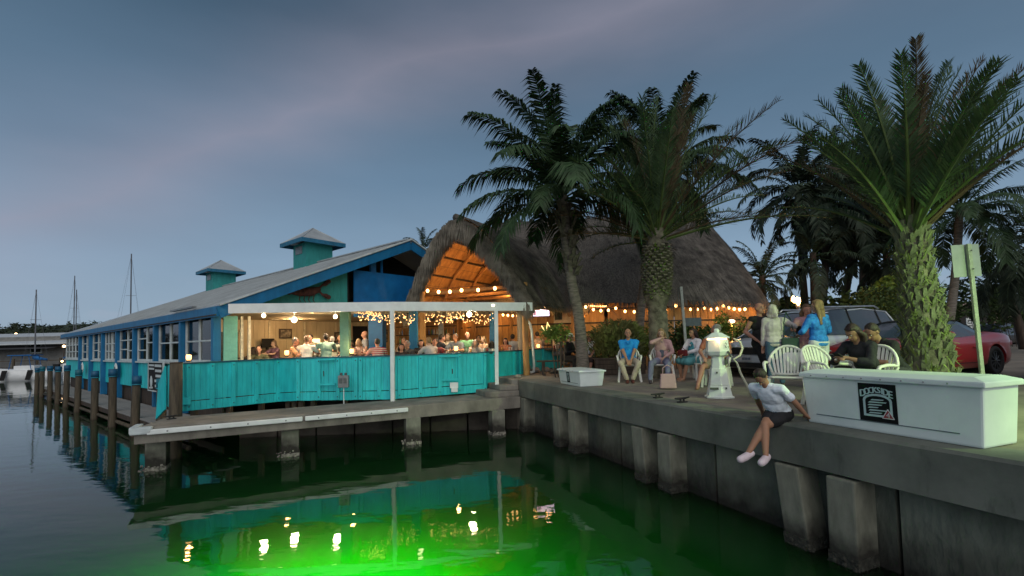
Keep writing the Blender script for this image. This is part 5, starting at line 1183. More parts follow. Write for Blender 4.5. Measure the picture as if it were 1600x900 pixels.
    # face
    if vox < .015:
        e = B()
        for sg in (-1, 1): e.ball(hp(sg*.031, .078, .014), (.013*s, .008*s, .007*s), 8, 6, Hm)
        e.build('eyes', mat('eye_white', (.45, .43, .40), .3), body, True); e = B()
        for sg in (-1, 1): e.ball(hp(sg*.031, .085, .014), .0058*s, 8, 6); e.ball(hp(sg*.032, .083, .038), (.019*s, .006*s, .004*s), 8, 4, Hm)
        e.build('pupils_and_brows', mat('eye_dark', (.03, .02, .015), .4), body, True)
        e = B(); e.ball(hp(0, .084, -.050), (.023*s, .007*s, .006*s), 8, 6, Hm); e.build('mouth', mat('lips', (.33, .12, .10), .5), body, True)
    # hair
    hc, hs_ = hair
    if hs_ != 'bald':
        b = B(); hm_ = hairm(hc, hairs[hc])
        b.ball(hp(0, -.030, .042), (.084*s, .092*s, .094*s), 16, 12, Hm)
        if hs_ == 'short': b.ball(hp(0, -.05, -.005), (.078*s, .062*s, .06*s), 12, 8, Hm)
        if hs_ in ('long', 'bob', 'curly', 'pony'):
            k = {'bob': .07, 'curly': .07, 'long': .27, 'pony': .02}[hs_]
            b.ball(hp(0, -.055, -.02), (.088*s, .066*s, .10*s), 14, 8, Hm)
            if hs_ != 'pony':
                for x in (-.075, -.045, 0, .045, .075):
                    p0 = hp(x, -.045 if abs(x) < .06 else -.02, 0); b.chain([p0, hp(x*1.12, -.055, -.08), hp(x*1.15, -.05, -.08)+V3((0, 0, -k*s))+(T @ V3((0, -.06, 0)))], [.036*s, .040*s, .022*s], 8)
            else: b.chain([hp(0, -.10, .02), hp(0, -.16, -.03), hp(0, -.15, -.20)], [.03*s, .04*s, .015*s], 8)
            b.ball(hp(0, .02, .092), (.07*s, .055*s, .028*s), 10, 6, Hm)
        if hs_ == 'curly':
            for q in range(26): a_ = random.uniform(0, 6.3); e_ = random.uniform(-.2, 1.3); b.ball(hp(.085*math.cos(a_)*math.cos(e_), -.035+.085*math.sin(a_)*math.cos(e_), .03+.09*math.sin(e_)), .026*s, 6, 5)
        ho = b.build('hair', hm_, o); remesh(ho, vox*1.1, 2); folds(ho, .016)
    if hat:
        b = B(); Z = [(.001, .105), (.05, .10), (.082, .08), (.088, .035), (.095, .03), (.165, .012), (.168, .008), (.09, .022)]
        prof_ = [(r*s, z*s+.02*s) for r, z in reversed(Z)]; k = B(); k.lathe((0, 0, 0), prof_, 20); k.v = [tuple(hd+Hm @ V3((x, y-.012, z+.03*s))) for x, y, z in k.v]; ht = k.build('hat', mat('white_hat', (.72, .72, .68), .7, .06), o, True)
        k = B(); k.lathe((0, 0, 0), [(.092*s, .05*s), (.092*s, .075*s)], 20); k.v = [tuple(hd+Hm @ V3((x, y-.012, z+.03*s))) for x, y, z in k.v]; k.build('hat_band', blackm, ht, True)
    # top
    tk, tn = top; tm = cloth(tn, topc) if not isinstance(topc, bpy.types.Material) else topc
    if tk != 'none':
        b = B(); torso(b, .016)
        b.ball(tp(0, .004, -.04), ((.178*w)*s, (.13*w)*s, (.10)*s), 14, 8, T)
        for sg in (-1, 1):
            if tk == 'tee': b.chain([sh[sg], sh[sg].lerp(el[sg], .62)], [.068*s, .064*s])
            elif tk == 'long': b.chain([sh[sg], el[sg], wr[sg].lerp(el[sg], .08)], [.068*s, .055*s, .042*s])
            elif tk == 'tq': b.chain([sh[sg], el[sg], el[sg].lerp(wr[sg], .45)], [.066*s, .058*s, .055*s])
        if tk in ('tee', 'long', 'tq'): b.chain([tp(-.05, -.02, .49), tp(.05, -.02, .49)], [.052*s, .052*s])
        to = b.build('shirt', tm, o); remesh(to, vox, 3); folds(to)
    bk_, bn_ = bot; bm_ = cloth(bn_, botc)
    if bk_ != 'none':
        b = B(); b.ball(tp(0, 0, -.02), ((.178*w)*s, (.128*w)*s, (.13)*s), 14, 8, T)
        for sg in (-1, 1):
            mid = hj[sg].lerp(kn[sg], .5)
            if bk_ == 'shorts': b.chain([hj[sg], hj[sg].lerp(kn[sg], .62)], [.108*s*w, .090*s])
            elif bk_ == 'skirt': b.chain([hj[sg], kn[sg].lerp(hj[sg], -.02)], [.112*s*w, .105*s]); b.chain([hip, (kn[1]+kn[-1])/2], [.13*s, .10*s])
            elif bk_ == 'dress': b.chain([hj[sg], kn[sg], kn[sg].lerp(an[sg], .7)], [.115*s*w, .10*s, .10*s]); b.chain([hip, (kn[1]+kn[-1])/2, ((kn[1]+kn[-1])/2).lerp((an[1]+an[-1])/2, .7)], [.13*s, .11*s, .11*s])
            else: b.chain([hj[sg], mid, kn[sg], kn[sg].lerp(an[sg], .93)], [.104*s*w, .092*s, .074*s, .058*s])
        bo = b.build({'shorts': 'shorts', 'skirt': 'skirt', 'dress': 'skirt'}.get(bk_, 'trousers'), bm_, o); remesh(bo, vox, 3); folds(bo, .024)
    for sg in (-1, 1):
        fwd = V3((0, 1, 0)) if not extra or 'toe' not in extra else V3(extra['toe'][sg]).normalized(); a = an[sg]; kx = mat('shoe_%.2f_%.2f' % (shoe[1][0], shoe[1][2]), shoe[1], .6, .1)
        upv = V3((0, 0, 1)); 
        if shoe[0] == 'shoe': b = B(); b.chain([a-V3((0, 0, .045))*s-fwd*.03*s, a+fwd*.08*s-V3((0, 0, .045))*s, a+fwd*.16*s-V3((0, 0, .055))*s], [.046*s, .044*s, .036*s])
        elif shoe[0] == 'clog': b = B(); b.chain([a-V3((0, 0, .03))*s-fwd*.05*s, a+fwd*.07*s-V3((0, 0, .045))*s, a+fwd*.17*s-V3((0, 0, .05))*s], [.05*s, .054*s, .050*s])
        else: b = B(); b.chain([a-V3((0, 0, .075))*s-fwd*.04*s, a+fwd*.17*s-V3((0, 0, .077))*s], [.028*s, .036*s]); b.v = [(x, y, a.z-.075*s+(z-(a.z-.075*s))*.35) for x, y, z in b.v]; b.chain([a+fwd*.10*s-V3((.045, 0, .06))*s, a+fwd*.10*s-V3((0, 0, .015))*s, a+fwd*.10*s+V3((.045, 0, -.06))*s], [.010*s]*3, 6)
        so_ = b.build('sandal' if shoe[0] == 'sandal' else 'shoe', kx, o); remesh(so_, vox*.9, 2)
    return o, dict(hd=hd, wr=wr, el=el, kn=kn, hip=hip, sh=sh, tp=tp, hp=hp, an=an)
def sit(**k):
    d = dict(hip=(0, -.04, .53), lean=-6, hands={-1: (-.10, .30, .60), 1: (.10, .30, .60)}, elb={-1: (-.7, -.5, -.3), 1: (.7, -.5, -.3)}, feet={-1: (-.13, .42, 0), 1: (.13, .42, 0)}, knees={-1: (-.1, .5, 1), 1: (.1, .5, 1)}); d.update(k); return d
def ch_at(p, yaw): return (p.x, p.y, 0)
# man in blue polo
p = P(984, 596, 0); y0_ = R(168)
make_chair('white plastic chair under the man in the bright blue polo', p, y0_)
po, J = person('man in bright blue polo and beige trousers seated with clasped hands facing the water', p, y0_, **sit(hands={-1: (-.03, .30, .50), 1: (.04, .32, .49)}, lean=0, feet={-1: (-.06, .36, 0), 1: (.07, .40, 0)}, knees={-1: (-.55, .5, 1), 1: (.55, .5, 1)}), h=1.74, skin='tan', hair=('grey', 'bald'), top=('tee', 'bright_blue'), topc=(.01, .23, .58), bot=('trousers', 'beige'), botc=(.40, .34, .26), shoe=('shoe', (.09, .02, .015)), vox=.009, w=1.06)
b = B(); b.ball(J['hp'](0, -.035, .0), (.088, .085, .055), 12, 8); b.build('hair_fringe', hairm('grey', hairs['grey']), po, True)
b = B(); b.beam(J['tp'](-.05, .10, .47), J['tp'](0, .135, .40), .04, .012); b.beam(J['tp'](.05, .10, .47), J['tp'](0, .135, .40), .04, .012); b.build('collar', cloth('bright_blue', 0), po)
# woman in pink cardigan
p = P(1036, 596, 0); yw = R(164)
make_chair('white plastic chair under the woman in the pink cardigan', p, yw)
po, J = person('blonde woman in pink cardigan and grey jeans seated with one hand raised to her mouth', p, yw, **sit(lean=4, head=(-8, 8, 0), hands={-1: (-.08, .22, .62), 1: (.02, .17, 1.05)}, elb={-1: (-.9, -.3, -.6), 1: (1, -.1, -.45)}, feet={-1: (-.10, .52, 0), 1: (.30, .46, 0)}, knees={-1: (-.1, .5, 1), 1: (.3, .5, 1)}), h=1.68, female=True, skin='fair', hair=('blonde', 'bob'), top=('long', 'dusty_pink'), topc=(.44, .27, .26), bot=('trousers', 'grey_denim'), botc=(.17, .18, .26), shoe=('shoe', (.05, .04, .05)), vox=.009)
b = B(); b.ball(J['tp'](0, .105, .27), (.06, .02, .2), 10, 8); b.build('undershirt', cloth('slate', (.10, .11, .14)), po, True)
p2 = P(1044, 608, 0); bag = thing('handbag', 'pale pink handbag standing on the pavement before the woman in the pink cardigan', 'bag', p2, R(170)); b = B(); b.box((0, 0, .17), (.34, .16, .30)); b.v = [(x*(1 if z < .1 else .82), y*(1 if z < .1 else .6), z) for x, y, z in b.v]; b.build('bag_body', cloth('bag_pink', (.46, .30, .30), .05), bag, bev=.03)
b = B(); b.tube([(-.10, 0, .30), (-.09, 0, .44), (0, 0, .50), (.09, 0, .44), (.10, 0, .30)], .012, 6); b.build('handle', cloth('bag_pink', 0), bag, True); b = B(); b.box((0, -.085, .16), (.10, .02, .06)); b.build('logo_patch', cloth('bag_mark', (.25, .15, .16)), bag)
# woman in white shirt, profile
p = P(1086, 593, 0); yw = R(118)
make_chair('white plastic chair under the woman in the white shirt', p, yw)
po, J = person('brown haired woman in white cardigan seated sideways holding a red purse', p, yw, **sit(lean=4, head=(-18, 2, 0), hands={-1: (-.08, .34, .68), 1: (.06, .36, .66)}, feet={-1: (-.1, .5, 0), 1: (.1, .38, 0)}), h=1.68, female=True, skin='tan', hair=('brown', 'bob'), top=('long', 'bright_white'), topc=(.66, .64, .66), bot=('skirt', 'floral'), botc=(.10, .30, .32), shoe=('sandal', (.35, .25, .18)), vox=.010)
b = B(); b.ball(J['tp'](0, .115, .25), (.10, .03, .2), 10, 8); b.build('undershirt', cloth('teal_print', (.05, .25, .30), .8), po, True)
wv = MW[po.name] @ V3((-.0, .40, .68)); q = thing('purse', 'small dark red purse in the lap of the woman in white', 'bag', wv, yw); b = B(); b.box((0, 0, 0), (.26, .08, .15)); b.build('pouch', cloth('dark_red', (.16, .02, .02)), q, bev=.02); b = B(); b.tube([(-.1, 0, .07), (0, 0, .13), (.1, 0, .07)], .008, 6); b.build('strap', cloth('dark_red', 0), q)
# man with crossed legs behind the lighthouse
p = P(1121, 604, 0); yw = R(150)
make_chair('white plastic chair behind the dock lighthouse', p, yw)
person('grey haired man in orange shirt and khaki shorts half hidden behind the dock lighthouse', p, yw, **sit(lean=-4, head=(-110, 0, 0), hands={-1: (-.14, .2, .62), 1: (.22, .24, .64)}, feet={1: (.30, .58, 0), -1: (-.14, .4, 0)}, knees={1: (.15, .5, 1), -1: (-.1, .5, 1)}), h=1.76, w=1.1, skin='ruddy', hair=('grey', 'short'), top=('tee', 'orange'), topc=(.34, .12, .07), bot=('shorts', 'khaki'), botc=(.24, .19, .14), shoe=('sandal', (.20, .11, .07)), vox=.010)
p = P(1100, 590, 0)
# teenager on the wall
p = P(1217, 657, 0); yw = R(122)
po, J = person('teenage boy in white tee and black shorts sitting on the seawall edge above the water', (p.x, p.y, 0), yw, hip=(0, -.02, .10), lean=38, head=(10, 50, 0), hands={-1: (-.27, -.16, .05), 1: (.27, -.12, .05)}, elb={-1: (-1, -.5, .1), 1: (1, -.5, .1)}, feet={-1: (.09, .52, -.40), 1: (-.07, .44, -.42)}, knees={-1: (-.1, .6, 1), 1: (-.05, .6, 1)}, h=1.52, w=1.0, skin='tan', hair=('dark', 'short'), top=('tee', 'sky_white'), topc=(.76, .84, .90), bot=('shorts', 'black_sport'), botc=(.014, .014, .016), shoe=('clog', (.66, .56, .60)), vox=.009, curl=.15, extra=dict(toe={-1: (.1, 1, -.15), 1: (-.2, 1, -.1)}))
b = B()
for k in range(5): b.ball(J['tp'](-.05+.025*k, .128, .13+.012*math.sin(k*2)), (.012, .006, .012), 6, 4)
b.beam(J['tp'](-.05, .13, .11), J['tp'](.07, .13, .115), .012, .01); b.build('shirt_print', cloth('print_dark', (.05, .09, .13)), po)
b = B(); q = J['kn'][-1].lerp(J['hip'], .42); b.beam(q+V3((-.085, -.02, .02)), q+V3((-.07, -.10, .05)), .012, .02); b.build('shorts_stripe', white, po)
# chairs to the right
mk = [((1232, 628), 7.25, 146, 'empty white plastic chair with fanned back behind the boy on the wall'), ((1301, 628), 7.0, 190, 'empty white plastic chair below the blonde woman in blue')]
for (u_, v_), y, a, lab in mk: q = PD(u_, v_, y); make_chair(lab, (q.x, q.y, 0), R(a))
q = PD(1352, 600, 6.25); make_chair('white plastic chair under the long haired girl behind the dock box', (q.x, q.y, 0), R(115))
# girl and boy over the phone
q = PD(1356, 560, 6.2)
po, J = person('long brown haired girl in black diamond patterned top bent over a phone', (q.x, q.y, 0), R(112), **sit(lean=30, head=(-6, 22, 0), hands={-1: (-.03, .44, .74), 1: (.10, .42, .72)}), h=1.6, female=True, skin='olive', hair=('brown', 'long'), top=('tq', 'black_knit'), topc=(.015, .015, .018), bot=('trousers', 'dark_jeans'), botc=(.03, .04, .07), vox=.010)
wv = MW[po.name] @ V3((.03, .52, .77)); ph = thing('phone', 'black phone held over the long dock box', 'phone', wv, R(112)); b = B(); b.box((0, 0, 0), (.08, .16, .012), Matrix.Rotation(.5, 3, 'X')); b.build('body', blackm, ph, bev=.004); b = B(); b.box((0, -.003, .008), (.07, .145, .003), Matrix.Rotation(.5, 3, 'X')); b.build('display', mat('phone_glass', (.02, .02, .03), .15), ph)
b = B(); sgn = 1
for r_ in range(3):
    for k in range(3):
        c_ = J['tp'](.155, .0+.055*(k-1), .12+.09*r_); d1_, d2_ = J['tp'](.165, .0+.055*(k-1)+.027, .12+.09*r_+.04)-c_, J['tp'](.165, .0+.055*(k-1)-.027, .12+.09*r_+.04)-c_
        for d_ in (d1_, d2_): b.tube([c_+V3((.012, 0, 0)), c_+d_+V3((.012, 0, 0))], .0045, 4)
        for d_ in (d1_, d2_): b.tube([c_+d1_+d2_+V3((.012, 0, 0)), c_+d_+V3((.012, 0, 0))], .0045, 4)
b.build('diamond_print', cloth('knit_white', (.6, .6, .6)), po)
b = B(); w_ = J['wr'][1].lerp(J['el'][1], .12); b.lathe(w_, [(.036, -.012), (.038, 0), (.036, .012)], 12); b.build('watch', mat('steel', (.5, .5, .5), .3, metal=1), po)
q = PD(1394, 560, 6.55)
po, J = person('short haired boy in black shirt leaning toward the phone before the palm trunk', (q.x, q.y, 0), R(104), **sit(lean=34, head=(4, 24, 0), hands={-1: (-.05, .45, .68), 1: (.12, .42, .68)}), h=1.68, w=1.1, skin='olive', hair=('dark', 'short'), top=('tee', 'black_cotton'), topc=(.013, .014, .015), bot=('shorts', 'dark_shorts'), botc=(.03, .03, .035), vox=.010)
# standing adults
q = PD(1190, 560, 10.2)
person('bald man in black tank top standing behind the white haired woman', (q.x, q.y, 0), R(196), h=1.86, w=1.12, skin='ruddy', hair=('grey', 'bald'), top=('tank', 'black_tank'), topc=(.014, .013, .014), bot=('trousers', 'black_trousers'), botc=(.012, .012, .014), hands={-1: (-.2, .14, 1.0), 1: (.24, .12, .98)}, vox=.011)
q = PD(1212, 560, 9.3)
po, J = person('white haired woman in pale sweater with dark green shoulder bag seen from behind', (q.x, q.y, 0), R(-18), h=1.62, w=1.06, female=True, skin='ruddy', hair=('white', 'bob'), head=(-38, 0, 0), top=('long', 'pale_sweater'), topc=(.50, .46, .44), bot=('trousers', 'blue_denim'), botc=(.05, .10, .16), hands={-1: (-.20, .10, .80), 1: (.20, .22, 1.30)}, elb={-1: (-.8, -.5, -.3), 1: (1, -.2, -.5)}, vox=.010)
wv = MW[po.name] @ V3((.24, -.10, .86)); sb = thing('shoulder_bag', 'dark green shoulder bag hanging from the white haired woman', 'bag', wv, R(-18)); b = B(); b.box((0, 0, 0), (.30, .12, .28)); b.build('bag_body', cloth('bag_green', (.03, .06, .05)), sb, bev=.02); b = B(); b.tube([(-.1, 0, .13), (-.10, -.06, .45), (-.04, .02, .64), (.06, .14, .5), (.10, .05, .13)], .011, 6); b.build('strap', cloth('bag_green', 0), sb)
q = PD(1281, 560, 8.8)
tie = mat('cloth_blue_tiedye', (.03, .20, .55), .85, .6, 9, .3, c2=(.01, .10, .38), bscale=14)
person('long haired blonde woman in blue tie dyed blouse and white trousers seen from behind', (q.x, q.y, 0), R(12), h=1.70, w=1.06, female=True, skin='fair', hair=('blonde', 'long'), head=(20, 4, 0), top=('tq', 'tiedye'), topc=tie, bot=('trousers', 'white_trousers'), botc=(.62, .64, .66), hands={-1: (-.16, .30, 1.05), 1: (.18, .26, 1.04)}, vox=.010)
q = PD(1264, 560, 9.6)
po, J = person('woman in pink dress holding a phone facing the blonde woman in blue', (q.x, q.y, 0), R(160), h=1.64, female=True, skin='ruddy', hair=('lightbrown', 'long'), head=(10, 12, 0), top=('tee', 'dress_pink'), topc=(.42, .22, .24), bot=('skirt', 'dress_pink'), botc=(.42, .22, .24), hands={-1: (-.10, .28, 1.12), 1: (.20, .34, 1.12)}, vox=.012)
wv = MW[po.name] @ V3((.24, .42, 1.15)); ph = thing('phone', 'dark phone in the raised hand beside the blonde woman', 'phone', wv, R(160)); b = B(); b.box((0, 0, 0), (.08, .02, .16), Matrix.Rotation(-.5, 3, 'X')); b.build('body', blackm, ph, bev=.004); b = B(); b.box((0, -.012, 0), (.07, .004, .14), Matrix.Rotation(-.5, 3, 'X')); b.build('display', mat('phone_glass', 0), ph)
# trio left
q = P(893, 592, 0)
bn = thing('bench', 'low dark wooden bench beside the coconut trunk', 'bench', (q.x+.25, 14.9, 0)); b = B()
for k in range(3): b.box((0, -.15+k*.15, .43), (2.2, .13, .04))
b.build('seat', darkw, bn)
for x in (-.9, .9): b = B(); b.box((x, 0, .205), (.08, .4, .41)); b.build('leg', darkw, bn)
q = PD(886, 560, 14.7); person('person in long black clothes and white sun hat sitting on the bench', (q.x, q.y, 0), R(-130), **sit(lean=16, hands={-1: (-.05, .3, .75), 1: (.05, .32, .74)}), h=1.68, female=True, skin='fair', hair=('brown', 'short'), hat=1, top=('long', 'black_linen'), topc=(.013, .013, .014), bot=('dress', 'black_linen'), botc=(.013, .013, .014), vox=.013)
q = PD(906, 560, 15.1); person('woman in pale top resting her head on one hand partly behind the coconut trunk', (q.x, q.y, 0), R(150), **sit(lean=4, hands={1: (.08, .12, 1.12), -1: (-.1, .3, .6)}, elb={1: (.9, .2, -.3), -1: (-.6, -.5, -.3)}), h=1.66, female=True, skin='ruddy', hair=('brown', 'bob'), top=('tee', 'pale_rose'), topc=(.48, .36, .34), bot=('shorts', 'white_shorts'), botc=(.4, .4, .45), vox=.013)
q = PD(922, 560, 14.7); person('blonde woman in black and white patterned top and dark skirt seated on the bench', (q.x, q.y, 0), R(172), **sit(lean=2, hands={-1: (-.04, .3, .6), 1: (.06, .3, .6)}, feet={-1: (.04, .44, 0), 1: (.12, .46, .0)}), h=1.64, female=True, skin='ruddy', hair=('blonde', 'bob'), top=('tank', 'bw_print'), topc=mat('cloth_bw_print', (.5, .5, .55), .85, .9, 26, .2, c2=(.02, .02, .03)), bot=('skirt', 'dark_skirt'), botc=(.03, .02, .02), vox=.013)
# diners inside
dn = [ # u, v, depth, yaw, hair, style, top name, colour, skin, female, standing, label
 (405, 546, 14.6, 200, 'dark', 'short', 'olive_dim', (.06, .06, .03), 'ruddy', 0, 0, 'diner slumped low at the far left behind the railing'),
 (397, 545, 15.6, 60, 'brown', 'bob', 'brown_dim', (.12, .06, .04), 'ruddy', 1, 0, 'dim diner by the dark picture window'),
 (455, 534, 14.0, -75, 'grey', 'short', 'orange_lit', (.50, .28, .16), 'ruddy', 0, 0, 'grey haired man in peach shirt with the left candle light painted in'),  # shirt colour carries the orange candle light
 (478, 531, 13.9, 10, 'lightbrown', 'short', 'plain_white', (.72, .68, .64), 'ruddy', 0, 0, 'diner in plain white tee seen from behind'),
 (488, 528, 15.0, 170, 'dark', 'short', 'olive', (.16, .14, .09), 'ruddy', 0, 0, 'dark haired man facing out beside the white tee diner'),
 (510, 527, 14.1, 30, 'dark', 'short', 'sage', (.24, .36, .30), 'tan', 0, 0, 'man in sage green shirt leaning left'),
 (519, 531, 14.7, 20, 'grey', 'short', 'khaki_grey', (.30, .30, .24), 'tan', 0, 0, 'man in grey shirt just behind the sage green shirt'),
 (531, 527, 15.6, 200, 'black', 'short', 'navy_dark', (.03, .04, .05), 'tan', 0, 1, 'dark clothed server standing left of the green post'),
 (549, 534, 14.2, 160, 'dark', 'bob', 'rose', (.42, .24, .20), 'fair', 1, 0, 'dark haired woman behind the bright candle lamp'),
 (561, 533, 14.4, 175, 'blonde', 'bob', 'soft_pink', (.50, .33, .28), 'fair', 1, 0, 'blonde woman in soft pink right of the green post'),
 (570, 521, 15.4, 120, 'grey', 'bald', 'grey_tee', (.17, .17, .19), 'ruddy', 0, 1, 'bald man in grey tee standing among the tables'),
 (591, 535, 14.0, 30, 'brown', 'short', 'striped', None, 'ruddy', 0, 0, 'diner in red and white striped shirt left of the first white post'),
 (627, 540, 14.3, 200, 'black', 'bob', 'black_top', (.03, .02, .02), 'ruddy', 1, 0, 'dark haired diner just right of the first white post'),
 (640, 538, 14.6, 150, 'grey', 'short', 'charcoal', (.06, .06, .06), 'ruddy', 0, 0, 'diner in charcoal before the blue column'),
 (658, 534, 14.9, 190, 'black', 'bob', 'black_dress', (.02, .02, .02), 'ruddy', 1, 0, 'woman in black right of the blue column'),
 (673, 533, 14.2, 40, 'blonde', 'short', 'print_pale', (.40, .36, .36), 'fair', 0, 0, 'fair haired diner in pale print shirt leaning right over the rail'),
 (685, 528, 15.3, -60, 'dark', 'short', 'dark_jacket', (.05, .05, .06), 'ruddy', 0, 0, 'man in dark jacket behind the pale print shirt'),
 (692, 527, 16.0, 170, 'blonde', 'bob', 'ivory', (.55, .48, .38), 'fair', 1, 0, 'blonde diner in ivory behind the dark jacket'),
 (703, 526, 16.4, 150, 'lightbrown', 'short', 'off_white', (.55, .50, .42), 'fair', 0, 0, 'diner in off white shirt left of the middle candle'),
 (714, 527, 14.8, 160, 'black', 'short', 'slate_blue', (.16, .20, .24), 'tan', 0, 0, 'dark haired man in slate shirt above the middle candle'),
 (730, 524, 15.6, 185, 'grey', 'bald', 'green_polo', (.12, .28, .15), 'ruddy', 0, 0, 'bald man in green polo in the middle of the terrace'),
 (742, 534, 15.0, 200, 'grey', 'bob', 'grey_blouse', (.30, .28, .26), 'fair', 1, 0, 'grey haired woman right of the green polo'),
 (757, 528, 15.6, 130, 'blonde', 'long', 'tan_blouse', (.42, .26, .17), 'fair', 1, 0, 'long haired blonde woman in tan left of the second white post'),
 (769, 536, 15.8, 20, 'black', 'bob', 'white_blouse', (.5, .48, .45), 'tan', 1, 0, 'black haired diner in white right beside the second white post'),
 (802, 527, 17.2, 15, 'black', 'short', 'light_blue_tee', (.30, .36, .42), 'tan', 0, 0, 'black haired man in light blue shirt right of the second white post'),
 (812, 528, 17.8, 160, 'blonde', 'bob', 'salmon', (.48, .22, .16), 'ruddy', 1, 0, 'diner in salmon left of the timber post'),
 (841, 523, 17.8, 20, 'dark', 'short', 'glow_tee', (.36, .26, .20), 'ruddy', 0, 0, 'man right of the timber post seen from behind the right candle'),  # orange glow is put into the tee colour
 (633, 534, 16.4, 170, 'grey', 'short', 'tan_shirt', (.30, .22, .15), 'ruddy', 0, 0, 'grey haired man in tan behind the dark haired diner by the first post'),
 (651, 532, 16.9, 40, 'brown', 'bob', 'teal_top', (.06, .20, .22), 'fair', 1, 0, 'brown haired woman in teal between the blue and the honey columns'),
 (668, 530, 17.4, 180, 'dark', 'short', 'white_polo', (.55, .52, .46), 'tan', 0, 1, 'standing waiter in white polo deep inside the terrace'),
 (679, 535, 14.7, 190, 'dark', 'short', 'wine', (.20, .05, .05), 'ruddy', 0, 0, 'dark haired diner in wine red right of the pale print shirt'),
 (722, 533, 17.0, 150, 'blonde', 'bob', 'sky_top', (.25, .35, .45), 'fair', 1, 0, 'blonde woman in pale blue behind the green polo'),
 (748, 528, 17.4, 200, 'black', 'short', 'dark_polo', (.05, .06, .08), 'tan', 0, 1, 'standing man in dark polo behind the grey haired woman'),
 (790, 531, 16.6, 170, 'brown', 'bob', 'rust_top', (.32, .12, .06), 'ruddy', 1, 0, 'woman in rust top just right of the second white post'),
 (822, 531, 17.9, 30, 'grey', 'short', 'pale_yellow', (.50, .45, .26), 'ruddy', 0, 0, 'man in pale yellow partly behind the timber post'),
 (430, 535, 16.0, 150, 'lightbrown', 'bob', 'plum', (.20, .10, .14), 'fair', 1, 0, 'woman in plum before the cream inner wall'),
 (867, 524, 18.3, -60, 'brown', 'short', 'cream_shirt', (.50, .42, .34), 'ruddy', 0, 0, 'man in cream shirt facing right under the clapboard panel')]
striped = mat('cloth_striped', (.6, .55, .5), .8, .1, 3, 0)
t_ = striped.node_tree; wv_ = t_.nodes.new('ShaderNodeTexWave'); wv_.bands_direction = 'Z'; wv_.inputs['Scale'].default_value = 5.5; co_ = t_.nodes.new('ShaderNodeTexCoord'); t_.links.new(co_.outputs['Object'], wv_.inputs[0]); cr_ = t_.nodes.new('ShaderNodeValToRGB'); cr_.color_ramp.interpolation = 'CONSTANT'; cr_.color_ramp.elements[0].color = (.42, .02, .02, 1); cr_.color_ramp.elements[1].position = .5; cr_.color_ramp.elements[1].color = (.6, .55, .5, 1); t_.links.new(wv_.outputs[1], cr_.inputs[0]); t_.links.new(cr_.outputs[0], t_.nodes['Principled BSDF'].inputs['Base Color'])
dc = [mat('chair_fabric', (.04, .03, .025), .8), None]
for (u_, v_, y, a, hc, hs_, tn, tcx, sk_, fe, stand, lab) in dn:
    q = PD(u_, v_, y); hh = 1.62+(.14 if not fe else 0)
    if stand: person(lab, (q.x, q.y, q.z-(hh-.12)), R(a), h=hh, skin=sk_, hair=(hc, hs_), top=('tee', tn), topc=tcx or striped, female=bool(fe), hands={-1: (-.2, .25, 1.05), 1: (.2, .28, 1.0)}, vox=.02, group='diners on the terrace')
    else:
        person(lab, (q.x, q.y, q.z-1.19), R(a), **sit(lean=8 if fe else 14, hands={-1: (-.16, .42, .80), 1: (.14, .44, .80)}), h=hh, skin=sk_, hair=(hc, hs_), top=('tee', tn), topc=tcx or striped, female=bool(fe), vox=.02, group='diners on the terrace')
for i, (u_, y, lab) in enumerate(((468, 14.4, 'under the left candle diners'), (500, 14.9, 'before the sage green shirt'), (556, 14.0, 'right of the green post'), (640, 15.0, 'by the blue column'), (700, 14.6, 'beside the middle candle'), (745, 14.6, 'left of the second white post'), (795, 16.4, 'right of the second white post'), (852, 18.0, 'below the lit screen'))):
    q = PD(u_, 550, y); o = thing('dining_table', 'dark dining table '+lab, 'table', (q.x, q.y, 0), group='dining tables on the terrace'); b = B(); b.box((0, .1, .74), (1.0, .75, .035)); b.build('table_top', darkw, o, bev=.008); b = B(); b.tube([(0, .1, .02), (0, .1, .73)], .04, 8); b.box((0, .1, .02), (.5, .5, .03)); b.build('pedestal', blackm, o)
    for k in range(5):
        gx, gy = random.uniform(-.4, .4), random.uniform(-.15, .35); g_ = q.x+gx; gl_ = thing('drinking_glass', ('clear', 'amber', 'milky white', 'dark red', 'pale green')[k]+' drinking glass on the table '+lab, 'glass', (g_, q.y+gy, .758), group='glasses on the table '+lab); b = B(); b.lathe((0, 0, 0), [(.03, 0), (.036, .13), (.033, .13), (.028, .01)], 10); b.build('tumbler', mat('tumbler_%d' % k, ((.5, .55, .55), (.45, .22, .05), (.65, .65, .62), (.2, .03, .03), (.35, .5, .35))[k], .1, .05), gl_, True)
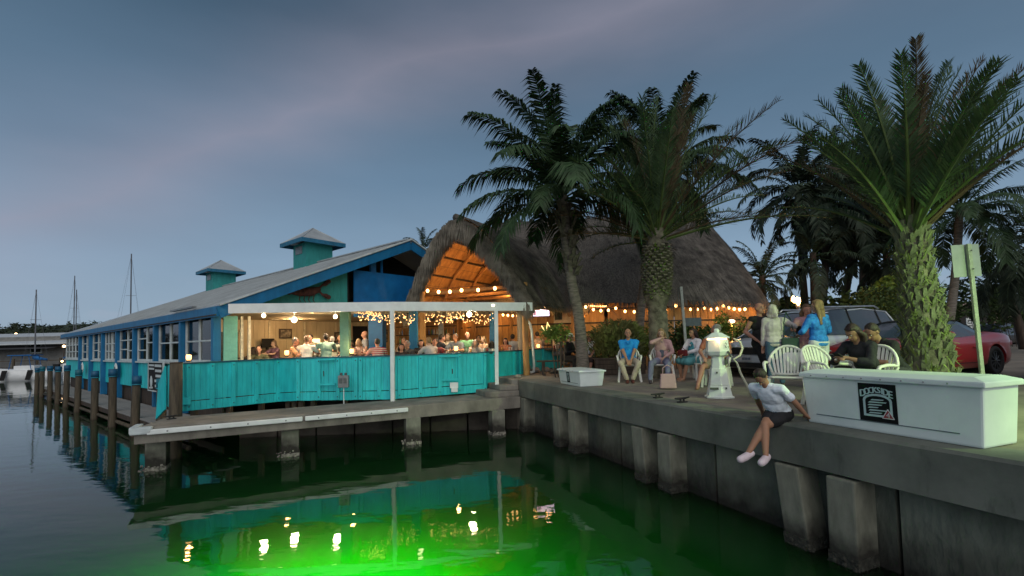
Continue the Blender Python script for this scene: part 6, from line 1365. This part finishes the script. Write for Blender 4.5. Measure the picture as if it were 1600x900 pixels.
# ------------------------------------------------------------------ dock boxes
gel = mat('box_gelcoat', (.66, .74, .71), .38, .05, 1.6, .06, c2=(.58, .66, .64), spec=.4, wear=((.30, .34, .30), .62, 3.2, .35))
def dockbox(lab, A, Bq, wid, hgt, lidh, taper, decal, decal_t, decal_w):
    """A, Bq: ground corners of the front face left to right"""
    A, Bq = V3(A), V3(Bq); d = (Bq-A); Ln = d.length; d.normalize(); n_ = V3((-d.y, d.x, 0)); yaw = math.atan2(d.y, d.x)
    c = A+d*Ln/2+n_*wid/2; o = thing('dock_box', lab, 'dock box', c, yaw)
    b = B(); hx, hy = Ln/2, wid/2; t = taper
    vs = [(-hx, -hy, 0), (hx, -hy, 0), (hx, hy, 0), (-hx, hy, 0), (-hx-t, -hy-t*.7, hgt), (hx+t, -hy-t*.7, hgt), (hx+t, hy+t*.7, hgt), (-hx-t, hy+t*.7, hgt)]
    b.add(vs, [(3, 2, 1, 0), (4, 5, 6, 7), (0, 1, 5, 4), (1, 2, 6, 5), (2, 3, 7, 6), (3, 0, 4, 7)]); b.build('body', gel, o, bev=.02)
    b = B(); e = t+.028; ey = t*.7+.03
    lo = [(-hx-e, -hy-ey, hgt-.005), (hx+e, -hy-ey, hgt-.005), (hx+e, hy+ey, hgt-.005), (-hx-e, hy+ey, hgt-.005)]; mi = [(x, y, hgt+lidh*.55) for x, y, z in lo]; k = .12
    hi = [(x-math.copysign(k, x), y-math.copysign(k*.8, y), hgt+lidh) for x, y, z in lo]
    b.add(lo+mi+hi, [(3, 2, 1, 0)]+[(i, (i+1) % 4, 4+(i+1) % 4, 4+i) for i in range(4)]+[(4+i, 4+(i+1) % 4, 8+(i+1) % 4, 8+i) for i in range(4)]+[(8, 9, 10, 11)]); b.build('lid', gel, o, bev=.012)
    fz = lambda z: -hy-t*.7*z/hgt
    b = B(); z0 = hgt*.20; b.beam((-hx*.86, fz(z0)-.002, z0), (hx*.80, fz(z0)-.002, z0), .006, .010); b.build('recess_line', mat('box_groove', (.13, .17, .18), .7), o)
    b = B()
    for i in range(int(Ln/.19)): b.ball((-hx+.1+i*.19, -hy-ey-.001, hgt+.02), .008, 6, 5)
    b.build('rivets', greym, o)['kind'] = 'stuff'
    # decal
    x0 = -hx+Ln*decal_t; w_ = decal_w; h_ = hgt*.74; zc = hgt*.575; T_ = lambda x, z, off=.0: V3((x0+x, fz(zc+z)-.004-off, zc+z))
    dec = B(); dec.add([T_(-w_/2, -h_/2), T_(w_/2, -h_/2), T_(w_/2, h_/2), T_(-w_/2, h_/2)], [(0, 1, 2, 3)]); dc_ = dec.build('decal', mat('decal_black', (.010, .011, .012), .8, .1, spec=.1), o)
    silver = mat('decal_silver', (.42, .58, .56), .5, .08); b = B()
    if decal:
        S = w_/.30; upz = (T_(0, .1)-T_(0, 0)).normalized()
        for chh, px_ in zip('DOCKSIDE', (-3.5, -2.5, -1.5, -.5, .45, 1.2, 2.05, 3.1)):
            f = (px_+.15)/3.5; zz = h_*.33-.035*f*f*S; sz = .070*S*(1+.25*abs(f)**2); xd = V3((1, 0, -.22*f)).normalized()*.86
            for ox in (-.0035, 0, .0035): text_bm(b, chh, T_(f*w_*.385+ox*S, zz, .003+abs(ox)*.2), xd, upz, sz)
        # arch frame
        pts = [(-.105, -.12), (-.105, .02)]+[(-.105*math.cos(a), .02+.055*math.sin(a)) for a in [math.pi*i/10 for i in range(1, 10)]]+[(.105, .02), (.105, -.12), (-.105, -.12)]
        for i in range(len(pts)-1): p_, q_ = T_(pts[i][0]*S, pts[i][1]*h_/.36, .002), T_(pts[i+1][0]*S, pts[i+1][1]*h_/.36, .002); b.beam(p_, q_, .002, .018*S, up=(0, 1, 0) if False else (p_-q_).cross(V3((0, 1, 0))), over=.01)
        for k, (xx, zz, ww) in enumerate(((-.0, .028, .11), (.0, .005, .15), (-.02, -.02, .12), (-.035, -.045, .09), (.0, -.07, .15), (-.02, -.095, .11))):
            b.add([T_((xx-ww/2)*S, (zz-.008)*h_/.36, .002), T_((xx+ww/2-.01)*S, (zz-.002)*h_/.36, .002), T_((xx+ww/2)*S, (zz+.007)*h_/.36, .002), T_((xx-ww/2+.015)*S, (zz+.006)*h_/.36, .002)], [(0, 1, 2, 3)])
        b.build('lettering', silver, dc_)
        b = B(); tr = [(.035, -.135), (.125, -.135), (.08, -.05)]; b.add([T_(x*S, z*h_/.36, .005) for x, z in tr], [(0, 1, 2)]); b.build('triangle', mat('decal_red', (.30, .03, .05), .5), dc_)
        b = B()
        for i in range(3): p_, q_ = T_(tr[i][0]*S, tr[i][1]*h_/.36, .007), T_(tr[(i+1) % 3][0]*S, tr[(i+1) % 3][1]*h_/.36, .007); b.beam(p_, q_, .002, .006*S, up=(p_-q_).cross(V3((0, 1, 0))))
        text_bm(b, '4', T_(.08*S, -.107*h_/.36, .008), (1, 0, 0), upz, .062*S); b.build('triangle_number', mat('decal_white', (.6, .62, .6), .5), dc_)
    else:
        for k in range(6): zz = h_*(.36-.13*k); ww = w_*(.72 if k < 2 else .5+.1*(k % 3)); b.add([T_(-ww/2, zz-h_*.03, .002), T_(ww/2, zz-h_*.035, .002), T_(ww/2, zz+h_*.025, .002), T_(-ww/2, zz+h_*.03, .002)], [(0, 1, 2, 3)])
        b.build('lettering', silver, dc_)
    return o
dockbox('long white fibreglass dock box with black DOCKSIDE number 4 decal at the wall edge', P(1263, 659, 0), P(1538, 702, 0), .54, .545, .085, .03, True, .485, .37)
dockbox('smaller white dock chest with a dark picture decal near the coconut palm', P(876, 599, 0), P(906, 604.5, 0)+(P(906, 604.5, 0)-P(876, 599, 0))*.03, .56, .33, .055, .05, False, .46, .17)

# ------------------------------------------------------------------ dock lighthouse pedestal
p = P(1124, 621, 0); lh = thing('dock_lighthouse', 'white hexagonal lighthouse shaped dock power post with glowing lantern and number 29', 'power post', p, R(-12)); lh.scale = (.84, .84, 1)
def hexs(name, prof_, m, par=lh, n=6, bev=.004, st=R(30)): b = B(); b.lathe((0, 0, 0), prof_, n, st); return b.build(name, m, par, bev=bev)
lw = mat('lighthouse_plastic', (.66, .72, .66), .4, .05, 3, .05)
hexs('base', [(.30, 0), (.30, .03), (.265, .035), (.215, .215), (.212, .22)], lw); hexs('tower', [(.212, .225), (.205, .24), (.165, .50), (.150, .505), (.130, .68), (.128, .70)], lw)
hexs('gallery', [(.12, .70), (.215, .74), (.245, .80), (.222, .99), (.218, 1.0)], lw)
tm_ = emit('lantern_glow', (1, .68, .36), 3.2); hexs('lantern', [(.205, 1.0), (.203, 1.035)], tm_)
hexs('lantern_roof', [(.262, 1.030), (.255, 1.045), (.10, 1.125), (.055, 1.13), (.055, 1.175), (.04, 1.195), (.012, 1.20)], lw)
MWl = MW[lh.name]; point('lantern_light', MWl @ V3((-.03, -.28, 1.0)), 1.5, (1, .62, .32), .05, lh)
dgy = mat('panel_dark', (.06, .07, .06), .5)
b = B(); b.box((.135, -.125, .62), (.06, .02, .09), Matrix.Rotation(.5, 3, 'Z')); b.box((-.13, -.20, .17), (.16, .03, .035)); b.box((.10, -.20, .175), (.03, .02, .03)); b.box((-.06, -.165, .44), (.03, .02, .03)); b.build('sockets', dgy, lh)
b = B(); text_bm(b, '2', (.125, -.207, .905), (.86, .5, 0), (0, 0, 1), .12); text_bm(b, '9', (.175, -.178, .865), (.86, .5, 0), (0, 0, 1), .075); b.build('number', blackm, lh)
b = B(); b.tube([(.17, -.16, .80), (.20, -.19, .74), (.21, -.2, .70)], .02, 6); b.build('cord_plug', dgy, lh)
hz_ = thing('water_hose', 'flat white hose looped on the right side of the dock lighthouse', 'hose', p+V3((.3, -.05, 0)))
b = B(); b.tube([(-.03, 0, 1.02), (.07, -.02, .96), (.10, -.03, .84), (.04, -.05, .72), (-.08, -.06, .66), (-.02, -.06, .60), (.03, -.07, .42), (.12, -.08, .22), (.19, -.09, .02)], [.025, .032, .036, .036, .03, .028, .032, .034, .036], 8, flat=.5); b.build('hose', mat('hose_cream', (.60, .60, .46), .5, .08), hz_, True)
# ------------------------------------------------------------------ wall signs on the long building
o = thing('wall_sign', 'black sign board with white fish emblem and lines of lettering on the window wall', 'sign', L(5.0, -.25, 0)); MW[o.name] = Matrix.Translation(o.location)
b = B(); b.beam(L(4.15, -.22, .18), L(5.85, -.22, .18), .04, .98); b.build('board', blackm, o, world=True)
b = B(); 
for z in (.67, -.31): b.beam(L(4.12, -.23, z), L(5.88, -.23, z), .05, .04)
for t in (4.14, 5.86): b.beam(L(t, -.23, -.3), L(t, -.23, .68), .04, .05, up=LS)
b.build('frame', offw, o, world=True)
b = B()
for k in range(5): b.beam(L(4.3, -.25, .55-k*.17), L(4.3+.75-.06*(k % 3), -.25, .55-k*.17), .01, .085)
for k in range(2): b.beam(L(5.15, -.25, .56-k*.12), L(5.75, -.25, .56-k*.12), .01, .06)
c_ = L(5.45, -.255, .0); b.ball(c_, (.16, .012, .20), 10, 8, Matrix.Rotation(math.atan2(LT.y, LT.x), 3, 'Z')); b.beam(L(5.3, -.25, -.2), L(5.7, -.25, -.22), .01, .06); b.build('lettering', offw, o, world=True)
for t, z, lab in ((11.3, .28, 'white oval sign with black mark on the middle of the window wall'), (18.9, .25, 'white oval sign near the far end of the window wall')):
    o = thing('oval_sign', lab, 'sign', L(t, -.15, z), YL); b = B(); b.ball((0, 0, 0), (.30, .03, .30), 18, 10, Matrix.Rotation(R(90), 3, 'Z') @ Matrix.Identity(3)); b.build('plate', white, o, True); b = B(); b.ball((-.035, 0, .0), (.02, .06, .16), 8, 8); b.build('emblem', dgy, o)
for (t, z) in ((3.9, 1.85), (8.0, 1.9)):
    pq = L(t, .9, z); o = thing('hanging_lamp', 'small white ceiling lamp seen through the %s window' % ('second' if t < 5 else 'third'), 'lamp', pq); b = B(); b.ball((0, 0, 0), .045, 8, 6); b.build('bulb', lampw, o, True); b = B(); b.tube([(0, 0, 0), (0, 0, .3)], .008, 4); b.build('cord', darkw, o); 
for t, s_ in ((3, 3.5), (8.5, 3.5), (15, 4)): pq = L(t, s_, 1.8); point('dining_room_glow', pq, 50, (1, .62, .30), .2, bl)
o = thing('lit_picture', 'warm lit framed panel seen through the third window of the long building', 'picture', L(7.4, 1.9, 1.35)); MW[o.name] = Matrix.Translation(o.location)
b = B(); b.beam(L(7.0, 1.9, 1.45), L(7.75, 1.9, 1.45), .03, .75); b.build('panel', emit('amber_panel', (1, .50, .16), 1.3), o, world=True); b = B(); b.beam(L(6.9, 1.93, 1.45), L(7.85, 1.93, 1.45), .03, .85); b.build('frame', darkw, o, world=True)
for i in range(4):
    for k in range(2):
        t, s_ = 2.2+i*4.2, 1.6+k*2.4; q = L(t, s_, 0)
        if i < 3 or k == 0: o = thing('dining_table', 'dining table inside the long building, %s from the corner in the %s row' % (('first', 'second', 'third', 'fourth')[i], ('window', 'inner')[k]), 'table', q, YL, group='dining tables inside the long building'); b = B(); b.box((0, 0, .74), (.9, .9, .04)); b.build('table_top', darkw, o); b = B(); b.tube([(0, 0, 0), (0, 0, .73)], .04, 7); b.build('pedestal', blackm, o)

# ------------------------------------------------------------------ cars
tyre = mat('tyre_rubber', (.015, .015, .016), .8, .1, 8, .1); rimm = mat('alloy_rim', (.10, .105, .11), .35, .1, 8, 0, metal=.8); cglass = mat('car_glass', (.045, .058, .072), .06, .1, 1, 0, spec=.9); trim = mat('black_trim', (.014, .014, .015), .5, .1, 3, 0); headl = mat('headlamp_glass', (.32, .35, .38), .12, .3, 14, .1, spec=.8); taill = mat('tail_red', (.25, .01, .01), .3)
def car(lab, loc, yaw, kind, paint, Ln, Wd, H, belt, prof, gh, wb, wr, name='parked_car', roofm_=None, cat='car'):
    o = thing(name, lab, cat, loc, yaw); pm_ = paint; b = B(); n = 44; m_ = None; hw = Wd/2
    def ip(tab, x):
        for i in range(len(tab)-1):
            if x <= tab[i+1][0]: f = (x-tab[i][0])/(tab[i+1][0]-tab[i][0]); f = f*f*(3-2*f)*.5+f*.5; return tab[i][1]+(tab[i+1][1]-tab[i][1])*f
        return tab[-1][1]
    rows = []
    for i in range(n+1):
        x = -Ln/2+Ln*i/n; e = abs(x)/(Ln/2); w = hw*(1-.20*max(0, (e-.72)/.28)**2.4); zt = ip(prof, x); zb = .20+.10*max(0, (e-.8)/.2)**2
        if i in (0, n): w *= .93; zt -= .10; zb += .10
        P_ = [(0, zb), (w*.86, zb), (w*.97, zb+.10), (w, zb+.26), (w*.985, zt-.30), (w*.995, zt-.20), (w*.965, zt-.08), (w*.90, zt-.02), (w*.6, zt+.025), (0, zt+.035)]
        r = [(x, y, z) for y, z in P_]+[(x, -y, z) for y, z in reversed(P_[1:-1])]; rows.append(r); m_ = len(r)
    for r in rows: b.v += r
    for i in range(n):
        for j in range(m_): b.f.append((i*m_+j, (i+1)*m_+j, (i+1)*m_+(j+1) % m_, i*m_+(j+1) % m_)); b.m.append(0)
    b.f += [tuple(range(m_)), tuple(reversed([n*m_+j for j in range(m_)]))]; b.m += [0, 0]
    body = b.build('body', pm_, o, True)
    # wheel arches are cut out of the body
    cb = B()
    for sx in (-1, 1):
        for sy in (-1, 1):
            k = B(); k.lathe((0, 0, 0), [(wr+.055, -.26), (wr+.055, .26)], 24); cb.add([(sx*wb/2+x, sy*(hw-.08)+z, wr+y) for x, y, z in k.v], k.f)
    me = cb.mesh('cut', pm_); bmx = bmesh.new(); bmx.from_mesh(me); bmesh.ops.recalc_face_normals(bmx, faces=bmx.faces); bmx.to_mesh(me); bmx.free()
    bmx = bmesh.new(); bmx.from_mesh(body.data); bmesh.ops.recalc_face_normals(bmx, faces=bmx.faces); bmx.to_mesh(body.data); bmx.free()
    co = bpy.data.objects.new('cut', me); col.objects.link(co); bo = body.modifiers.new('b', 'BOOLEAN'); bo.operation = 'DIFFERENCE'; bo.object = co; bo.solver = 'EXACT'; 
    old = body.parent; body.parent = None; dg = bpy.context.evaluated_depsgraph_get(); nm = bpy.data.meshes.new_from_object(body.evaluated_get(dg)); body.modifiers.clear(); body.data = nm; body.parent = old; bpy.data.objects.remove(co)
    try: body.data.set_sharp_from_angle(angle=R(38))
    except Exception: pass
    b = B()
    for sx in (-1, 1): b.box((sx*wb/2, 0, wr+.02), (wr*2+.08, Wd-.5, wr*2-.1))
    b.box((0, 0, .26), (Ln*.8, Wd*.8, .14)); b.build('underbody', trim, o)
    for sx in (-1, 1):
        for sy in (-1, 1):
            k = B(); k.lathe((0, 0, 0), [(wr*.66, -.10), (wr*.9, -.11), (wr*.985, -.085), (wr, 0), (wr*.985, .085), (wr*.9, .11), (wr*.66, .10), (wr*.62, 0)], 28)
            t = B(); t.add([(sx*wb/2+x, sy*(hw-.125)+z, wr+y) for x, y, z in k.v], k.f[:-2]); w_ = t.build('wheel', tyre, o, True)
            t = B(); k = B(); k.lathe((0, 0, 0), [(wr*.67, .02), (wr*.66, .09), (wr*.61, .09), (wr*.60, .03)], 24); t.add([(sx*wb/2+x, sy*(hw-.125+z), wr+y) for x, y, z in k.v], k.f[:-2])
            for q in range(10):
                a = 2*math.pi*q/10; c_ = V3((sx*wb/2, sy*(hw-.05), wr)); t.beam(c_+V3((math.cos(a)*.03, 0, math.sin(a)*.03)), c_+V3((math.cos(a)*wr*.64, -sy*.01, math.sin(a)*wr*.64)), .028, .03, up=(0, 1, 0))
            t.ball((sx*wb/2, sy*(hw-.05), wr), (.055, .03, .055), 10, 6); t.build('rim', rimm, w_)
            t = B(); k = B(); k.lathe((0, 0, 0), [(wr*.60, -.02), (wr*.60, .0)], 20); t.add([(sx*wb/2+x, sy*(hw-.10+z), wr+y) for x, y, z in k.v], k.f); t.build('brake_disc', trim, w_)
    # greenhouse: gh = list of (x, z top, half width top, half width bottom, z bottom)
    g = B(); rr = []
    for x, zt, wt, wbm, zb in gh: rr.append([(x, -wbm, zb), (x, -(wbm*.35+wt*.65), zb+(zt-zb)*.6), (x, -wt, zt-.03), (x, -wt*.7, zt), (x, 0, zt+.02), (x, wt*.7, zt), (x, wt, zt-.03), (x, (wbm*.35+wt*.65), zb+(zt-zb)*.6), (x, wbm, zb)])
    for r in rr: g.v += r
    for i in range(len(rr)-1):
        for j in range(8): g.f.append((i*9+j, i*9+j+1, (i+1)*9+j+1, (i+1)*9+j)); g.m.append(0)
    g.f += [tuple(range(9)), tuple(reversed([(len(rr)-1)*9+j for j in range(9)]))]; g.m += [0, 0]; g.build('windows', cglass, o, False)
    rp_ = B(); mr = roofm_ or pm_; i0, i1 = kind['roof']
    for i in range(i0, i1+1): rp_.v += [(x, y*1.02, z+.014) for x, y, z in rr[i][2:7]]
    for i in range(i1-i0):
        for j in range(4): rp_.f.append((i*5+j, i*5+j+1, (i+1)*5+j+1, (i+1)*5+j)); rp_.m.append(0)
    q = len(rp_.v); rp_.v += [(x, y, z-.03) for x, y, z in rp_.v]; rp_.f += [tuple(reversed([w+q for w in f])) for f in rp_.f[:]]; rp_.m = [0]*len(rp_.f); rp_.build('roof', mr, o, True)
    for sy in (-1, 1):
        for seq, m__, nm_ in kind['pillars']:
            t = B(); pts = []
            for (i, jf) in seq:
                r = rr[i]; js = [V3(r[0]), V3(r[1]), V3(r[2])]; v = js[0].lerp(js[1], jf*2) if jf < .5 else js[1].lerp(js[2], jf*2-1); pts.append(V3((v.x, (v.y)*1.01*(-sy), v.z)))
            t.tube(pts, .020, 6); t.build('pillar', {'p': pm_, 'r': mr, 't': trim}[m__], o, True)
        t = B(); mxx = kind['mirror']; t.ball((mxx, sy*(hw+.08), belt+.06), (.07, .11, .07), 10, 8); t.beam((mxx, sy*(hw-.1), belt+.02), (mxx, sy*(hw+.02), belt+.04), .04, .03); t.build('mirror', pm_, o, True)
        for x0, x1 in kind['doors']:
            t = B(); zl = ip(prof, (x0+x1)/2)
            for xx in (x0, x1): t.beam((xx, sy*hw*.992, .34), (xx, sy*hw*.975, zl-.12), .012, .014, up=(1, 0, 0))
            t.beam((x0, sy*hw*.998, .34), (x1, sy*hw*.998, .34), .012, .012); dr = t.build('door_gap', trim, o); t = B(); t.box((x0+.18, sy*(hw+.012), zl-.24), (.17, .025, .03)); t.build('handle', pm_ if kind.get('hp') else trim, dr, bev=.006)
        t = B(); t.box((Ln/2-.16, sy*hw*.66, kind['hl']), (.26, .36, .13), Matrix.Rotation(-sy*.35, 3, 'Z')); t.build('headlight', headl, o, bev=.03)
        t = B(); t.box((-Ln/2+.09, sy*hw*.66, kind['hl']+.12), (.18, .40, .12), Matrix.Rotation(sy*.2, 3, 'Z')); t.build('tail_light', taill, o, bev=.03)
    t = B(); t.box((Ln/2-.07, 0, kind['hl']-.12), (.16, Wd*.5, .17)); gr = t.build('grille', trim, o, bev=.02); t = B(); t.beam((Ln/2+.015, -Wd*.26, kind['hl']-.03), (Ln/2+.015, Wd*.26, kind['hl']-.03), .02, .02); t.build('chrome_strip', mat('chrome', (.6, .6, .62), .15, metal=1), gr)
    t = B(); t.box((Ln/2-.05, 0, .33), (.16, Wd*.7, .12)); t.build('lower_intake', trim, o, bev=.02)
    t = B(); t.box((Ln/2+.025, 0, .50), (.012, .31, .155)); pl_ = t.build('number_plate', mat('plate_white', (.45, .46, .48), .5), o); t = B()
    for k in range(6): t.box((Ln/2+.034, -.11+k*.044, .49), (.006, .026, .06))
    t.build('plate_characters', mat('plate_blue', (.05, .08, .12), .5), pl_)
    return o
YN = math.atan2(-VV.y, -VV.x)     # noses toward the water
silver = mat('silver_paint', (.55, .58, .62), .34, .04, 1, 0, metal=.25, spec=.6, coat=.6); redp = mat('red_paint', (.30, .018, .022), .30, .05, 1, 0, spec=.6, coat=.7); darkp = mat('dark_grey_paint', (.022, .026, .034), .22, .05, 1, 0, metal=.3, spec=.7, coat=.8); brownp = mat('dark_brown_paint', (.03, .02, .014), .3, .05, 1, 0, spec=.6, coat=.6)
# red convertible: rear wheel stands at (1553, 588)
rw = P(1551, 586, 0); cdir = V3((-VV.x, -VV.y, 0)); hw_ = .95; side_n = V3((.375, -.927, 0))
cc = rw+cdir*1.36-side_n*(hw_-.12)
car('red convertible with black soft top parked behind the big date palm', (cc.x, cc.y, 0), YN, dict(roof=(2, 7), pillars=[(((0, 0), (2, 1)), 'p', 0), (((7, 1), (8, .0)), 'r', 0), (((2, 1), (4, 1), (6, 1), (7, 1)), 'r', 0), (((6, 0), (7, .6), (7, 1)), 'r', 0)][:4], mirror=.72, doors=[(-.62, .85)], hl=.62, hp=True), redp, 4.75, 1.90, 1.37, .93,
    [(-2.40, .84), (-2.2, .98), (-1.6, 1.02), (-1.0, .97), (0, .93), (.9, .94), (1.5, .88), (2.1, .78), (2.40, .62)],
    [(1.28, .93, .60, .80, .88), (.95, 1.10, .58, .84, .90), (.52, 1.29, .55, .84, .90), (.30, 1.33, .56, .84, .90), (-.1, 1.36, .56, .84, .90), (-.6, 1.33, .55, .84, .90), (-1.0, 1.25, .53, .83, .92), (-1.35, 1.13, .50, .80, .92), (-1.6, 1.04, .48, .76, .94)][::1], 2.72, .345, roofm_=mat('soft_top', (.012, .012, .014), .9, .2, 20, .2))
def gh_flip(g): return g
q = PD(1318, 550, 12.6)
car('silver minivan with roof rails parked behind the blonde woman in blue', (q.x-.55, q.y+.35, 0), YN, dict(roof=(2, 7), pillars=[(((0, 0), (2, 1)), 'p', 0), (((4, 0), (4, 1)), 't', 0), (((6, 0), (6, 1)), 't', 0), (((8, 0), (7, 1)), 'p', 0), (((2, 1), (5, 1), (7, 1)), 'p', 0)], mirror=1.05, doors=[(-.1, 1.0), (-1.2, -.12)], hl=.80, hp=True), silver, 5.0, 1.98, 1.78, 1.08,
    [(-2.5, 1.02), (-2.35, 1.10), (-1, 1.10), (0, 1.06), (1.2, 1.06), (1.7, 1.02), (2.2, .90), (2.5, .68)],
    [(1.85, 1.07, .68, .86, 1.0), (1.3, 1.38, .66, .90, 1.03), (.75, 1.62, .66, .92, 1.04), (.3, 1.71, .68, .92, 1.04), (-.3, 1.75, .69, .92, 1.05), (-.9, 1.75, .69, .92, 1.06), (-1.5, 1.73, .68, .92, 1.07), (-2.0, 1.68, .66, .91, 1.08), (-2.32, 1.50, .64, .88, 1.08)], 3.0, .36, name='parked_van', cat='van')
vn_ = bpy.data.objects.get('parked_van')
b = B()
for sy in (-1, 1): b.tube([(.5, sy*.60, 1.70), (.4, sy*.60, 1.77), (-1.6, sy*.61, 1.81), (-1.8, sy*.61, 1.74)], .022, 6)
b.build('roof_rail', mat('rail_alloy', (.5, .52, .54), .3, metal=.8), vn_, True)
q = PD(1168, 555, 12.9)
car('dark grey sedan facing the water between the lighthouse and the white haired woman', (q.x+1.85, q.y+1.15, 0), YN+R(6), dict(roof=(2, 6), pillars=[(((0, 0), (2, 1)), 'p', 0), (((4, 0), (4, 1)), 't', 0), (((8, 0), (6, 1)), 'p', 0), (((2, 1), (4, 1), (6, 1)), 'p', 0)], mirror=.85, doors=[(-.15, .95), (-1.1, -.17)], hl=.72, hp=True), darkp, 4.7, 1.86, 1.46, .95,
    [(-2.35, .92), (-2.2, 1.02), (-1.5, 1.03), (0, .96), (1.1, .97), (1.7, .92), (2.15, .82), (2.35, .66)],
    [(1.45, .97, .62, .82, .92), (1.0, 1.17, .60, .85, .93), (.5, 1.37, .58, .86, .93), (.1, 1.43, .60, .86, .93), (-.4, 1.45, .60, .86, .94), (-.8, 1.42, .59, .86, .95), (-1.15, 1.35, .57, .85, .96), (-1.55, 1.18, .54, .82, .98), (-1.9, 1.04, .50, .78, 1.0)], 2.75, .33)
q = V3((12.45, 9.45, 0))
car('dark brown car cut by the right edge with its round headlight showing', (q.x, q.y, 0), YN, dict(roof=(2, 6), pillars=[(((0, 0), (2, 1)), 'p', 0), (((8, 0), (6, 1)), 'p', 0)], mirror=.85, doors=[(-.15, .95)], hl=.76, hp=True), brownp, 4.3, 1.85, 1.55, 1.0,
    [(-2.15, .95), (-1.9, 1.05), (0, 1.0), (1.0, 1.02), (1.6, .98), (2.0, .86), (2.15, .70)],
    [(1.3, 1.02, .62, .80, .95), (.9, 1.25, .60, .83, .97), (.4, 1.48, .58, .84, .97), (0, 1.54, .60, .84, .97), (-.5, 1.55, .60, .84, .97), (-.9, 1.52, .59, .84, .97), (-1.3, 1.45, .57, .83, .98), (-1.7, 1.22, .54, .80, 1.0), (-1.95, 1.08, .50, .76, 1.0)], 2.6, .35)
q = PD(1552, 520, 33)
car('small dark car parked far behind the red convertible', (q.x, q.y, 0), R(200), dict(roof=(2, 6), pillars=[], mirror=.85, doors=[], hl=.76), darkp, 4.3, 1.85, 1.55, 1.0,
    [(-2.15, .95), (-1.9, 1.05), (0, 1.0), (1.0, 1.02), (1.6, .98), (2.0, .86), (2.15, .70)],
    [(1.3, 1.02, .62, .80, .95), (.9, 1.25, .60, .83, .97), (.4, 1.48, .58, .84, .97), (0, 1.54, .60, .84, .97), (-.5, 1.55, .60, .84, .97), (-.9, 1.52, .59, .84, .97), (-1.3, 1.45, .57, .83, .98), (-1.7, 1.22, .54, .80, 1.0), (-1.95, 1.08, .50, .76, 1.0)], 2.6, .35)
# ------------------------------------------------------------------ the dock lamp just outside the frame, whose greenish light falls on trunk, post and box
dl = thing('dock_lamp', 'tall dock lamp post beyond the right end of the long dock box', 'lamp post', (7.6, 3.3, 0))
b = B(); b.tube([(0, 0, 0), (0, 0, 2.8)], .05, 10); b.build('pole', greym, dl, True); b = B(); b.tube([(0, 0, 2.8), (-.25, 0, 2.9)], .03, 8); b.lathe((-.3, 0, 2.76), [(.12, 0), (.14, .1), (.05, .16)], 12); b.build('lamp_head', greym, dl, True)
b = B(); b.ball((-.3, 0, 2.73), (.09, .09, .04), 10, 6); b.build('bulb', emit('greenish_lamp', (.75, 1, .45), 12), dl, True)
sl_ = bpy.data.lights.new('dock_lamp_light', 'SPOT'); sl_.energy = 850; sl_.color = (.62, 1, .32); sl_.shadow_soft_size = .07; sl_.spot_size = R(108); sl_.spot_blend = .7
so_ = bpy.data.objects.new('dock_lamp_light', sl_); col.objects.link(so_); so_.parent = dl; so_.location = V3((7.3, 3.3, 2.62))-V3((7.6, 3.3, 0)); so_.rotation_euler = (-(V3((6.2, 6.2, .2))-V3((7.3, 3.3, 2.62)))).to_track_quat('Z', 'Y').to_euler()

# iron cleats on the wall and the landing
iron = mat('cast_iron', (.02, .02, .02), .6, .2, 9, .3)
for u_, v_, z, a, lab in ((1028, 622, 0, .5, 'black iron cleat on the seawall left of the dock lighthouse, farther one'), (1066, 629, 0, .5, 'black iron cleat on the seawall left of the dock lighthouse, nearer one'), (268, 655, -.45, 1.0, 'black iron cleat at the left end of the landing')):
    p = P(u_, v_, z); o = thing('cleat', lab, 'cleat', p, a, group='mooring cleats'); b = B(); b.box((0, 0, .01), (.16, .08, .02)); b.tube([(-.04, 0, .02), (-.035, 0, .06)], .016, 6); b.tube([(.04, 0, .02), (.035, 0, .06)], .016, 6); b.build('foot', iron, o)
    b = B(); b.tube([(-.16, 0, .075), (-.07, 0, .068), (.07, 0, .068), (.16, 0, .075)], [.012, .018, .018, .012], 7); b.build('horn', iron, o, True)
